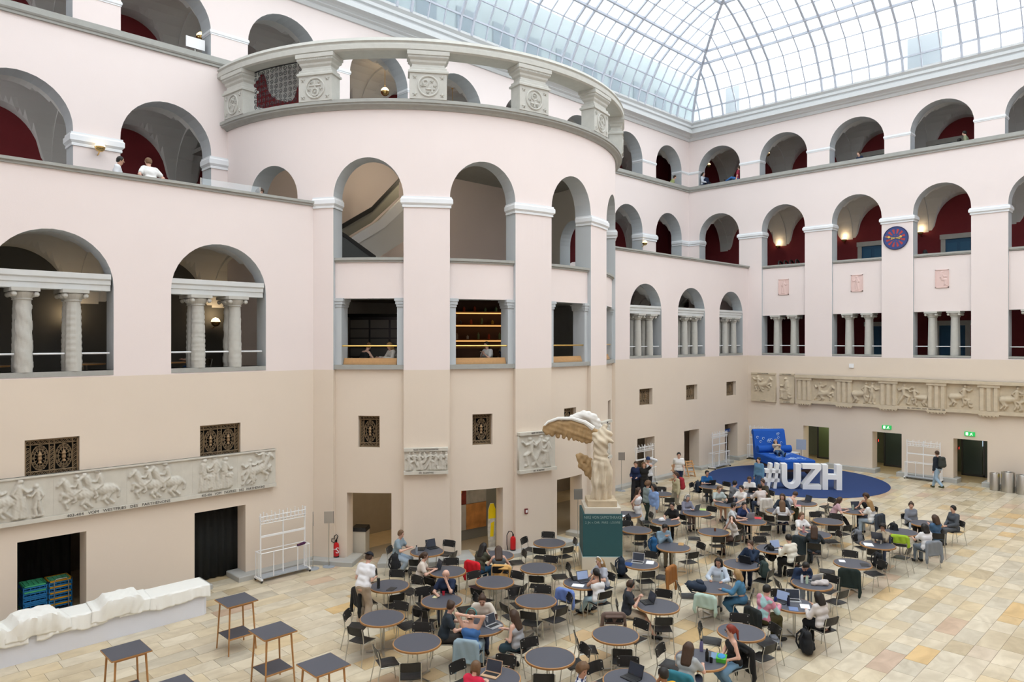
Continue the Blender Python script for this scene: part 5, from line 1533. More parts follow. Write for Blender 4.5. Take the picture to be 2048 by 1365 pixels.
# local: x along the width (1.75), y away from the viewer along the length (2.9)
mb = MB(); sweep(mb, [(-.86, -1.42), (.86, -1.42), (.86, 1.40), (-.86, 1.40)], [(0, .55), (.03, .60), (.03, .95), (0, 1.0), (-.86, 1.0), (-.86, .55)], closed=True); mb.build('mattress', BB, bed)
mb = MB(); prof = [(1.15, 1.0), (1.45, 1.05), (1.62, 1.7), (1.72, 2.08), (1.86, 2.16), (1.98, 2.06), (1.96, 1.9), (1.86, 1.85), (1.78, 1.3), (1.7, .6), (1.2, .6)]
mb.prism([(y, z) for y, z in prof], 1.74, -.87, M=lambda a, b, c: (c, a, b)); mb.build('headrest', BB, bed)
mb = MB(); mb.tube([(-.86, 1.22, 1.17), (.95, 1.22, 1.17)], .19, 16); mb.build('bolster', BB, bed)
rgb = random.Random(4)
for k in range(16):
    mb = MB(); x, y = rgb.uniform(-.7, .5), rgb.uniform(-1.3, .9)
    mb.tube([(x + .05 * q, y + .05 * math.sin(q * 1.7 + k), 1.012) for q in range(6)], .012, 4); mb.build('drawn_line', BW, bed)
for k in range(12):
    mb = MB(); x, z = rgb.uniform(-.75, .6), rgb.uniform(1.3, 2.0)
    y = 1.45 + (z - 1.05) * .27
    mb.tube([(x + .06 * math.cos(q), y - .03 + .27 * .06 * math.sin(q), z + .06 * math.sin(q)) for q in np.linspace(0, 5, 8)], .012, 4); mb.build('drawn_line', BW, bed)
BARK = mat('brown_root_carving', (.10, .055, .035), .8, var=.4, scale=8)
mb = MB(); mb.box2((-.8, -1.36, .42), (.8, 1.6, .56)); mb.build('base_frame', BARK, bed)
for sx in (-1, 1):
    for y in (-1.15, 1.3):
        mb = MB(); mb.tube([(sx * .62, y, .46), (sx * .72, y - .08, .25), (sx * .66, y - .1, .1), (sx * .74, y - .16, .0)], [.16, .11, .08, .12], 8); mb.build('leg', BARK, bed)
sb = thing('info_board', 'small printed board on a stand beside the blue bed', 'sign', (38.6, 16.75, 0), rad(-60))
mb = MB(); mb.tube([(0, 0, 0), (0, 0, 1.05)], .015, 6); mb.build('pole', DSTEEL, sb); mb = MB(); mb.box((0, -.02, 1.3), (.5, .03, .55)); mb.build('panel', mat('printed_grey_panel', (.35, .4, .5), .6), sb); mb = MB(); mb.lathe([(.18, 0), (.18, .02)], 16); mb.build('base', DSTEEL, sb)
wt = thing('side_table', 'plain white table behind the blue bed', 'table', (39.1, 17.6, 0), 0)
mb = MB(); mb.box((0, 0, .74), (.6, .9, .03)); mb.build('tabletop', WHITEM, wt)
for sx in (-1, 1):
    for sy in (-1, 1): mb = MB(); mb.tube([(sx * .27, sy * .42, 0), (sx * .27, sy * .42, .73)], .018, 6); mb.build('leg', DSTEEL, wt)
# ---- high chairs
BEECH = mat('pale_beech', (.60, .36, .17), .5, var=.1)
for i, (x, y, a) in enumerate(((30.9, 19.75, 200), (32.35, 19.8, 160))):
    t = thing('high_chair', ('pale wooden child high chair next to the far doorway', 'pale wooden child high chair behind the man in the white shirt')[i], 'chair', (x, y, 0), rad(a), 'wooden high chairs')
    for s in (-1, 1):
        mb = MB(); mb.prism([(-.26, 0), (.26, 0), (.26, .04), (-.18, .04)], .02, s * .2 - .01, M=lambda p, q, z: (z, p, q)); mb.build('foot_runner', BEECH, t)
        mb = MB(); mb.prism([(-.24, .04), (-.16, .04), (.12, .80), (.04, .80)], .03, s * .2 - .015, M=lambda p, q, z: (z, -p, q)); mb.build('side_upright', BEECH, t)
    for nm, y0, z, dp in (('seat', -.02, .50, .3), ('footplate', .06, .25, .28)): mb = MB(); mb.box((0, y0, z), (.38, dp, .02)); mb.build(nm, BEECH, t)
    for z in (.62, .74): mb = MB(); mb.box((0, -.06 - (z - .6) * .3, z), (.40, .02, .08)); mb.build('back_slat', BEECH, t)
    mb = MB(); mb.box((0, .12, .62), (.40, .03, .03)); mb.build('front_bar', BEECH, t)
# ---- inside the tower doorways
ps = cyl(TB[1], 0, TR - 2.2)
t = thing('poster_wall', 'grey partition with four large photographs in the middle tower doorway', 'poster', (ps[0] + .2, ps[1], 0), rad(-8))
mb = MB(); mb.box2((-1.5, 0, 0), (1.5, .08, 2.6)); mb.build('partition', mat('partition_grey', (.24, .24, .22), .8), t)
pm = [mat('poster_flowers', (.22, .03, .02), .6, var=.9, scale=5), mat('poster_bw_sketch', (.42, .40, .37), .6, var=.5, scale=4), mat('poster_portrait', (.55, .52, .48), .6, var=.2, scale=3), mat('poster_orange', (.60, .26, .08), .6, var=.7, scale=3)]
for k, (x, z) in enumerate(((-.9, 1.25), (-.05, 1.25), (-.9, .35), (-.05, .35))):
    mb = MB(); mb.box2((x, -.02, z), (x + .84, 0, z + .88)); mb.build('photograph', pm[k], t)
mb = MB(); mb.ball((-.42, -.03, .95), (.07, .015, .10), 10, 6); mb.box((-.42, -.03, .68), (.26, .02, .36)); mb.build('printed_figure', BLACK, t)
mb = MB(); mb.ball((-.62, -.03, 1.75), (.12, .015, .1), 8, 5); mb.ball((-.35, -.03, 1.7), (.12, .015, .1), 8, 5); mb.build('printed_blossom', mat('blossom_orange', (.75, .30, .03), .6), t)
p = cyl(TB[1] + 4.2, 0, TR - .75)
t = thing('standing_banner', 'yellow and white surfboard shaped banner in the middle tower doorway', 'banner', (*p[:2], 0), rad(-20))
mb = MB(); mb.prism([(-.12, 0), (.12, 0), (.15, .7), (.13, 1.35), (.06, 1.55), (-.06, 1.55), (-.13, 1.35), (-.15, .7)], .03, 0, M=lambda x, y, z: (x, z, y)); mb.build('board', mat('banner_white_print', (.55, .52, .45), .6, var=.6, scale=9), t)
mb = MB(); mb.prism([(-.13, 1.05), (.13, 1.05), (.125, 1.35), (.06, 1.545), (-.06, 1.545), (-.125, 1.35)], .006, -.008, M=lambda x, y, z: (x, z, y)); mb.prism([(-.07, .45), (.05, .45), (.08, .95), (-.04, .9)], .006, -.008, M=lambda x, y, z: (x, z, y)); mb.build('yellow_print', mat('banner_yellow', (.85, .62, .0), .5), t)
p = cyl(TB[2] + 1.0, 0, TR - 1.5)
t = thing('wheelie_bin', 'dark green wheeled bin with a white paper sign in the doorway left of the statue', 'bin', (p[0], p[1], 0), rad(-25))
GB = mat('dark_green_plastic', (.035, .05, .035), .5)
mb = MB(); mb.box((0, 0, .52), (.5, .55, .9), None, 0, 1.12); mb.build('body', GB, t); mb = MB(); mb.box((0, 0, 1.0), (.62, .66, .06)); mb.build('rim', GB, t)
mb = MB(); mb.box((0, 0, 1.035), (.5, .52, .01)); mb.build('opening', BLACK, t); mb = MB(); mb.box((0, -.31, .72), (.4, .01, .26)); mb.build('paper_sign', WHITEM, t)  # opening is a black plate standing in for the dark inside
text('Abfall', .12, frame((0, -.318, .70), (1, 0, 0), (0, 0, 1)), TEXTM, t)
for s in (-1, 1): mb = MB(); mb.tube([(s * .2, .22, .08), (s * .26, .22, .08)], .08, 10); mb.build('wheel', BLACKC, t)
p = cyl(TB[0] - 4.0, 0, TR - 1.0)
t = thing('cabinet_bin', 'pale bin with a black lid inside the first tower door', 'bin', (p[0], p[1], 0), rad(-50)); mb = MB(); mb.box((0, 0, .4), (.45, .45, .8)); mb.build('body', BEIGE, t); mb = MB(); mb.box((0, 0, .85), (.5, .5, .12), None, 0, .9); mb.build('lid', BLACKC, t)
# ================================================================== SHAPES GROWN FROM DISTANCE FIELDS (people, bags, cloth, statue)
_CO = np.array([(i, j, k) for i in (0, 1) for j in (0, 1) for k in (0, 1)])
_ED = [(a, b) for a in range(8) for b in range(8) if a < b and np.abs(_CO[a] - _CO[b]).sum() == 1]
def surf(fn, lo, hi, h):
    """closed quad mesh of the zero surface of fn inside a box (naive surface nets)"""
    lo = np.array(lo, float) - 1.5 * h
    n = np.maximum(4, np.ceil((np.array(hi, float) + 1.5 * h - lo) / h).astype(int)) + 1
    g = [lo[q] + h * np.arange(n[q]) for q in range(3)]
    X, Y, Z = np.meshgrid(*g, indexing='ij')
    f = fn(np.stack([X.ravel(), Y.ravel(), Z.ravel()], 1)).reshape(n)
    f = np.where(np.abs(f) < 1e-9, 1e-9, f)
    s = f < 0
    cnt = sum(s[a:n[0] - 1 + a, b:n[1] - 1 + b, c:n[2] - 1 + c].astype(np.int8) for a, b, c in _CO)
    I = np.argwhere((cnt > 0) & (cnt < 8))
    if len(I) == 0: return np.zeros((0, 3)), []
    val = np.stack([f[I[:, 0] + a, I[:, 1] + b, I[:, 2] + c] for a, b, c in _CO], 1)
    acc = np.zeros((len(I), 3)); num = np.zeros(len(I))
    for a, b in _ED:
        fa, fb = val[:, a], val[:, b]
        m = (fa < 0) != (fb < 0)
        t = np.where(m, fa / np.where(m, fa - fb, 1), 0)
        p = _CO[a] + t[:, None] * (_CO[b] - _CO[a])
        acc += np.where(m[:, None], p, 0); num += m
    V = lo + h * (I + acc / num[:, None])
    idx = -np.ones(tuple(n - 1), int)
    idx[I[:, 0], I[:, 1], I[:, 2]] = np.arange(len(I))
    F = []
    for ax in range(3):
        o1, o2 = [(1, 2), (2, 0), (0, 1)][ax]
        sl = [slice(None)] * 3; sl[ax] = slice(0, n[ax] - 1); s0 = s[tuple(sl)]
        sl[ax] = slice(1, n[ax]); s1 = s[tuple(sl)]
        E = np.argwhere(s0 != s1)
        E = E[(E[:, o1] > 0) & (E[:, o2] > 0) & (E[:, o1] < n[o1] - 1) & (E[:, o2] < n[o2] - 1)]
        fl = s0[E[:, 0], E[:, 1], E[:, 2]]
        u, v = np.zeros(3, int), np.zeros(3, int); u[o1] = 1; v[o2] = 1
        q = [idx[tuple((E - u - v).T)], idx[tuple((E - v).T)], idx[tuple(E.T)], idx[tuple((E - u).T)]]
        Q = np.stack(q, 1)
        Q[~fl] = Q[~fl][:, ::-1]
        F.append(Q)
    return V, np.vstack(F).tolist()
def cd(P, a, b, ra, rb=None):
    rb = ra if rb is None else rb
    a, b = np.array(a, float), np.array(b, float)
    d = b - a; L = d @ d + 1e-12
    t = np.clip((P - a) @ d / L, 0, 1)
    return np.sqrt((((P - a) - t[:, None] * d) ** 2).sum(1)) - (ra + (rb - ra) * t)
def sm(a, b, k):
    if k <= 0: return np.minimum(a, b)
    h = np.clip(.5 + .5 * (b - a) / k, 0, 1)
    return b * (1 - h) + a * h - k * h * (1 - h)
def sbox(P, c, half, r):
    q = np.abs(P - np.array(c)) - (np.array(half) - r)
    return np.sqrt((np.maximum(q, 0) ** 2).sum(1)) + np.minimum(q.max(1), 0) - r
class Field:
    def __init__(self, k=.03): self.c, self.k, self.extra = [], k, []
    def add(self, a, b, ra, rb=None, k=None): self.c.append((np.array(a, float), np.array(b, float), ra, ra if rb is None else rb, self.k if k is None else k)); return self
    def bounds(self):
        lo = np.min([np.minimum(a - ra, b - rb) for a, b, ra, rb, k in self.c], 0); hi = np.max([np.maximum(a + ra, b + rb) for a, b, ra, rb, k in self.c], 0)
        return lo, hi
    def __call__(self, P):
        d = None
        for a, b, ra, rb, k in self.c:
            e = cd(P, a, b, ra, rb); d = e if d is None else sm(d, e, k)
        for fn in self.extra: d = fn(P, d)
        return d
    def build(self, name, m, h, parent=None, more=None):
        lo, hi = self.bounds()
        V, F = surf(self, lo, hi, h)
        mb = MB(); mb.add(V, F)
        if more: more(mb)
        return mb.build(name, m, parent, smooth='all')
SKIN = [mat('skin_fair', (.66, .40, .30), .55), mat('skin_tan', (.50, .28, .19), .55), mat('skin_brown', (.30, .15, .09), .55)]
HAIRC = {'dark': (.012, .009, .007), 'brown': (.055, .028, .015), 'light': (.14, .075, .035), 'blond': (.33, .20, .08), 'red': (.20, .025, .012), 'grey': (.2, .19, .18)}
EYEM, MOUTHM = mat('eye_dark', (.015, .012, .01), .3), mat('lips', (.38, .13, .11), .5)
_e = MB(); _e.ball((0, 0, 0), (.011, .006, .008), 6, 4); EYE = _e.mesh('eye', EYEM)
_e = MB(); _e.ball((0, 0, 0), (.024, .006, .007), 8, 4); MOUTH = _e.mesh('mouth', MOUTHM)
def cloth(c):
    if isinstance(c, bpy.types.Material): return c
    return mat('cloth_%02x%02x%02x' % tuple(int(255 * min(1, v) ** .4545) for v in c), c, .9, var=.06, scale=8)
def ik(S, T, l1, l2, pole):
    S, T = np.array(S, float), np.array(T, float)
    d = T - S; L = np.linalg.norm(d)
    if L > (l1 + l2) * .995: T = S + d * (l1 + l2) * .995 / L; d = T - S; L = np.linalg.norm(d)
    a = (l1 * l1 - l2 * l2 + L * L) / (2 * L)
    hh = math.sqrt(max(1e-6, l1 * l1 - a * a))
    u = d / L; p = np.array(pole, float); p = p - (p @ u) * u; p /= np.linalg.norm(p) + 1e-9
    return S + u * a + p * hh, T
def add_hand(mb, W, D, side, curl, s=1.0):
    """five separate fingers rooted in the palm; W wrist, D forearm direction"""
    D = D / np.linalg.norm(D)
    up = np.array([0, 0, 1.0]); sidev = np.cross(D, up); n_ = np.linalg.norm(sidev)
    sidev = np.array([1.0, 0, 0]) if n_ < .2 else sidev / n_
    nrm = np.cross(sidev, D)
    knk = W + D * .085 * s
    for q in range(4):
        off = (q - 1.5) * .018 * s
        L = (.062, .074, .070, .055)[q] * s
        a = knk + sidev * off
        b = a + D * L * .55 - nrm * L * curl * .25
        c = b + D * L * .45 * (1 - curl * .5) - nrm * L * .5 * curl
        mb.tube([a - D * .02, a, b, c], [.008 * s, .0085 * s, .0075 * s, .0055 * s], 5)
    a = W + D * .03 * s + sidev * side * .026 * s
    b = a + D * .03 * s + sidev * side * .022 * s - nrm * .01
    mb.tube([a, b, b + D * .026 * s], [.010 * s, .009 * s, .006 * s], 5)
NPEOPLE = [0]
def person(pos, heading, label, pose='sit', arms='table', lean=12, turn=0, look=0, pitch=10, hair=('short', 'brown'), skin=0, top=((.5, .5, .5), 'short'), bottom=((.05, .07, .13), 'long'), shoes=(.03, .03, .03), s=1.0, wear=(), res=None, legs='normal', fem=False, group=None):
    x, y, z = pos
    dep = x * _F[0] + y * _F[1]
    if res is None: res = .023 if dep < 20 else .028 if dep < 28 else .034
    sw = .150 if fem else .172
    J = {}
    up = np.array([0, 0, 1.0])
    l = rad(lean); tw = rad(turn)
    if pose == 'sit': pel = np.array([0, -.03, .555]); th, sh = .43, .44
    elif pose == 'floor': pel = np.array([0, 0, .11]); th, sh = .43, .43
    elif pose == 'lie': pel = np.array([0, 0, .12]); th, sh = .43, .43; l = rad(-52)
    else: pel = np.array([0, 0, .94]); th, sh = .44, .44
    td = np.array([0, math.sin(l), math.cos(l)]); fd = np.array([0, math.cos(l), -math.sin(l)]); rx = np.array([math.cos(tw), math.sin(tw), 0])
    fd = fd + np.array([-math.sin(tw), 0, 0]); fd /= np.linalg.norm(fd)
    waist, chest, nk = pel + td * .17, pel + td * .34, pel + td * .50
    lk = rad(look) + tw; pt = rad(pitch) + l * .5
    hf = np.array([-math.sin(lk) * math.cos(pt), math.cos(lk) * math.cos(pt), -math.sin(pt)])
    hr = np.array([math.cos(lk), math.sin(lk), 0]); hu = np.cross(hr, hf)
    head = nk + td * .07 + hu * .105 + hf * .015
    HS = [nk - td * .05 + rx * q * sw for q in (-1, 1)]
    hips = [pel + np.array([q * .085, 0, -.02]) for q in (-1, 1)]
    K, A, T = [], [], []
    for i, q in enumerate((-1, 1)):
        if pose == 'sit':
            tgt = np.array([q * .10, .40, .09]); pole = (0, .6, 1)
            if legs == 'tuck': tgt = np.array([q * .12, .12, .10])
            if legs == 'out': tgt = np.array([q * .12, .62, .08])
            if legs == 'cross' and i: tgt = np.array([-.06, .60, .30])
        elif pose in ('floor',): tgt = np.array([q * .07, .80 if legs == 'out' else .38, .06]); pole = (0, .2, 1)
        elif pose == 'lie': tgt = np.array([q * .12, .84, .06]); pole = (q * .3, 0, 1)
        elif legs == 'walk': tgt = np.array([q * .07, q * .30, .08 + (.10 if q < 0 else 0)]); pole = (0, 1, 0)
        else: tgt = np.array([q * .10, .02 - .03 * i, .08]); pole = (0, 1, 0)
        k_, a_ = ik(hips[i], tgt, th, sh, pole); K.append(k_); A.append(a_)
        d = np.array([q * .25, 1, 0]); d /= np.linalg.norm(d)
        if pose in ('lie', 'floor'): d = np.array([q * .3, .35, .9]); d /= np.linalg.norm(d)
        T.append(a_ + d * .15 + np.array([0, 0, -.035 if pose not in ('lie', 'floor') else 0]))
    E, Wr = [], []
    base = {'table': (.17, .44, .79), 'laptop': (.09, .40, .81), 'lap': (.08, .24, .66), 'phone': (.035, .27, .92), 'crossed': (-.10, .20, .93), 'write': (.10, .36, .79)}
    for i, q in enumerate((-1, 1)):
        pole = (q * .7, -.5, -.6)
        am = arms if isinstance(arms, str) else arms[i]
        zo = 0 if pose == 'sit' else pel[2] - .555
        if am in base:
            b = base[am]; tg = np.array([q * b[0], b[1], b[2] + zo])
        elif am == 'chin': tg = head + hf * .085 + np.array([q * .035, 0, -.13]); pole = (q * .5, .3, -1)
        elif am == 'hair': tg = head + hr * q * .10 + hu * .05; pole = (q, .3, -.3)
        elif am == 'behind': tg = head - hf * .10 + hr * q * .05; pole = (q, 0, .25)
        elif am == 'hip': tg = pel + np.array([q * .16, .03, .06]); pole = (q, -.4, .1)
        elif am == 'back': tg = pel + np.array([q * .05, -.15, .02]); pole = (q, -.8, 0)
        elif am == 'fwd': tg = pel + np.array([q * .14, .30, .14]); pole = (q * .4, -1, -.4)
        elif am == 'lean': tg = np.array([q * .30, .42, 1.02]); pole = (q, -.3, .3)
        elif am == 'swing': tg = pel + np.array([q * .23, -q * .20, -.06]); pole = (q * .2, -1, 0)
        else: tg = pel + np.array([q * .22, .05, -.12]); pole = (q * .3, -1, 0)
        e_, w_ = ik(HS[i], tg, .285, .25, pole); E.append(e_); Wr.append(w_)
    B = Field(.03)
    bd = .010
    B.add(hips[0], hips[1], .105).add(waist - rx * .06, waist + rx * .06, .092).add(chest - rx * .085 + fd * .01, chest + rx * .085 + fd * .01, .100)
    B.add(HS[0] * .9 + HS[1] * .1, HS[1] * .9 + HS[0] * .1, .058).add(nk - td * .06, head - hu * .05, .050, .048)
    B.add(head - hu * .03, head + hu * .024 - hf * .012, .076, .084).add(head - hu * .075 + hf * .028, head - hu * .085 + hf * .034, .045, .040)
    B.add(head + hf * .088 + hu * .006, head + hf * .104 - hu * .022, .010, .015, k=.012)
    for q in (-1, 1): B.add(head + hr * q * .086 + hu * .012, head + hr * q * .086 - hu * .022, .015, k=.008)
    for i in (0, 1):
        B.add(hips[i], K[i], .085, .056).add(K[i], A[i], .054, .036).add(A[i] + np.array([0, -.03, -.03]), T[i], .036, .030)
        B.add(HS[i], E[i], .046, .037).add(E[i], Wr[i], .037, .026)
        D = (Wr[i] - E[i]) / np.linalg.norm(Wr[i] - E[i]); B.add(Wr[i], Wr[i] + D * .075, .026, .030)
    def fingers(mb):
        for i in (0, 1): add_hand(mb, Wr[i], Wr[i] - E[i], 1 if i == 0 else -1, .9 if (arms in ('phone', 'behind')) else .35)
    ob = B.build('person', SKIN[skin], res, None, fingers)
    ob.scale = (s, s, s); ob.location = (x, y, z); ob.rotation_euler = (0, 0, heading - PI / 2)
    tag(ob, label, 'person', group)
    # ---- garments
    g = .017
    C = Field(.03); tc, sl = top[0], top[1]
    hem = pel + td * (.02 if 'crop' not in wear else .20)
    if 'crop' not in wear: C.add(hips[0] + td * .05, hips[1] + td * .05, .108 + g)
    C.add(waist - rx * .06 + (td * .05 if 'crop' in wear else 0), waist + rx * .06 + (td * .05 if 'crop' in wear else 0), .095 + g).add(chest - rx * .085 + fd * .01, chest + rx * .085 + fd * .01, .102 + g)
    if sl != 'tank':
        C.add(HS[0] * .93 + HS[1] * .07, HS[1] * .93 + HS[0] * .07, .060 + g)
        for i in (0, 1):
            if sl == 'short': C.add(HS[i], HS[i] + (E[i] - HS[i]) * .62, .052 + g, .050 + g)
            else: C.add(HS[i], E[i], .052 + g, .044 + g).add(E[i], Wr[i], .044 + g, .036 + g)
    else:
        for i in (0, 1): C.add(chest + rx * (i * 2 - 1) * .08 + td * .06, HS[i] * .62 + HS[1 - i] * .38 + td * .03, .055, .030)
    ph = (x * 7 + y * 3) % 6
    C.extra.append(lambda P, d: d + .007 * np.sin(P[:, 2] * 31 + P[:, 0] * 22 + ph) * np.sin(P[:, 1] * 24 + P[:, 2] * 9 + ph))
    C.build('top', cloth(tc), res, ob)
    Q = Field(.025); bc, bl = bottom[0], bottom[1]
    Q.add(hips[0] + td * .03, hips[1] + td * .03, .105 + g * .8)
    for i in (0, 1):
        if bl == 'skirt': Q.add(hips[i], hips[i] + (K[i] - hips[i]) * .8, .105, .11)
        elif bl == 'shorts': Q.add(hips[i], hips[i] + (K[i] - hips[i]) * .85, .09 + g, .075 + g)
        else:
            w = .012 if 'wide' in wear else 0
            Q.add(hips[i], K[i], .087 + g, .060 + g + w).add(K[i], K[i] + (A[i] - K[i]) * .95, .058 + g + w, .042 + g + w * 2)
    Q.extra.append(lambda P, d: d + .005 * np.sin(P[:, 2] * 38 + P[:, 1] * 21 + ph) * np.sin(P[:, 0] * 30 + ph))
    Q.build('skirt' if bl == 'skirt' else 'trousers', cloth(bc), res, ob)
    for i in (0, 1):
        S = Field(.02); S.add(A[i] + np.array([0, -.035, -.035]), T[i], .046, .042).add(A[i] + np.array([0, -.02, 0]), A[i] + np.array([0, -.01, -.03]), .048)
        S.extra.append(lambda P, d, a=A[i]: np.maximum(d, (a[2] - .078) - P[:, 2]) if pose in ('sit', 'stand') else d)
        S.build('shoe', cloth(shoes), max(res, .026), ob)
    # ---- hair
    st, hc = hair
    hm = mat('hair_' + hc, HAIRC[hc], .55, var=.3, scale=25)
    if st != 'bald':
        Hh = Field(.025)
        Hh.add(head + hu * .010 - hf * .012, head + hu * .026 - hf * .018, .095, .093)
        Hh.add(head - hf * .045 - hu * .03, head - hf * .040 + hu * .01, .066, .074)
        if st in ('long', 'half'):
            for q in (-1, 0, 1): Hh.add(head - hf * .06 + hr * q * .055, head - hf * .085 - hu * (.30 if st == 'long' else .17) + hr * q * .06, .055, .05)
        if st in ('long', 'bob', 'half'):
            for q in (-1, 1): Hh.add(head + hr * q * .075 - hf * .015, head + hr * q * .080 - hu * .12, .036, .03)
        if st == 'bun': Hh.add(head - hf * .075 + hu * .085, head - hf * .08 + hu * .09, .044)
        if st == 'tail': Hh.add(head - hf * .10 + hu * .03, head - hf * .14 - hu * .05, .035, .03).add(head - hf * .14 - hu * .05, head - hf * .12 - hu * .24, .034, .018)
        fc = head + hf * .125 - hu * .035
        amp = .014 if st == 'curly' else .004
        if st == 'curly': Hh.add(head + hu * .03, head + hu * .035, .112); Hh.add(head - hf * .05 - hu * .02, head - hf * .05, .10)
        Hh.extra.append(lambda P, d: d + amp * np.sin(P[:, 0] * 95 + 1) * np.sin(P[:, 1] * 95) * np.sin(P[:, 2] * 90))
        Hh.extra.append(lambda P, d: np.maximum(d, .112 - np.sqrt(((P - fc) ** 2).sum(1))))
        if st in ('short', 'curly', 'bun'): Hh.extra.append(lambda P, d: np.maximum(d, -((P - head) @ hu) - .075))
        Hh.build('hair', hm, min(res, .024), ob)
    for q in (-1, 1):
        e = link('eye', EYE, ob, tuple(head + hf * .080 + hr * q * .033 + hu * .012)); e.rotation_euler = (0, 0, lk)
    e = link('mouth', MOUTH, ob, tuple(head + hf * .078 - hu * .062)); e.rotation_euler = (0, 0, lk)
    if 'phones' in wear or 'whitephones' in wear or 'tealphones' in wear:
        hmn = mat('headphone_' + ('white' if 'whitephones' in wear else 'teal' if 'tealphones' in wear else 'black'), (.75, .75, .73) if 'whitephones' in wear else (.05, .22, .22) if 'tealphones' in wear else (.01, .01, .01), .4)
        mb = MB(); mb.tube([head + hr * .112 * math.cos(a) + hu * (.125 * math.sin(a) + .02) for a in np.linspace(0, PI, 13)], .014, 6)
        for q in (-1, 1): mb.tube([head + hr * q * .088 + hu * .0, head + hr * q * .118], .036, 10)
        mb.build('headphones', hmn, ob)
    if 'cap' in wear or 'bluecap' in wear or 'whitecap' in wear:
        cm_ = mat('cap_navy' if 'cap' in wear else 'cap_blue' if 'bluecap' in wear else 'cap_white', (.008, .010, .018) if 'cap' in wear else (.02, .04, .12) if 'bluecap' in wear else (.7, .7, .7), .8)
        Hc = Field(.02); Hc.add(head + hu * .022 - hf * .01, head + hu * .036 - hf * .014, .108, .102)
        Hc.extra.append(lambda P, d: np.maximum(d, -((P - head) @ hu) + .035))
        sgn = -1 if 'backwards' in wear else 1
        def brim(mb):
            mb.add([head + hu * .045 + hf * sgn * (.09 + .09 * math.sin(a)) + hr * .09 * math.cos(a) + hu * o for o in (0, .012) for a in np.linspace(0, PI, 9)], [tuple(range(9)), tuple(range(17, 8, -1))] + [(i, i + 1, i + 10, i + 9) for i in range(8)])
        Hc.build('cap', cm_, .024, ob, brim)
    if 'glasses' in wear:
        mb = MB()
        for q in (-1, 1): mb.tube(ring(tuple(head + hf * .092 + hr * q * .034 + hu * .010), .024, 8, tuple(hr), tuple(hu)), .004, 4, closed=True)
        mb.build('glasses', BLACKC, ob)
    if 'backpack' in wear or 'redpack' in wear:
        bmk = cloth((.035, .04, .035)) if 'backpack' in wear else cloth((.30, .02, .03))
        c0 = chest - fd * .22 - td * .06
        Bf = Field(.06); Bf.add(c0 - rx * .075 + td * .02, c0 + rx * .075 + td * .02, .112).add(c0 - rx * .07 + td * .16, c0 + rx * .07 + td * .16, .10).add(c0 - rx * .08 - td * .12, c0 + rx * .08 - td * .12, .115).add(c0 - fd * .07 - td * .1 - rx * .05, c0 - fd * .07 - td * .1 + rx * .05, .07)
        def strap(mb):
            for i in (0, 1): mb.tube([HS[i] * .75 + HS[1 - i] * .25 - fd * .10 + td * .02, HS[i] * .75 + HS[1 - i] * .25 + td * .075, HS[i] * .75 + HS[1 - i] * .25 + fd * .10 - td * .02, HS[i] * .8 + HS[1 - i] * .2 + fd * .06 - td * .22], .022, 6)
        Bf.build('backpack', bmk, .03, ob, strap)
    NPEOPLE[0] += 1
    ob['_wr'] = 0
    del ob['_wr']
    return ob
def banded(name, c1, c2, scale, kind):
    m = mat(name, c1, .9); nt = m.node_tree; b = nt.nodes['Principled BSDF']
    tc = nt.nodes.new('ShaderNodeTexCoord'); cr = nt.nodes.new('ShaderNodeValToRGB')
    if kind == 'wave': n = nt.nodes.new('ShaderNodeTexWave'); n.bands_direction = 'Z'; n.inputs['Scale'].default_value = scale
    else: n = nt.nodes.new('ShaderNodeTexVoronoi'); n.inputs['Scale'].default_value = scale
    nt.links.new(tc.outputs['Object'], n.inputs['Vector']); cr.color_ramp.interpolation = 'CONSTANT'
    el = cr.color_ramp.elements; el[0].color = lin(c1); el[1].position = .55; el[1].color = lin(c2)
    nt.links.new(n.outputs[1 if kind != 'wave' else 0], cr.inputs[0]); nt.links.new(cr.outputs[0], b.inputs['Base Color']); return m
STRIPE = banded('navy_white_stripes', (.70, .70, .72), (.03, .05, .15), 7.0, 'wave')
CROCH = banded('pink_turquoise_crochet', (.58, .24, .32), (.36, .56, .56), 6.0, 'vor')
W_, K_, N_, G_ = (.72, .71, .69), (.012, .012, .013), (.012, .022, .055), (.22, .23, .24)
JEAN, LJEAN, BEI, BLK = (.05, .11, .22), (.36, .45, .55), (.46, .38, .28), (.012, .012, .014)
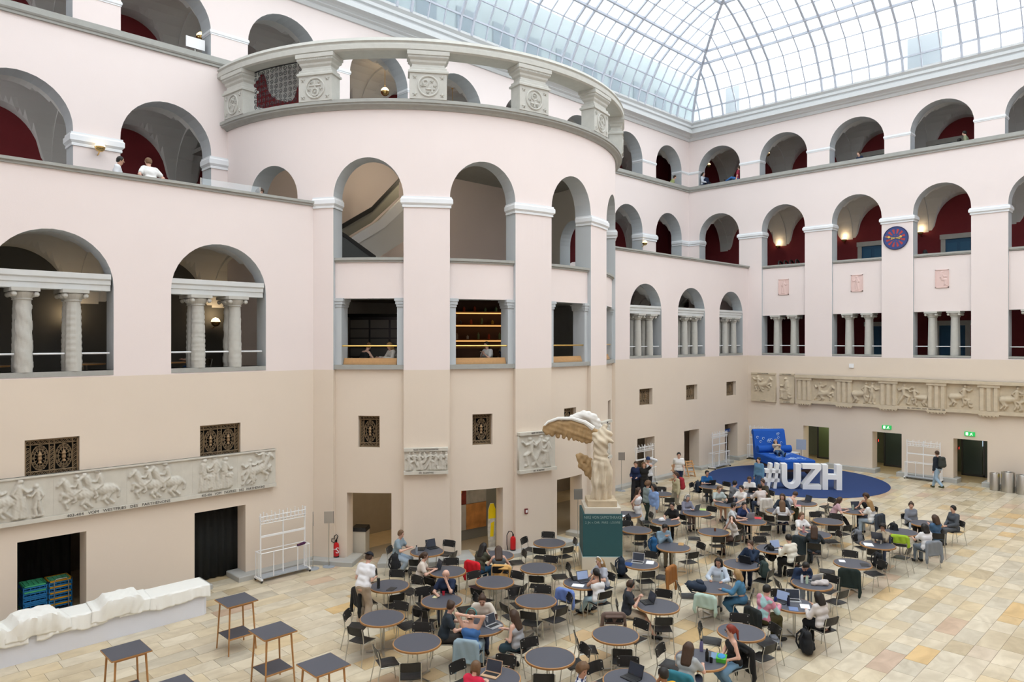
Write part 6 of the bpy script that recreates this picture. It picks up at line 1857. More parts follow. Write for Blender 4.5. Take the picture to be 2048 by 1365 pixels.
# seated people: photo point of the head, table, label, options
SIT = [
 (801,1068,1,'man in a grey-blue T-shirt and pale jeans typing by the tower pier',dict(top=((.24,.31,.36),'short'),bottom=(LJEAN,'long'),arms='laptop',hair=('short','light'),legs='tuck')),
 (849,1111,2,'woman in a beige blouse typing with brown pinned-up hair',dict(top=((.68,.60,.52),'short'),bottom=((.08,.06,.045),'long'),arms='laptop',hair=('tail','brown'),fem=True,lean=16,wear=('glasses',))),
 (891,1150,4,'bald man in a navy T-shirt eating with a glass of tea',dict(top=(N_,'short'),arms=('chin','table'),hair=('bald','dark'),skin=0,lean=14,pitch=18)),
 (967,1092,5,'girl with long dark hair, olive top and jeans, head on hand',dict(top=((.055,.055,.035),'short'),bottom=((.04,.13,.26),'long'),arms=('table','chin'),hair=('long','dark'),fem=True,lean=22)),
 (997,1098,5,'girl with long brown hair and bare shoulders, back to the camera',dict(top=((.08,.10,.11),'tank'),bottom=(BLK,'long'),arms='table',hair=('long','brown'),fem=True,lean=24,pitch=22)),
 (1199.6,1122,10,'fair woman in a grey T-shirt with white headphones before the plinth',dict(top=((.38,.40,.46),'short'),arms='table',hair=('half','blond'),fem=True,wear=('whitephones',))),
 (1187,1141.6,10,'woman in a white sleeveless top and pale jeans pointing at a screen',dict(top=((.76,.75,.74),'tank'),bottom=((.40,.55,.62),'long'),arms=('chin','laptop'),hair=('tail','dark'),skin=1,fem=True,legs='out')),
 (901,1213,13,'man with a hair bun, dark T-shirt and shorts with headphones on his neck',dict(top=((.02,.03,.04),'short'),bottom=((.05,.045,.04),'shorts'),arms='table',hair=('bun','brown'),lean=14)),
 (964.5,1197,13,'man in a cream T-shirt with hair tied in a knot, leaning over the table',dict(top=((.62,.56,.48),'short'),arms='table',hair=('bun','brown'),lean=26,pitch=22)),
 (947.6,1226,13,'person in a blue tank top with both hands behind the head',dict(top=((.06,.17,.42),'tank'),bottom=((.3,.42,.5),'long'),arms='behind',hair=('short','brown'),wear=('tealphones',),lean=2)),
 (1027.5,1228,13,'woman with very long brown hair and dark skirt using the silver laptop',dict(top=((.35,.35,.36),'tank'),bottom=((.025,.05,.065),'skirt'),arms=('lap','laptop'),hair=('long','brown'),fem=True,legs='tuck')),
 (958.6,1327.6,15,'woman in a bright red T-shirt with a blond bob at the bottom edge',dict(top=((.60,.02,.06),'short'),arms='laptop',hair=('bob','light'),fem=True,lean=16)),
 (1162,1338,17,'curly-haired man in a navy and white striped shirt facing the camera',dict(top=(STRIPE,'short'),arms='table',hair=('curly','light'),skin=1,turn=-45,look=-40)),
 (1327.8,1349,17,'dark-haired person in yellow resting the chin at the bottom edge',dict(top=((.75,.42,.02),'short'),arms=('chin','table'),hair=('short','dark'),skin=2)),
 (1259,1169,18,'man with black headphones, dark T-shirt and pale shorts looking at his phone',dict(top=((.025,.03,.04),'short'),bottom=(BEI,'shorts'),arms='phone',hair=('short','brown'),wear=('phones',),lean=4,pitch=28,legs='out')),
 (1380,1292,20,'woman with very long dark brown hair and grey T-shirt, back to the camera',dict(top=((.36,.38,.38),'short'),arms='table',hair=('long','brown'),fem=True,lean=14)),
 (1462,1259,20,'red-haired woman in a black camisole and jeans turning round',dict(top=(K_,'tank'),bottom=((.15,.28,.42),'long'),arms=('lap','lap'),hair=('tail','red'),fem=True,lean=6,turn=-25,legs='tuck',wear=('glasses',))),
 (1437,1122.5,21,'smiling woman with long dark hair in a pale blue pullover',dict(top=((.50,.56,.64),'long'),bottom=((.6,.55,.5),'long'),arms='table',hair=('long','dark'),skin=1,fem=True)),
 (1474.7,1146,21,'fair-haired person in a cropped denim jacket, back to the camera',dict(top=((.07,.20,.33),'long'),bottom=((.05,.14,.24),'long'),arms=('table','down'),hair=('half','blond'),fem=True,wear=('crop',),legs='tuck')),
 (1533,1179.7,22,'person in a pink and turquoise crochet sweater, back to the camera',dict(top=(CROCH,'long'),bottom=((.07,.06,.02),'long'),arms='laptop',hair=('short','dark'))),
 (1637,1191,22,'person in a cream hoodie with dark wavy hair holding a white sheet',dict(top=((.62,.58,.55),'long'),bottom=(BLK,'long'),arms=('write','phone'),hair=('half','dark'),fem=True)),
 (1613,1131,23,'man in a navy blazer bent low over his papers',dict(top=((.015,.03,.07),'long'),bottom=((.3,.36,.45),'long'),arms='write',hair=('short','dark'),lean=34,pitch=35)),
 (1498,1090,25,'man in a navy jacket resting his chin behind a black laptop',dict(top=((.014,.028,.06),'long'),bottom=(N_,'long'),arms=('chin','table'),hair=('short','brown'),lean=18)),
 (1578,1077,26,'man in a cream knitted sweater seen from behind',dict(top=((.70,.66,.56),'long'),bottom=(BLK,'long'),arms='laptop',hair=('short','dark'),lean=16)),
 (1330.7,1055,28,'black-haired person in a pale denim jacket reading a tablet',dict(top=((.20,.29,.36),'long'),bottom=((.20,.17,.12),'long'),arms='phone',hair=('short','dark'),skin=1,lean=12,pitch=30)),
 (1344.5,1010,30,'woman in a black T-shirt with tied dark hair unpacking her things',dict(top=(K_,'short'),bottom=(BLK,'long'),arms='table',hair=('tail','dark'),fem=True,wear=('glasses',))),
 (1377.5,995.7,31,'woman in a lilac-grey shirt with white headphones and grey hair',dict(top=((.22,.22,.28),'long'),bottom=((.25,.2,.2),'long'),arms='laptop',hair=('half','grey'),fem=True,wear=('whitephones',))),
 (1434.6,1036.7,32,'woman in a white top holding a phone to her ear',dict(top=((.66,.62,.58),'short'),bottom=((.12,.07,.05),'long'),arms=('hair','chin'),hair=('long','brown'),fem=True)),
 (1415.5,947.4,35,'bearded man in a bright blue shirt behind a dark laptop',dict(top=((.01,.09,.26),'short'),arms='laptop',hair=('short','dark'),wear=('glasses',))),
 (1438,978,36,'ginger man in a pale green T-shirt reaching across the table',dict(top=((.42,.48,.46),'short'),bottom=(BEI,'shorts'),arms='table',hair=('short','light'))),
 (1482.7,977,36,'man in a cream T-shirt with dark print leaning back',dict(top=((.68,.65,.62),'short'),arms='table',hair=('short','dark'),lean=0)),
 (1476,967,37,'man in a grey T-shirt half hidden behind the printed shirt',dict(top=((.17,.18,.20),'short'),arms='table',hair=('short','dark'))),
 (1498.8,958,37,'man in a white T-shirt looking down near the denim shirt',dict(top=(W_,'short'),arms='laptop',hair=('short','brown'),pitch=22)),
 (1520,974,37,'person in a pale sweater, back turned, jacket on the chair',dict(top=((.62,.55,.52),'long'),arms='table',hair=('short','dark'))),
 (1526,964,37,'man in a dark brown T-shirt and brown trousers with crossed legs',dict(top=((.06,.05,.03),'short'),bottom=((.12,.07,.05),'long'),arms='table',hair=('short','brown'),legs='cross',lean=16)),
 (1469.7,1013,42,'man in a pale grey T-shirt seen from behind',dict(top=((.52,.54,.56),'short'),bottom=((.14,.13,.09),'shorts'),arms='table',hair=('short','dark'))),
 (1491.5,1011,42,'woman in a navy T-shirt with her hand on her mouth',dict(top=((.02,.035,.11),'short'),bottom=(N_,'long'),arms=('chin','table'),hair=('tail','dark'),fem=True)),
 (1564,993,38,'woman in a dark long-sleeved top facing the camera',dict(top=((.025,.035,.05),'long'),arms='table',hair=('half','brown'),fem=True)),
 (1564,1005,38,'woman in a white shirt with long light brown hair, back turned',dict(top=((.70,.70,.70),'long'),bottom=(N_,'long'),arms='table',hair=('long','light'),fem=True)),
 (1587.5,987.5,39,'person in a pale grey tank top bent over the reading table',dict(top=((.45,.46,.50),'tank'),bottom=((.05,.055,.03),'long'),arms='write',hair=('short','brown'),lean=36,pitch=30)),
 (1685.6,999,41,'woman in a pink blouse with long brown hair, head lowered',dict(top=((.52,.33,.36),'short'),bottom=(BLK,'long'),arms='table',hair=('long','brown'),fem=True,lean=24,legs='out')),
 (1732.5,993,41,'curly-haired person in a black sleeveless top',dict(top=(K_,'tank'),arms='table',hair=('curly','brown'),skin=1)),
 (1736,1004,41,'woman in a white T-shirt with long blond hair, back turned',dict(top=(W_,'short'),bottom=(LJEAN,'long'),arms='laptop',hair=('long','blond'),fem=True)),
 (1605,1031,43,'woman in a white T-shirt with a red jacket behind her',dict(top=((.72,.71,.70),'short'),arms='table',hair=('tail','light'),fem=True,lean=4)),
 (1628.5,1056.6,43,'person with long dark curls, dark coat and jeans, legs crossed',dict(top=((.02,.028,.035),'long'),bottom=((.06,.075,.10),'long'),arms='table',hair=('long','brown'),fem=True,legs='cross')),
 (1763,1055,44,'woman with a mass of black curls behind the raised laptop',dict(top=((.40,.33,.24),'long'),arms=('chin','table'),hair=('curly','dark'),skin=1,fem=True,wear=('glasses',))),
 (1849.5,1053.5,46,'girl in a white T-shirt with a striped jacket round her waist, back turned',dict(top=((.72,.71,.72),'short'),bottom=((.16,.19,.23),'long'),arms='table',hair=('half','dark'),fem=True)),
 (1873,1039,45,'man with wavy brown hair in a blue T-shirt, arms folded',dict(top=((.05,.11,.20),'short'),bottom=((.03,.03,.02),'long'),arms='crossed',hair=('half','brown'),lean=4,turn=40)),
 (1906.6,1018,45,'man in a grey suit with hands in his lap',dict(top=((.075,.085,.10),'long'),bottom=((.09,.10,.115),'long'),arms='lap',hair=('short','dark'),lean=2)),
 (1823,1009.6,45,'woman in a grey cardigan over black with hair tied back',dict(top=((.20,.215,.25),'long'),bottom=(BLK,'long'),arms=('down','lap'),hair=('bun','brown'),fem=True,lean=4,look=-30))]
PSEAT = {}
for hx, hy, ti, lab, kw in SIT:
    lean = kw.get('lean', 12); sc = 1.0 if not kw.get('fem') else .96
    hz = .555 + (.57 * math.cos(rad(lean)) + .10) * sc
    px_, py_ = floor_at(hx, hy, hz)
    tx, ty = TPOS[ti - 1]
    a = math.atan2(ty - py_, tx - px_)
    fwd = .57 * math.sin(rad(lean)) - .01
    sx_, sy_ = px_ - math.cos(a) * fwd, py_ - math.sin(a) * fwd
    d = math.hypot(tx - sx_, ty - sy_)
    if d < .70: sx_, sy_ = tx - math.cos(a) * .70, ty - math.sin(a) * .70
    if d > 1.15: sx_, sy_ = sx_ + math.cos(a) * (d - 1.15) * .5, sy_ + math.sin(a) * (d - 1.15) * .5
    person((sx_, sy_, 0), a, lab, 'sit', s=sc, **kw)
    place_chair(sx_ - .02 * math.cos(a), sy_ - .02 * math.sin(a), a - PI / 2, ti - 1, 'occupied black chair')
    PSEAT[(hx, hy)] = (sx_, sy_, a)
STAND = [
 (734.7,1115,20,'man in a white T-shirt, beige trousers and backwards navy cap bending to a chair',dict(top=((.76,.76,.78),'short'),bottom=((.40,.32,.24),'long'),shoes=(.6,.6,.6),arms='fwd',lean=20,pitch=20,hair=('short','brown'),wear=('cap','backwards','wide'),s=1.03)),
 (1276,981,-75,'woman in a white cropped top and wide white trousers',dict(top=((.74,.73,.75),'tank'),bottom=((.64,.62,.60),'long'),arms='back',hair=('long','brown'),fem=True,wear=('crop','wide'),s=.96)),
 (1308,974.5,160,'man with black hair in a light blue shirt and beige trousers, hand on hip',dict(top=((.24,.36,.62),'long'),bottom=((.56,.51,.44),'long'),arms=('down','hip'),hair=('half','dark'),skin=1)),
 (1294.7,968,-20,'curly-haired person in a grey-green shirt carrying a dark coat',dict(top=((.25,.31,.31),'long'),bottom=((.03,.05,.045),'long'),arms='lap',hair=('curly','light'),fem=True,wear=('wide',))),
 (1272,928,200,'woman in a navy top and flared black trousers striding with a bottle',dict(top=((.012,.022,.07),'long'),bottom=(BLK,'long'),arms='fwd',hair=('tail','brown'),fem=True,legs='walk',wear=('wide',))),
 (1288,929,215,'woman in a black T-shirt and trousers reaching sideways',dict(top=((.015,.014,.013),'short'),bottom=(BLK,'long'),arms=('hair','swing'),hair=('half','light'),fem=True,legs='walk')),
 (1296,919.5,220,'man in a white hoodie and blue cap on the phone',dict(top=((.66,.67,.69),'long'),bottom=(BLK,'long'),arms=('hair','down'),hair=('short','dark'),wear=('bluecap',),legs='walk',s=1.04)),
 (1352,949,150,'woman in a beige jacket with a red backpack walking away',dict(top=((.47,.42,.27),'long'),bottom=((.28,.25,.19),'long'),arms='down',hair=('tail','brown'),fem=True,legs='walk',wear=('redpack',))),
 (1357.7,910,215,'man in a white T-shirt and dark trousers walking past the high chairs',dict(top=(W_,'short'),bottom=(N_,'long'),arms='swing',hair=('short','dark'),legs='walk',s=1.05)),
 (1518,920,170,'man in a denim shirt and jeans standing beside the hash letter',dict(top=((.10,.22,.36),'long'),bottom=((.03,.07,.16),'long'),arms='down',hair=('short','dark'))),
 (1875,907,65,'walker in dark jacket and pale jeans with a grey-green backpack',dict(top=((.014,.02,.03),'long'),bottom=((.30,.42,.55),'long'),arms='down',hair=('short','brown'),legs='walk',wear=('backpack',),shoes=(.05,.05,.02),s=1.04))]
for hx, hy, dg, lab, kw in STAND:
    sc = kw.pop('s', 1.0)
    lean = kw.pop('lean', 2)
    x, y = floor_at(hx, hy, (.94 + (.57 * math.cos(rad(lean)) + .105)) * sc)
    hd = rad(dg)
    x -= math.cos(hd) * .55 * math.sin(rad(lean)); y -= math.sin(hd) * .55 * math.sin(rad(lean))
    person((x, y, 0), hd, lab, 'stand', lean=lean, s=sc, **kw)
person((36.25, 16.95, 1.03), math.atan2(-.62, -.78), 'visitor in a white cap lying on the giant blue bed with a phone', 'lie', arms='phone', pitch=-25, lean=0, hair=('long', 'dark'), skin=1, top=((.6, .5, .38), 'long'), bottom=(JEAN, 'long'), wear=('whitecap',), fem=True)
# people in the galleries
def onY_(px, py, Y):
    a = (px - CXP) / FPX; b = (HYP - py) / FPX; dx, dy = _F[0] + a * _R[0], _F[1] + a * _R[1]; t = Y / dy
    return (t * dx, Y, CAMH + t * b)
def onX_(px, py, X):
    a = (px - CXP) / FPX; b = (HYP - py) / FPX; dx, dy = _F[0] + a * _R[0], _F[1] + a * _R[1]; t = X / dx
    return (X, t * dy, CAMH + t * b)
def gal(p, hd, lab, head=1.62, **kw):
    person((p[0], p[1], p[2] - head), rad(hd), lab, group='people in the galleries', **kw)
gal((6.17, 21.75, 11.95), -20, 'bearded man in a white pullover on the left terrace', pose='stand', arms='down', hair=('short', 'dark'), top=((.74, .75, .78), 'long'), skin=1)
gal((6.92, 21.1, 11.93), 100, 'man in a white T-shirt leaning back on the terrace coping', pose='stand', arms='hip', hair=('short', 'light'), top=(W_, 'short'), bottom=((.36, .4, .44), 'long'))
gal((10.0, 21.3, 11.53), -60, 'curly head just showing above the terrace coping near the tower', pose='stand', arms='down', hair=('curly', 'brown'), top=(N_, 'short'))
gal(onX_(1936, 266, XR + .35), 95, 'person in an olive shirt leaning in the top arcade right of the clock', head=1.58, pose='stand', arms='fwd', hair=('short', 'dark'), top=((.22, .24, .15), 'long'))
gal(onX_(1914, 280, XR + .5), -30, 'person in a pale shirt facing the olive shirt in the top arcade', head=1.62, pose='stand', arms='phone', hair=('short', 'dark'), top=((.5, .55, .58), 'short'))
gal(onX_(1722, 307, XR + .5), 150, 'person in navy in the top arcade above the clock pier', head=1.62, pose='stand', arms='down', hair=('short', 'brown'), top=(N_, 'long'))
person((XR + .25, 23.7, 16.58), rad(-90), 'woman in white sitting on the top ledge with knees drawn up', 'floor', arms='lap', lean=-4, hair=('tail', 'dark'), top=((.6, .64, .7), 'long'), bottom=(N_, 'long'), fem=True, group='people in the galleries')
person((XR + .25, 21.35, 16.58), rad(90), 'person in red stretched out along the top ledge in jeans', 'floor', arms='down', lean=-8, legs='out', hair=('tail', 'brown'), top=((.3, .03, .06), 'short'), bottom=((.04, .14, .36), 'long'), fem=True, group='people in the galleries')
gal((38.6, YU + .45, 17.0), -70, 'person in a pale green shirt bending over the top ledge', head=1.45, pose='stand', arms='fwd', lean=30, hair=('short', 'brown'), top=((.36, .40, .17), 'long'))
gal((36.75, YU + .5, 17.35), -90, 'slim figure in white behind the top ledge', head=1.62, pose='stand', arms='down', hair=('short', 'red'), top=((.6, .66, .75), 'long'))
# cafe guests in the mezzanine windows
def cafe(u, r, hd, lab, table=None, **kw):
    p = cyl(u, 5.6, r)
    person(p, rad(hd), lab, 'sit', group='cafe guests in the tower windows', **kw)
    c = dup(chair0, p, rad(hd) - PI / 2, 'black chair of the ' + lab.split(' in ')[0] + ' at the ' + lab.split(' at the ')[-1])
def cafe_table(u, r, lab):
    p = cyl(u, 5.6, r); dup(table0, p, .3, lab)
cafe_table(TB[0] - .2, TR - 1.15, 'round cafe table in the first tower window')
cafe(TB[0] - 4.3, TR - 1.25, 5, 'woman in a black top at the first tower window', arms='table', top=(K_, 'tank'), hair=('bun', 'light'), fem=True, lean=24, pitch=24)
cafe(TB[0] + 4.4, TR - 1.35, 170, 'blond woman in a pale blouse at the first tower window', arms='table', top=((.6, .56, .5), 'long'), hair=('long', 'blond'), fem=True, lean=18)
cafe_table(TB[1] + .5, TR - 1.15, 'round cafe table in the middle tower window')
cafe(TB[1] + 5.2, TR - 1.3, 185, 'dark-haired woman in a white T-shirt at the middle tower window', arms='phone', top=(W_, 'short'), hair=('tail', 'dark'), fem=True, lean=10)
cafe_table(TB[2] - 2.0, TR - 1.15, 'round cafe table in the tower window behind the statue')
cafe(TB[2] - .3, TR - 1.55, -70, 'woman in a floral blouse at the tower window behind the statue', arms='chin', top=((.4, .28, .24), 'long'), hair=('half', 'brown'), fem=True, lean=16)
p = cyl(TB[2] - .2, 5.6, TR - 3.0); person(p, rad(150), 'young man in a black T-shirt standing behind the statue window', 'stand', arms='down', top=(K_, 'short'), hair=('short', 'dark'), group='cafe guests in the tower windows')
p = cyl(TB[2] - 4.6, 5.6, TR - 3.0); person(p, rad(-30), 'person in a beige pullover standing behind the statue window', 'stand', arms='down', top=((.42, .36, .27), 'long'), hair=('short', 'grey'), group='cafe guests in the tower windows')
for i, (x, y) in enumerate(((7.75, 22.2), (5.6, 22.3), (3.35, 22.1))):
    dup(table0, (x, y, 5.6), .4 * i, ('round table behind the window beside the tower', 'round table in the dim mezzanine behind the front columns', 'round table at the photo edge of the mezzanine')[i])
person((8.65, 22.15, 5.6), rad(180), 'man in a teal T-shirt and blue jeans in the window beside the tower', 'sit', arms='table', top=((.02, .06, .065), 'short'), bottom=((.03, .14, .4), 'long'), hair=('short', 'dark'), lean=20)
dup(chair0, (8.68, 22.15, 5.6), rad(90), 'black chair of the man in the teal T-shirt')
person((2.75, 22.2, 5.6), rad(0), 'person in jeans at the photo edge of the mezzanine', 'sit', arms='table', top=((.05, .05, .05), 'short'), bottom=((.03, .12, .3), 'long'), hair=('short', 'brown'))
dup(chair0, (2.72, 22.2, 5.6), rad(-90), 'black chair at the photo edge of the mezzanine')
dup(chair0, (6.1, 22.25, 5.6), rad(80), 'black chair in the dim mezzanine behind the carved columns')
# ================================================================== WINGED STATUE
SK = .0156
ST = thing('winged_statue', 'headless winged goddess statue of stained plaster on the teal pedestal', 'statue', (17.8, 14.06, 2.04), rad(-45))
PLA = mat('stained_statue_plaster', (.60, .51, .38), .75, var=.30, scale=2.6, bump=.15, bscale=30)
PLB = mat('brown_stained_plaster', (.38, .25, .12), .75, var=.40, scale=4, bump=.2, bscale=30)
PLW = mat('white_statue_plaster', (.74, .72, .68), .75, var=.08, scale=3)
def q3(px, py, y=0.0): return ((px - 1207) * SK, y, (998 - py) * SK)
Bd = Field(.10)
for a, b, ra, rb in (((1207, 996), (1209, 965), .24, .25), ((1214, 990), (1216, 950), .20, .24), ((1209, 965), (1208, 930), .24, .26), ((1208, 930), (1207, 903), .25, .20), ((1207, 903), (1208, 884), .20, .22), ((1208, 884), (1211, 868), .22, .17)):
    Bd.add(q3(*a), q3(*b), ra, rb)
Bd.add(q3(1193, 872, .02), q3(1224, 869, .0), .12, .11).add(q3(1212, 864), q3(1216, 855), .09, .08, k=.04)
Bd.add(q3(1203, 884, -.16), q3(1202, 883, -.17), .085).add(q3(1214, 883, -.16), q3(1214, 882, -.17), .085)
Bd.add(q3(1200, 945, -.12), q3(1202, 965, -.20), .14, .11).add(q3(1202, 965, -.2), q3(1198, 995, -.12), .11, .12)
Bd.add(q3(1222, 875), q3(1229, 885, -.1), .07, .05)
def folds(P, d):
    a = np.arctan2(P[:, 1], P[:, 0] - .02)
    z = P[:, 2]
    lowf = np.clip((1.35 - z) / .4, 0, 1)
    up_ = np.clip((z - 1.2) / .3, 0, 1)
    d = d + .040 * lowf * np.sin(7 * a + 3.2 * z) + .022 * lowf * np.sin(15 * a - 6 * z + 2 * P[:, 0])
    d = d + .018 * up_ * np.sin(26 * z + 9 * P[:, 0] + 3 * a)
    return d + .030 * np.exp(-((z - 1.28 - .25 * P[:, 0]) / .10) ** 2) * np.sin(34 * (z + .3 * P[:, 0]))
Bd.extra.append(folds)
Bd.build('draped_body', PLA, .03, ST)
Dr = Field(.05)
for a, b, r in (((1190, 930), (1176, 920), .12), ((1176, 920), (1165, 915), .10), ((1188, 945), (1172, 935), .12), ((1190, 958), (1180, 948), .09), ((1165, 918), (1168, 932), .08)):
    Dr.add(q3(*a, .12), q3(*b, .16), r)
Dr.extra.append(lambda P, d: np.maximum(d, np.abs(P[:, 1] - .13) - .07) + .02 * np.sin(P[:, 0] * 30) * np.sin(P[:, 2] * 22))
Dr.build('flying_drapery', PLB, .028, ST)
def wing(name, m, root, ridge, tips, y0, th, rw):
    Wg = Field(.02)
    R = [np.array(q3(*p, y0)) for p in ridge]
    for a, b in zip(R[:-1], R[1:]): Wg.add(a, b, rw, rw * .8, k=.05)
    for k, (ra, tp) in enumerate(tips):
        i = min(int(ra), len(R) - 2); f = ra - i
        p = R[i] * (1 - f) + R[i + 1] * f
        t_ = np.array(q3(*tp, y0))
        Wg.add(p, p + (t_ - p) * .6, .13, .12, k=.012).add(p + (t_ - p) * .5, t_, .12, .075, k=.010)
    Wg.extra.append(lambda P, d: np.maximum(d, np.abs(P[:, 1] - y0 - .10 * np.sin(P[:, 0] * 2.0)) - th) + .012 * np.sin(P[:, 0] * 24 + P[:, 2] * 14) * np.sin(P[:, 2] * 26 - P[:, 0] * 9))
    lo, hi = Wg.bounds()
    V, F = surf(Wg, (lo[0], y0 - .3, lo[2]), (hi[0], y0 + .3, hi[2]), .028)
    mb = MB(); mb.add(V, F); return mb.build(name, m, ST, smooth='all')
wing('near_wing', PLB, None, [(1196, 868), (1176, 856), (1150, 849), (1122, 850), (1104, 857)],
     [(.2, (1186, 884)), (.5, (1179, 885)), (.9, (1171, 884)), (1.3, (1163, 882)), (1.7, (1154, 880)), (2.1, (1144, 878)), (2.5, (1134, 875)), (2.9, (1122, 874)), (3.3, (1110, 871)), (3.8, (1099, 868)), (4.0, (1096, 862))], .05, .085, .14)
mb = MB(); mb.tube([np.array(q3(*p, -.05)) + np.array([0, 0, .12]) for p in ((1192, 866), (1176, 854), (1150, 846), (1122, 846), (1102, 853), (1095, 860))], [.09, .07, .06, .05, .04, .03], 8); mb.build('wing_ridge', PLW, ST, smooth=True)
wing('far_wing', PLW, None, [(1206, 862), (1194, 842), (1176, 836), (1158, 842)], [(.3, (1206, 846)), (.8, (1200, 838)), (1.4, (1186, 832)), (2.0, (1170, 833)), (2.6, (1156, 838)), (2.9, (1150, 843))], .55, .09, .16)
# ================================================================== BELONGINGS
SILV, BLKL = mat('laptop_silver', (.55, .56, .58), .35, .6), mat('laptop_black', (.02, .022, .025), .45)
SCRN, SCRL = mat('laptop_screen_dark', (.03, .04, .06), .2), mat('laptop_screen_page', (.35, .45, .68), .3)
KEYS = mat('keyboard_black', (.015, .015, .017), .6)
def laptop(px, py, owner, label, shell=BLKL, screen=SCRN, z=.742, w=.33, tilt=108, raise_=0.0):
    x, y = floor_at(px, py, z)
    if isinstance(owner, tuple) and owner in PSEAT: ox, oy = PSEAT[owner][:2]
    else: ox, oy = floor_at(owner[0], owner[1], 1.1)
    a = math.atan2(oy - y, ox - x)                      # towards the user
    t = thing('laptop', label, 'laptop', (x, y, z + raise_), a + PI / 2, 'laptops on the round tables')
    d = w * .68
    mb = MB(); mb.box((0, 0, .009), (w, d, .016)); mb.build('base', shell, t)
    mb = MB(); mb.box((0, .03, .0185), (w * .86, d * .48, .003)); mb.build('keyboard', KEYS, t)
    mb = MB(); mb.box((0, -d * .32, .0185), (w * .3, d * .24, .002)); mb.build('touchpad', shell, t)
    ca, sa = math.cos(rad(tilt)), math.sin(rad(tilt))
    Rm = np.array([[1, 0, 0], [0, -ca, -sa], [0, sa, -ca]])
    c = np.array([0, d / 2, .016])
    e1_ = np.array([0, -ca, sa])
    mb = MB(); V0 = c + e1_ * d / 2
    B3 = np.column_stack([(1, 0, 0), e1_, np.cross((1, 0, 0), e1_)])
    mb.box(V0, (w, d, .010), B3); mb.build('lid', shell, t)
    nrm = np.cross((1, 0, 0), e1_); sgn = 1 if nrm[1] < 0 else -1
    mb = MB(); mb.box(V0 + nrm * sgn * .006, (w * .93, d * .88, .002), B3); mb.build('screen', screen, t)
    if raise_ > 0:
        for s in (-1, 1): mb = MB(); mb.box((s * .1, 0, -raise_ / 2), (.02, .2, raise_), None, 0, .6); mb.build('stand_leg', CHROME, t)
    return t
for args in [
 (842, 1099, (801, 1068), 'black laptop before the man in the grey-blue T-shirt', BLKL), (866, 1097, (905, 1090), 'second black laptop open on the table by the tower pier', BLKL),
 (869, 1139, (849, 1111), 'dark laptop of the woman in the beige blouse', DSTEEL), (1152, 1158, (1199.6, 1122), 'black laptop of the woman with white headphones', BLKL), (1170, 1164, (1187, 1141.6), 'blue laptop before the white sleeveless top', DSTEEL, SCRL),
 (989, 1254, (1027.5, 1228), 'open silver laptop of the long-haired woman', SILV), (962, 1248, (964.5, 1197), 'thin pale laptop in the middle of the four', SILV), (981, 1352, (958.6, 1327.6), 'laptop with tan lid before the woman in red', mat('laptop_tan', (.50, .33, .20), .6)),
 (1262, 1358, (1190, 1352), 'dark laptop on the table at the bottom edge', BLKL), (1293, 1206, (1259, 1169), 'black tablet with keyboard before the man with black headphones', BLKL),
 (1560, 1205, (1533, 1179.7), 'laptop before the crochet sweater', BLKL, SCRL), (1587, 1203, (1620, 1230), 'silver laptop beside the hoodie', SILV), (1626, 1163, (1613, 1131), 'silver laptop of the bent man in the blazer', SILV),
 (1494, 1126, (1498, 1090), 'large black laptop before the man resting his chin', BLKL), (1556, 1099, (1578, 1077), 'laptop with a pale page before the cream sweater', SILV, SCRL), (1275, 1126, (1255, 1128), 'grey laptop on the table with the brown jacket', SILV),
 (1388, 1021, (1377.5, 995.7), 'laptop with stickers of the woman in lilac', mat('laptop_stickered', (.16, .17, .2), .6, var=.8, scale=30)), (1421, 970, (1415.5, 947.4), 'dark laptop of the bearded man', BLKL), (1455, 1006, (1438, 978), 'dark laptop before the pale green shirt', BLKL),
 (1504, 985, (1498.8, 958), 'black laptop before the man in the white T-shirt', BLKL), (1611, 1004, (1587.5, 987.5), 'grey laptop of the bent reader', DSTEEL), (1715, 1018, (1736, 1004), 'dark laptop of the blond woman', DSTEEL), (1496, 1037, (1491.5, 1011), 'silver laptop beside the red folder', SILV)]:
    laptop(*args)
laptop(1757, 1086, (1763, 1055), 'grey laptop raised on a stand before the black curls', DSTEEL, raise_=.12)
# ---- bags
def bag_proto(m, label):
    t = thing('backpack', label, 'backpack', (0, 0, -50), 0, 'backpacks on chairs and floor')
    f_ = Field(.05); f_.add((-.08, 0, .40), (.08, 0, .40), .085).add((-.10, 0, .12), (.10, 0, .12), .105).add((-.09, 0, .25), (.09, 0, .25), .105)
    f_.extra.append(lambda P, d: d + .004 * np.sin(P[:, 2] * 40) * np.sin(P[:, 0] * 30))
    f_.build('main_bag', m, .03, t)
    f_ = Field(.03); f_.add((-.07, .11, .14), (.07, .11, .14), .055).add((-.06, .11, .22), (.06, .11, .22), .045); f_.build('front_pocket', m, .025, t)
    for s in (-1, 1): mb = MB(); mb.tube([(s * .07, -.06, .46), (s * .09, -.15, .36), (s * .10, -.16, .2), (s * .11, -.09, .06)], .018, 6); mb.build('strap', m, t)
    mb = MB(); mb.tube([(-.04, 0, .48), (-.03, 0, .53), (.03, 0, .53), (.04, 0, .48)], .012, 6); mb.build('grab_loop', m, t)
    return t
PACK = {}
def pack(col, px, py, z, label, zz=None, rz=None, tilt=0.0, s=1.0):
    x, y = floor_at(px, py, z)
    key = col
    cl = {'black': (.012, .013, .015), 'blue': (.015, .09, .22), 'grey': (.16, .17, .19), 'green': (.03, .05, .045), 'navy': (.015, .025, .045)}[col]
    if key not in PACK: PACK[key] = o = bag_proto(cloth(cl), label)
    else: o = dup(PACK[key], (0, 0, 0), 0)
    o['label'] = label
    o.location = (x, y, (z - .22) if zz is None else zz); o.rotation_euler = (tilt, 0, rad(225) if rz is None else rz); o.scale = (s, s, s)
    return o
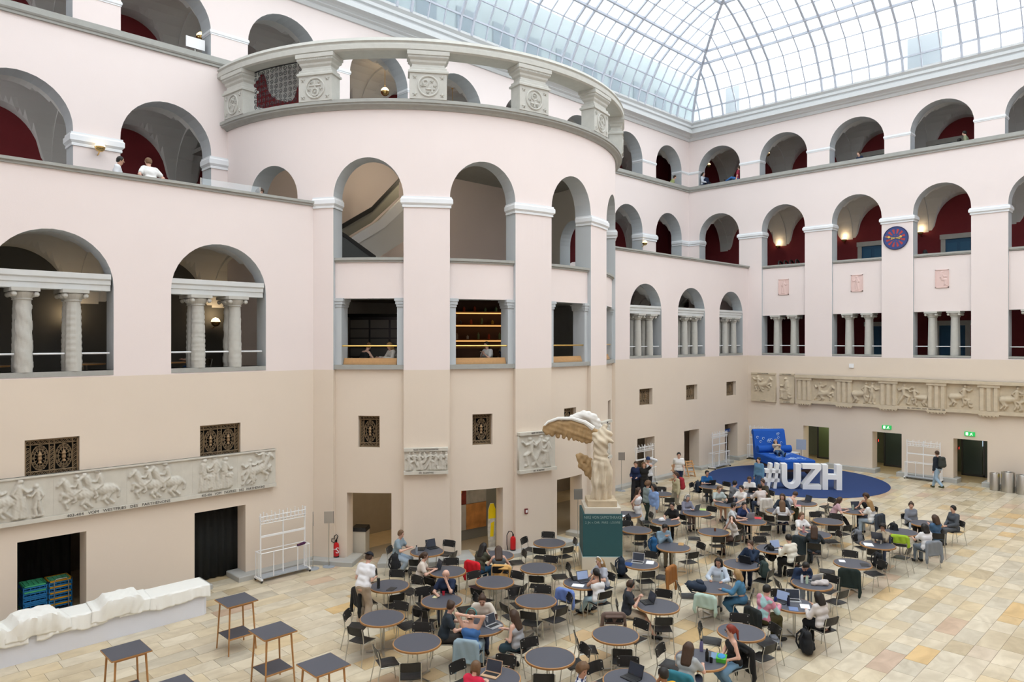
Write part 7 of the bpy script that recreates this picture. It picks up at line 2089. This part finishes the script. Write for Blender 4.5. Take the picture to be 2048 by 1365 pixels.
pack('black', 790, 1128, .68, 'black backpack standing on the chair near the tower door', .47)
pack('black', 853, 1194, .40, 'large black backpack leaning at the bald man table', .02, s=1.15)
pack('navy', 1243, 1136, .66, 'dark backpack hanging on the chair before the plinth', .46)
pack('blue', 1308, 1096, .60, 'blue backpack beside the denim jacket', .44)
pack('black', 1541, 1108, .62, 'black backpack hanging behind the navy jacket man', .40)
pack('green', 1529, 1150, .55, 'dark bag with a white paper on the chair near the chin rester', .44)
pack('black', 1757, 1128, .60, 'black backpack on the chair of the jacket table', .44)
pack('grey', 1716, 1079, .62, 'grey backpack on the chair of the raised laptop table', .45)
pack('black', 1788, 1062, .70, 'tall black backpack behind the neon bag table', .47)
pack('navy', 1396, 980, .55, 'dark backpack on the chair of the bearded man table', .44)
pack('black', 1257, 1052, .55, 'black bag on the chair behind the plinth', .44)
pack('navy', 1412, 1176, .80, 'dark backpack lying on the round table', .80, tilt=rad(80))
pack('black', 1612, 1290, .2, 'black leather shopping bag on the floor beside the hoodie', .0, s=1.1)
pack('grey', 1562, 1287, .1, 'cream cloth bag lying on the floor behind the bare table', .10, tilt=rad(85))
# ---- jackets over chair backs
def jacket(px, py, col, label, z=.71, long=.26):
    x, y = floor_at(px, py, z)
    c = min(CHAIRS, key=lambda q: (q[0] - .22 * math.cos(q[2] + PI / 2) - x) ** 2 + (q[1] - .22 * math.sin(q[2] + PI / 2) - y) ** 2)
    f_ = Field(.03)
    f_.add((-.19, -.245, .80), (.19, -.245, .80), .045).add((-.17, -.19, .74), (.17, -.19, .74), .03)
    for s_ in (-1, 1): f_.add((s_ * .23, -.27, .76), (s_ * .26, -.30, .76 - long * 1.4), .052, .042).add((s_ * .26, -.3, .76 - long * 1.4), (s_ * .24, -.29, .76 - long * 1.8), .042, .036)
    def panel(P, d):
        zc = .80 - long * .62
        y = P[:, 1] + .272 + .012 * np.sin(P[:, 0] * 33 + P[:, 2] * 8) + (P[:, 2] - .8) * .08
        Q_ = np.stack([P[:, 0], y, P[:, 2] - zc - .025 * np.sin(P[:, 0] * 15 + long * 40)], 1)
        return sm(d, sbox(Q_, (0, 0, 0), (.225, .036, long * .66), .03), .03)
    f_.extra.append(panel)
    f_.add((-.15, -.27, .8 - long * 1.25), (.15, -.27, .8 - long * 1.25), .03)
    o = f_.build('jacket', cloth(col), .026)
    o.location = (c[0], c[1], 0); o.rotation_euler = (0, 0, c[2])
    tag(o, label, 'jacket', 'jackets hung over chair backs')
for a in [(937, 1131, (.62, .01, .02), 'bright red jacket over the chair of the dark-haired girl'), (1005, 1128, (.72, .42, .14), 'yellow jacket over the chair of the bare-shouldered girl'), (1383, 1350, (.03, .17, .22), 'teal jacket over the chair of the grey T-shirt woman'),
 (1526, 1231, (.014, .018, .018), 'black jacket over the chair of the crochet sweater', .71, .36), (1325, 1138, (.30, .12, .03), 'brown quilted jacket over a chair', .71, .34), (1697, 1146, (.012, .022, .020), 'dark green jacket over the front chair of the paper table', .71, .36), (1738, 1046, (.04, .05, .065), 'slate blue coat over the chair of the blond woman', .71, .38),
 (1631, 1082, (.02, .03, .035), 'long dark coat over the chair of the curly hair', .71, .42), (1474, 1345, (.012, .012, .012), 'black jacket over the chair of the red-haired woman', .71, .36), (941, 1282, (.28, .38, .44), 'pale denim jacket over the chair of the blue tank top', .71, .34), (1515, 1000, (.66, .62, .57), 'cream jacket over the chair next to the letters'),
 (727, 1186, (.014, .014, .015), 'black jacket over the chair beside the man in the cap', .71, .3), (1843, 1090, (.20, .22, .25), 'grey striped jacket over the chair of the white T-shirt girl', .71, .32), (1145, 1185, (.14, .22, .52), 'blue scarf over the chair before the white sleeveless top', .66, .2), (1421, 1192, (.42, .55, .48), 'mint green bag hanging on the front chair of the backpack table', .62, .22), (1230, 1237, (.16, .11, .09), 'brown scarf over the chair back of the bare table', .71, .18), (1597, 1042, (.6, .01, .015), 'red jacket over the chair of the white T-shirt woman'), (1799, 1076, (.32, .48, .03), 'neon green bag hanging on a chair back', .66, .16)]:
    jacket(*a)
# ---- small things on the tables
def bottle(px, py, col, label, h=.24, r=.035, z=.742):
    x, y = floor_at(px, py, z)
    t = thing('bottle', label, 'bottle', (x, y, z), 0, 'drinks on the round tables')
    mb = MB(); mb.lathe([(.001, 0), (r, 0), (r, h * .7), (r * .5, h * .84), (r * .5, h * .9), (.001, h * .9)], 14); mb.build('flask', mat('bottle_%d' % int(sum(col) * 1000), col, .3), t, smooth=True)
    mb = MB(); mb.lathe([(r * .55, h * .88), (r * .55, h), (.001, h)], 12); mb.build('cap', BLACKC, t)
for b_ in [(833, 1108, (.25, .28, .32), 'clear water bottle before the grey-blue T-shirt'), (1403, 1303, (.14, .13, .25), 'tall purple patterned flask on the red-haired woman table'), (1414, 1323, (.01, .01, .01), 'black drinking flask beside the purple one'), (1577, 1212, (.01, .012, .03), 'dark blue bottle between the two laptops'),
 (1444, 1160, (.45, .55, .62), 'clear bottle before the woman with long dark hair'), (1607, 1066, (.55, .25, .26), 'pink bottle before the white T-shirt woman'), (1780, 1087, (.02, .03, .06), 'dark cup beside the raised laptop'), (1706, 1021, (.3, .36, .3), 'small green bottle on the pink blouse table'), (1604, 1166, (.62, .66, .72), 'white drink carton near the bent man'), (1614, 1168, (.45, .58, .45), 'green and white drink carton near the bent man'), (1820, 1058, (.4, .45, .5), 'clear bottle beside the neon bag table')]:
    bottle(*b_)
def cup(px, py, col, label, h=.09, r=.037):
    x, y = floor_at(px, py, .742)
    mb = MB(); mb.lathe([(.001, 0), (r * .8, 0), (r, h), (r * .9, h), (r * .72, .01), (.001, .01)], 14)
    o = mb.build('cup', mat('cup_%d' % int(sum(col) * 1000), col, .4), None, smooth=True); o.location = (x, y, .742); tag(o, label, 'cup', 'drinks on the round tables')
for c_ in [(887, 1191, (.45, .02, .04), 'glass of red tea before the bald man'), (1474, 1124, (.55, .42, .3), 'paper cup beside the black laptop'), (1541, 1095, (.6, .5, .4), 'paper cup beside the cream sweater'), (1324, 985, (.75, .75, .74), 'white paper cup behind the standing group'), (992, 1238, (.1, .06, .05), 'glass of cola among the four'), (1551, 1203, (.02, .04, .25), 'blue can beside the crochet sweater'), (1409, 969, (.75, .75, .72), 'white cup before the bearded man'), (1422, 1326, (.012, .012, .012), 'black cup beside the green lunch box'), (1430, 1063, (.20, .07, .03), 'brown cup before the woman on the phone')]:
    cup(*c_)
def flat(name, px, py, size, m, label, cat, z=.742, th=.006, rz=.5):
    x, y = floor_at(px, py, z)
    mb = MB(); mb.box((0, 0, th / 2), (size[0], size[1], th)); mb.box((0, 0, th + .0006), (size[0] * .9, size[1] * .9, .001)); o = mb.build(name, m); o.location = (x, y, z); o.rotation_euler = (0, 0, rz)
    tag(o, label, cat, 'papers and gadgets on the round tables')
PAP = mat('white_paper', (.78, .78, .80), .8)
for a in [('tablet', 783, 1179, (.26, .18), BLKL, 'black tablet lying beside the speaker', 'tablet'), ('paper_sheet', 1156, 1172, (.21, .3), PAP, 'white sheet before the white sleeveless top', 'paper'), ('paper_sheet', 1300, 1126, (.3, .21), PAP, 'white sheet on the brown jacket table', 'paper'), ('notebook', 1257, 1129, (.3, .2), cloth((.02, .06, .2)), 'blue pouch on the brown jacket table', 'notebook'),
 ('paper_sheet', 1684, 1123, (.22, .16), PAP, 'white note on the dark jacket table', 'paper'), ('tablet', 1730, 1131, (.3, .22), BLKL, 'closed black laptop on the dark jacket table', 'laptop'), ('folder', 1516, 1037, (.3, .22), cloth((.62, .05, .06)), 'red folder on the laptop table', 'folder'), ('notebook', 1587, 1219, (.26, .2), cloth((.16, .22, .38)), 'blue notebook before the hoodie', 'notebook'), ('paper_sheet', 1610, 1214, (.3, .21), PAP, 'white sheets beside the hoodie', 'paper'),
 ('paper_sheet', 1250, 1033, (.26, .2), PAP, 'white papers on the table half hidden by the plinth', 'paper'), ('magazine', 1406, 1020, (.3, .22), cloth((.45, .58, .2)), 'yellow-green magazine beside the stickered laptop', 'magazine'), ('paper_sheet', 1737, 1090, (.35, .25), PAP, 'open papers beside the raised laptop', 'paper'), ('book', 1596, 1012, (.28, .2), cloth((.5, .2, .2)), 'open book under the bent reader', 'book'), ('notebook', 1433, 1313, (.3, .2), cloth((.18, .28, .42)), 'tablet with a pale screen before the red-haired woman', 'tablet'), ('wooden_tray', 1362, 1089, (.3, .16), cloth((.42, .25, .1)), 'wooden tray with a sandwich before the denim jacket', 'tray'), ('paper_napkin', 871, 1195, (.14, .12), cloth((.7, .66, .4)), 'crumpled napkin before the bald man', 'napkin')]:
    flat(*a)
sp = thing('speaker', 'slim black upright speaker on the tablet table', 'speaker', (*floor_at(757, 1177, .742), .742)); mb = MB(); mb.lathe([(.001, 0), (.04, 0), (.04, .24), (.036, .25), (.001, .25)], 16); mb.build('body', BLKL, sp, smooth=True); mb = MB(); mb.lathe([(.041, .02), (.041, .05)], 16); mb.build('ring', DSTEEL, sp)
lb = thing('lunch_box', 'green and blue lunch box beside the red-haired woman', 'box', (*floor_at(1443, 1322, .742), .742), .4); mb = MB(); mb.box((0, 0, .04), (.24, .17, .08), None, 0, 1.1); mb.build('tub', cloth((.08, .42, .05)), lb); mb = MB(); mb.ball((0, 0, .085), (.11, .08, .03), 10, 6); mb.build('filling', cloth((.05, .25, .5)), lb)
f_ = Field(.03); f_.add((-.05, 0, .05), (.05, 0, .05), .075).add((.06, -.03, .02), (.15, -.05, .015), .04, .02); f_.extra.append(lambda P, d: np.maximum(d, -P[:, 2]))
o = f_.build('white_cap', cloth((.75, .75, .75)), .02); o.location = (*floor_at(1323, 1043, .742), .742); tag(o, 'white cap lying on a round table', 'cap')
f_ = Field(.04); f_.add((-.18, 0, .04), (.16, .02, .06), .05, .08).add((-.05, .08, .03), (.12, -.06, .05), .06); f_.extra.append(lambda P, d: np.maximum(d + .012 * np.sin(P[:, 0] * 40 + P[:, 1] * 30), -P[:, 2]))
o = f_.build('cloth_bag', cloth((.55, .50, .48)), .022); o.location = (*floor_at(1640, 1171, .742), .742); o.rotation_euler = (0, 0, -.7); tag(o, 'crumpled white cloth bag beside the drink cartons', 'bag')
# ================================================================== BEHIND THE ARCHES
def gallery_door(y, z, label, w=1.25, h=2.15):
    t = thing('gallery_door', label, 'door', (XR + 4.28, y, z), 0, 'blue doors in stone frames in the far galleries')
    mb = MB(); mb.box2((-.03, -w / 2, 0), (0, w / 2, h)); mb.build('leaf', mat('door_blue', (.03, .11, .21), .6), t)
    for q in range(2):
        for r_ in range(2): mb = MB(); mb.box2((-.045, -w / 2 + .1 + q * w / 2, .15 + r_ * 1.0), (-.03, -.08 + q * w / 2, 1.0 + r_ * .95)); mb.build('door_panel', mat('door_blue_panel', (.035, .13, .24), .6), t)
    for s in (-1, 1): mb = MB(); mb.box2((-.1, s * (w / 2 + .11) - .11, 0), (0, s * (w / 2 + .11) + .11, h)); mb.build('jamb', PALES, t)
    mb = MB(); mb.box2((-.14, -w / 2 - .26, h), (0, w / 2 + .26, h + .26)); mb.build('lintel', PALES, t)
for (px, py, z, lab) in [(1747, 500, 10.28, 'blue door behind the arch left of the clock'), (1918, 490, 10.28, 'blue door behind the arch right of the clock'), (1752, 320, 15.5, 'blue door in the top arcade above the clock'), (1890, 285, 15.5, 'blue door in the top arcade behind the olive shirt'), (1762, 690, 5.6, 'blue door in the mezzanine window below the clock'), (1905, 690, 5.6, 'blue door in the mezzanine window right of the clock')]:
    gallery_door(onX_(px, py, XR + 4.3)[1], z, lab)
t = thing('cable_reel', 'black hose reel standing behind the parapet next to the far corner', 'reel', (XR + .95, 18.55, 11.05), 0)
for k in range(4):
    mb = MB(); mb.tube(ring((0, -.55 + .34 * k, .28), .26, 20, (1, 0, 0), (0, .25, 1)), .05, 8, closed=True); mb.build('coil', BLACKC, t)
mb = MB(); mb.box((0, 0, -.38), (.5, 1.5, .8)); mb.build('stand', DSTEEL, t)
for i, y in enumerate((11.95, 11.45)):
    f_ = Field(.04); f_.add((0, 0, 0), (0, 0, .42), .20, .16).add((0, 0, .45), (-.03, 0, .62), .15, .10); o = f_.build('hooded_seat', cloth((.02, .02, .022)), .035); o.location = (XR + 1.2, y, 10.9); tag(o, ('dark covered seat behind the clock-side parapet', 'second dark covered seat behind the clock-side parapet')[i], 'seat', 'covered seats behind the parapet')
    mb = MB(); mb.box2((-.2, -.2, -.62), (.2, .2, 0.0)); q = mb.build('base', DSTEEL, o)
t = thing('notice_stand', 'small white notice on the ledge of the top arcade left of the tower', 'sign', (9.55, YU + .25, 16.58), 0); mb = MB(); mb.box((0, 0, .42), (.62, .05, .36)); mb.build('panel', WHITEM, t); mb = MB(); mb.tube([(0, .02, 0), (0, .02, .3)], .02, 6); mb.build('post', CHROME, t)
GP = mat('clear_acrylic', (.8, .9, .95), .1, alpha=.18)
t = thing('acrylic_barrier', 'low clear acrylic panel on the terrace coping beside the leaning man', 'barrier', (8.05, YL - .02, ZT + .14)); mb = MB(); mb.box2((0, 0, 0), (1.75, .012, .2)); mb.build('sheet', GP, t)
for x in (.0, 1.74): mb = MB(); mb.box2((x, -.01, 0), (x + .02, .03, .21)); mb.build('end_clip', CHROME, t)
# staircase in the tower
def prismY(poly, y0, y1, name, m, parent):
    mb = MB(); mb.prism(poly, y1 - y0, y0, M=lambda a, b, c: (a, c, b)); return mb.build(name, m, parent)
stc = thing('staircase', 'curving stair flight with pale string and dark handrail inside the tower', 'staircase', (0, 0, 0))
YS = 22.3
P_ = lambda px, py: (lambda q: (q[0], q[2]))(onY_(px, py, YS))
prismY([P_(700, 478), P_(712, 470), P_(760, 440), P_(815, 385), P_(815, 412), P_(770, 455), P_(712, 490), P_(700, 492)], YS, YS + .1, 'pale_string', WHITEP, stc)
prismY([P_(700, 492), P_(770, 455), P_(815, 412), P_(815, 480), P_(760, 515), P_(735, 520)], YS + .1, YS + 1.3, 'soffit', VAULT, stc)
prismY([P_(700, 445), P_(760, 410), P_(815, 352), P_(815, 360), P_(760, 420), P_(700, 455)], YS + .5, YS + .56, 'handrail', BLACKC, stc)
prismY([P_(700, 455), P_(760, 420), P_(815, 360), P_(815, 390), P_(760, 442), P_(700, 478)], YS + .55, YS + .62, 'balustrade_panel', mat('grey_stair_panel', (.25, .25, .22), .8), stc)
YS = 20.9
prismY([P_(680, 462), P_(690, 467), P_(752, 512), P_(752, 522), P_(690, 475), P_(680, 470)], YS, YS + .08, 'lower_handrail', BLACKC, stc)
prismY([P_(680, 470), P_(690, 475), P_(752, 522), P_(752, 560), P_(680, 560)], YS + .02, YS + .06, 'lower_panel', mat('dark_stair_panel', (.07, .075, .075), .7), stc)
for i, (px, w) in enumerate(((700, .55), (1000, 1.0), (1150, .9))):
    q = onY_(px, 520, TY + 1.15)
    mb = MB(); mb.prism([(-w, 0), (w, 0)] + [(w * math.cos(a), 1.6 + w * math.sin(a)) for a in np.linspace(0, PI, 13)], .06, 0, M=lambda a, b, c, q=q: (q[0] + a, q[1] - c, 8.75 + b)); struct(mb.build('wall_niche_%d' % (i + 1), PINK), 'pink arched recess at the back of the stair hall')
# cafe bar behind the middle tower window, lockers behind the first
WARM = mat('warm_shelf_light', (1, .55, .2), .5, emit=((1, .50, .16), 1.5)); 
bar_ = thing('cafe_counter', 'warmly lit cafe counter and shelves behind the middle tower window', 'counter', (*cyl(TB[1] + 3, 5.6, TR - 4.2)[:2], 5.6), rad(-36))
mb = MB(); mb.box2((-1.5, 0, 0), (2.4, .6, 1.05)); mb.build('front', mat('counter_wood', (.16, .07, .03), .5), bar_); mb = MB(); mb.box2((-1.55, -.08, 1.05), (2.45, .65, 1.1)); mb.build('worktop', OAK, bar_)
mb = MB(); mb.box2((-1.6, 1.8, 0), (2.6, 1.9, 3.1)); mb.build('back_panel', mat('cafe_dark_wood', (.10, .05, .025), .6), bar_)
for k, z in enumerate((1.35, 1.95, 2.45)):
    mb = MB(); mb.box2((-1.5, 1.45, z), (2.4, 1.8, z + .05)); mb.build('shelf', OAK, bar_); mb = MB(); mb.box2((-1.5, 1.44, z - .04), (2.4, 1.47, z)); mb.build('light_strip', WARM, bar_)
rgc = random.Random(8)
for k in range(26):
    z = (1.40, 2.0, 2.5)[k % 3]; x = -1.4 + 3.7 * k / 26; c_ = rgc.choice([(.5, .08, .03), (.6, .4, .05), (.1, .1, .1), (.5, .5, .45), (.2, .3, .15)])
    mb = MB(); h_ = rgc.uniform(.15, .28); mb.lathe([(.001, 0), (.05, 0), (.05, h_ * .7), (.02, h_ * .85), (.02, h_), (.001, h_)], 8, (x, 1.6, z)); o = mb.build('jar', cloth(c_)); o.location = bar_.location; o.rotation_euler = bar_.rotation_euler
    tag(o, 'small jar, %s along the %s lit cafe shelf' % (('first', 'second', 'third', 'fourth', 'fifth', 'sixth', 'seventh', 'eighth', 'ninth')[k // 3], ('lowest', 'middle', 'top')[k % 3]), 'jar', 'jars on the cafe shelves')
mb = MB(); mb.box((-.4, .3, 1.35), (.5, .45, .5)); mb.box((-.4, .25, 1.68), (.4, .35, .12)); o = mb.build('coffee_machine', mat('machine_white', (.55, .55, .53), .4)); o.location = bar_.location; o.rotation_euler = bar_.rotation_euler; tag(o, 'pale coffee machine on the cafe counter', 'coffee machine')
lk_ = thing('locker_row', 'row of dark grey lockers behind the first tower window', 'lockers', (*cyl(TB[0] + 3, 5.6, TR - 3.4)[:2], 5.6), rad(-52))
mb = MB(); mb.box2((-1.9, .05, 0), (1.9, .5, 2.2)); mb.build('carcass', DSTEEL, lk_)
for i in range(5):
    for j in range(6): mb = MB(); mb.box2((-1.85 + i * .75, .02, .1 + j * .34), (-1.85 + i * .75 + .68, .05, .1 + j * .34 + .3)); mb.build('locker_door', mat('locker_grey', (.20, .20, .19), .5), lk_)
mb = MB(); mb.box2((-2.0, .0, 2.2), (2.0, .55, 2.32)); mb.build('cornice_board', BLACKC, lk_)
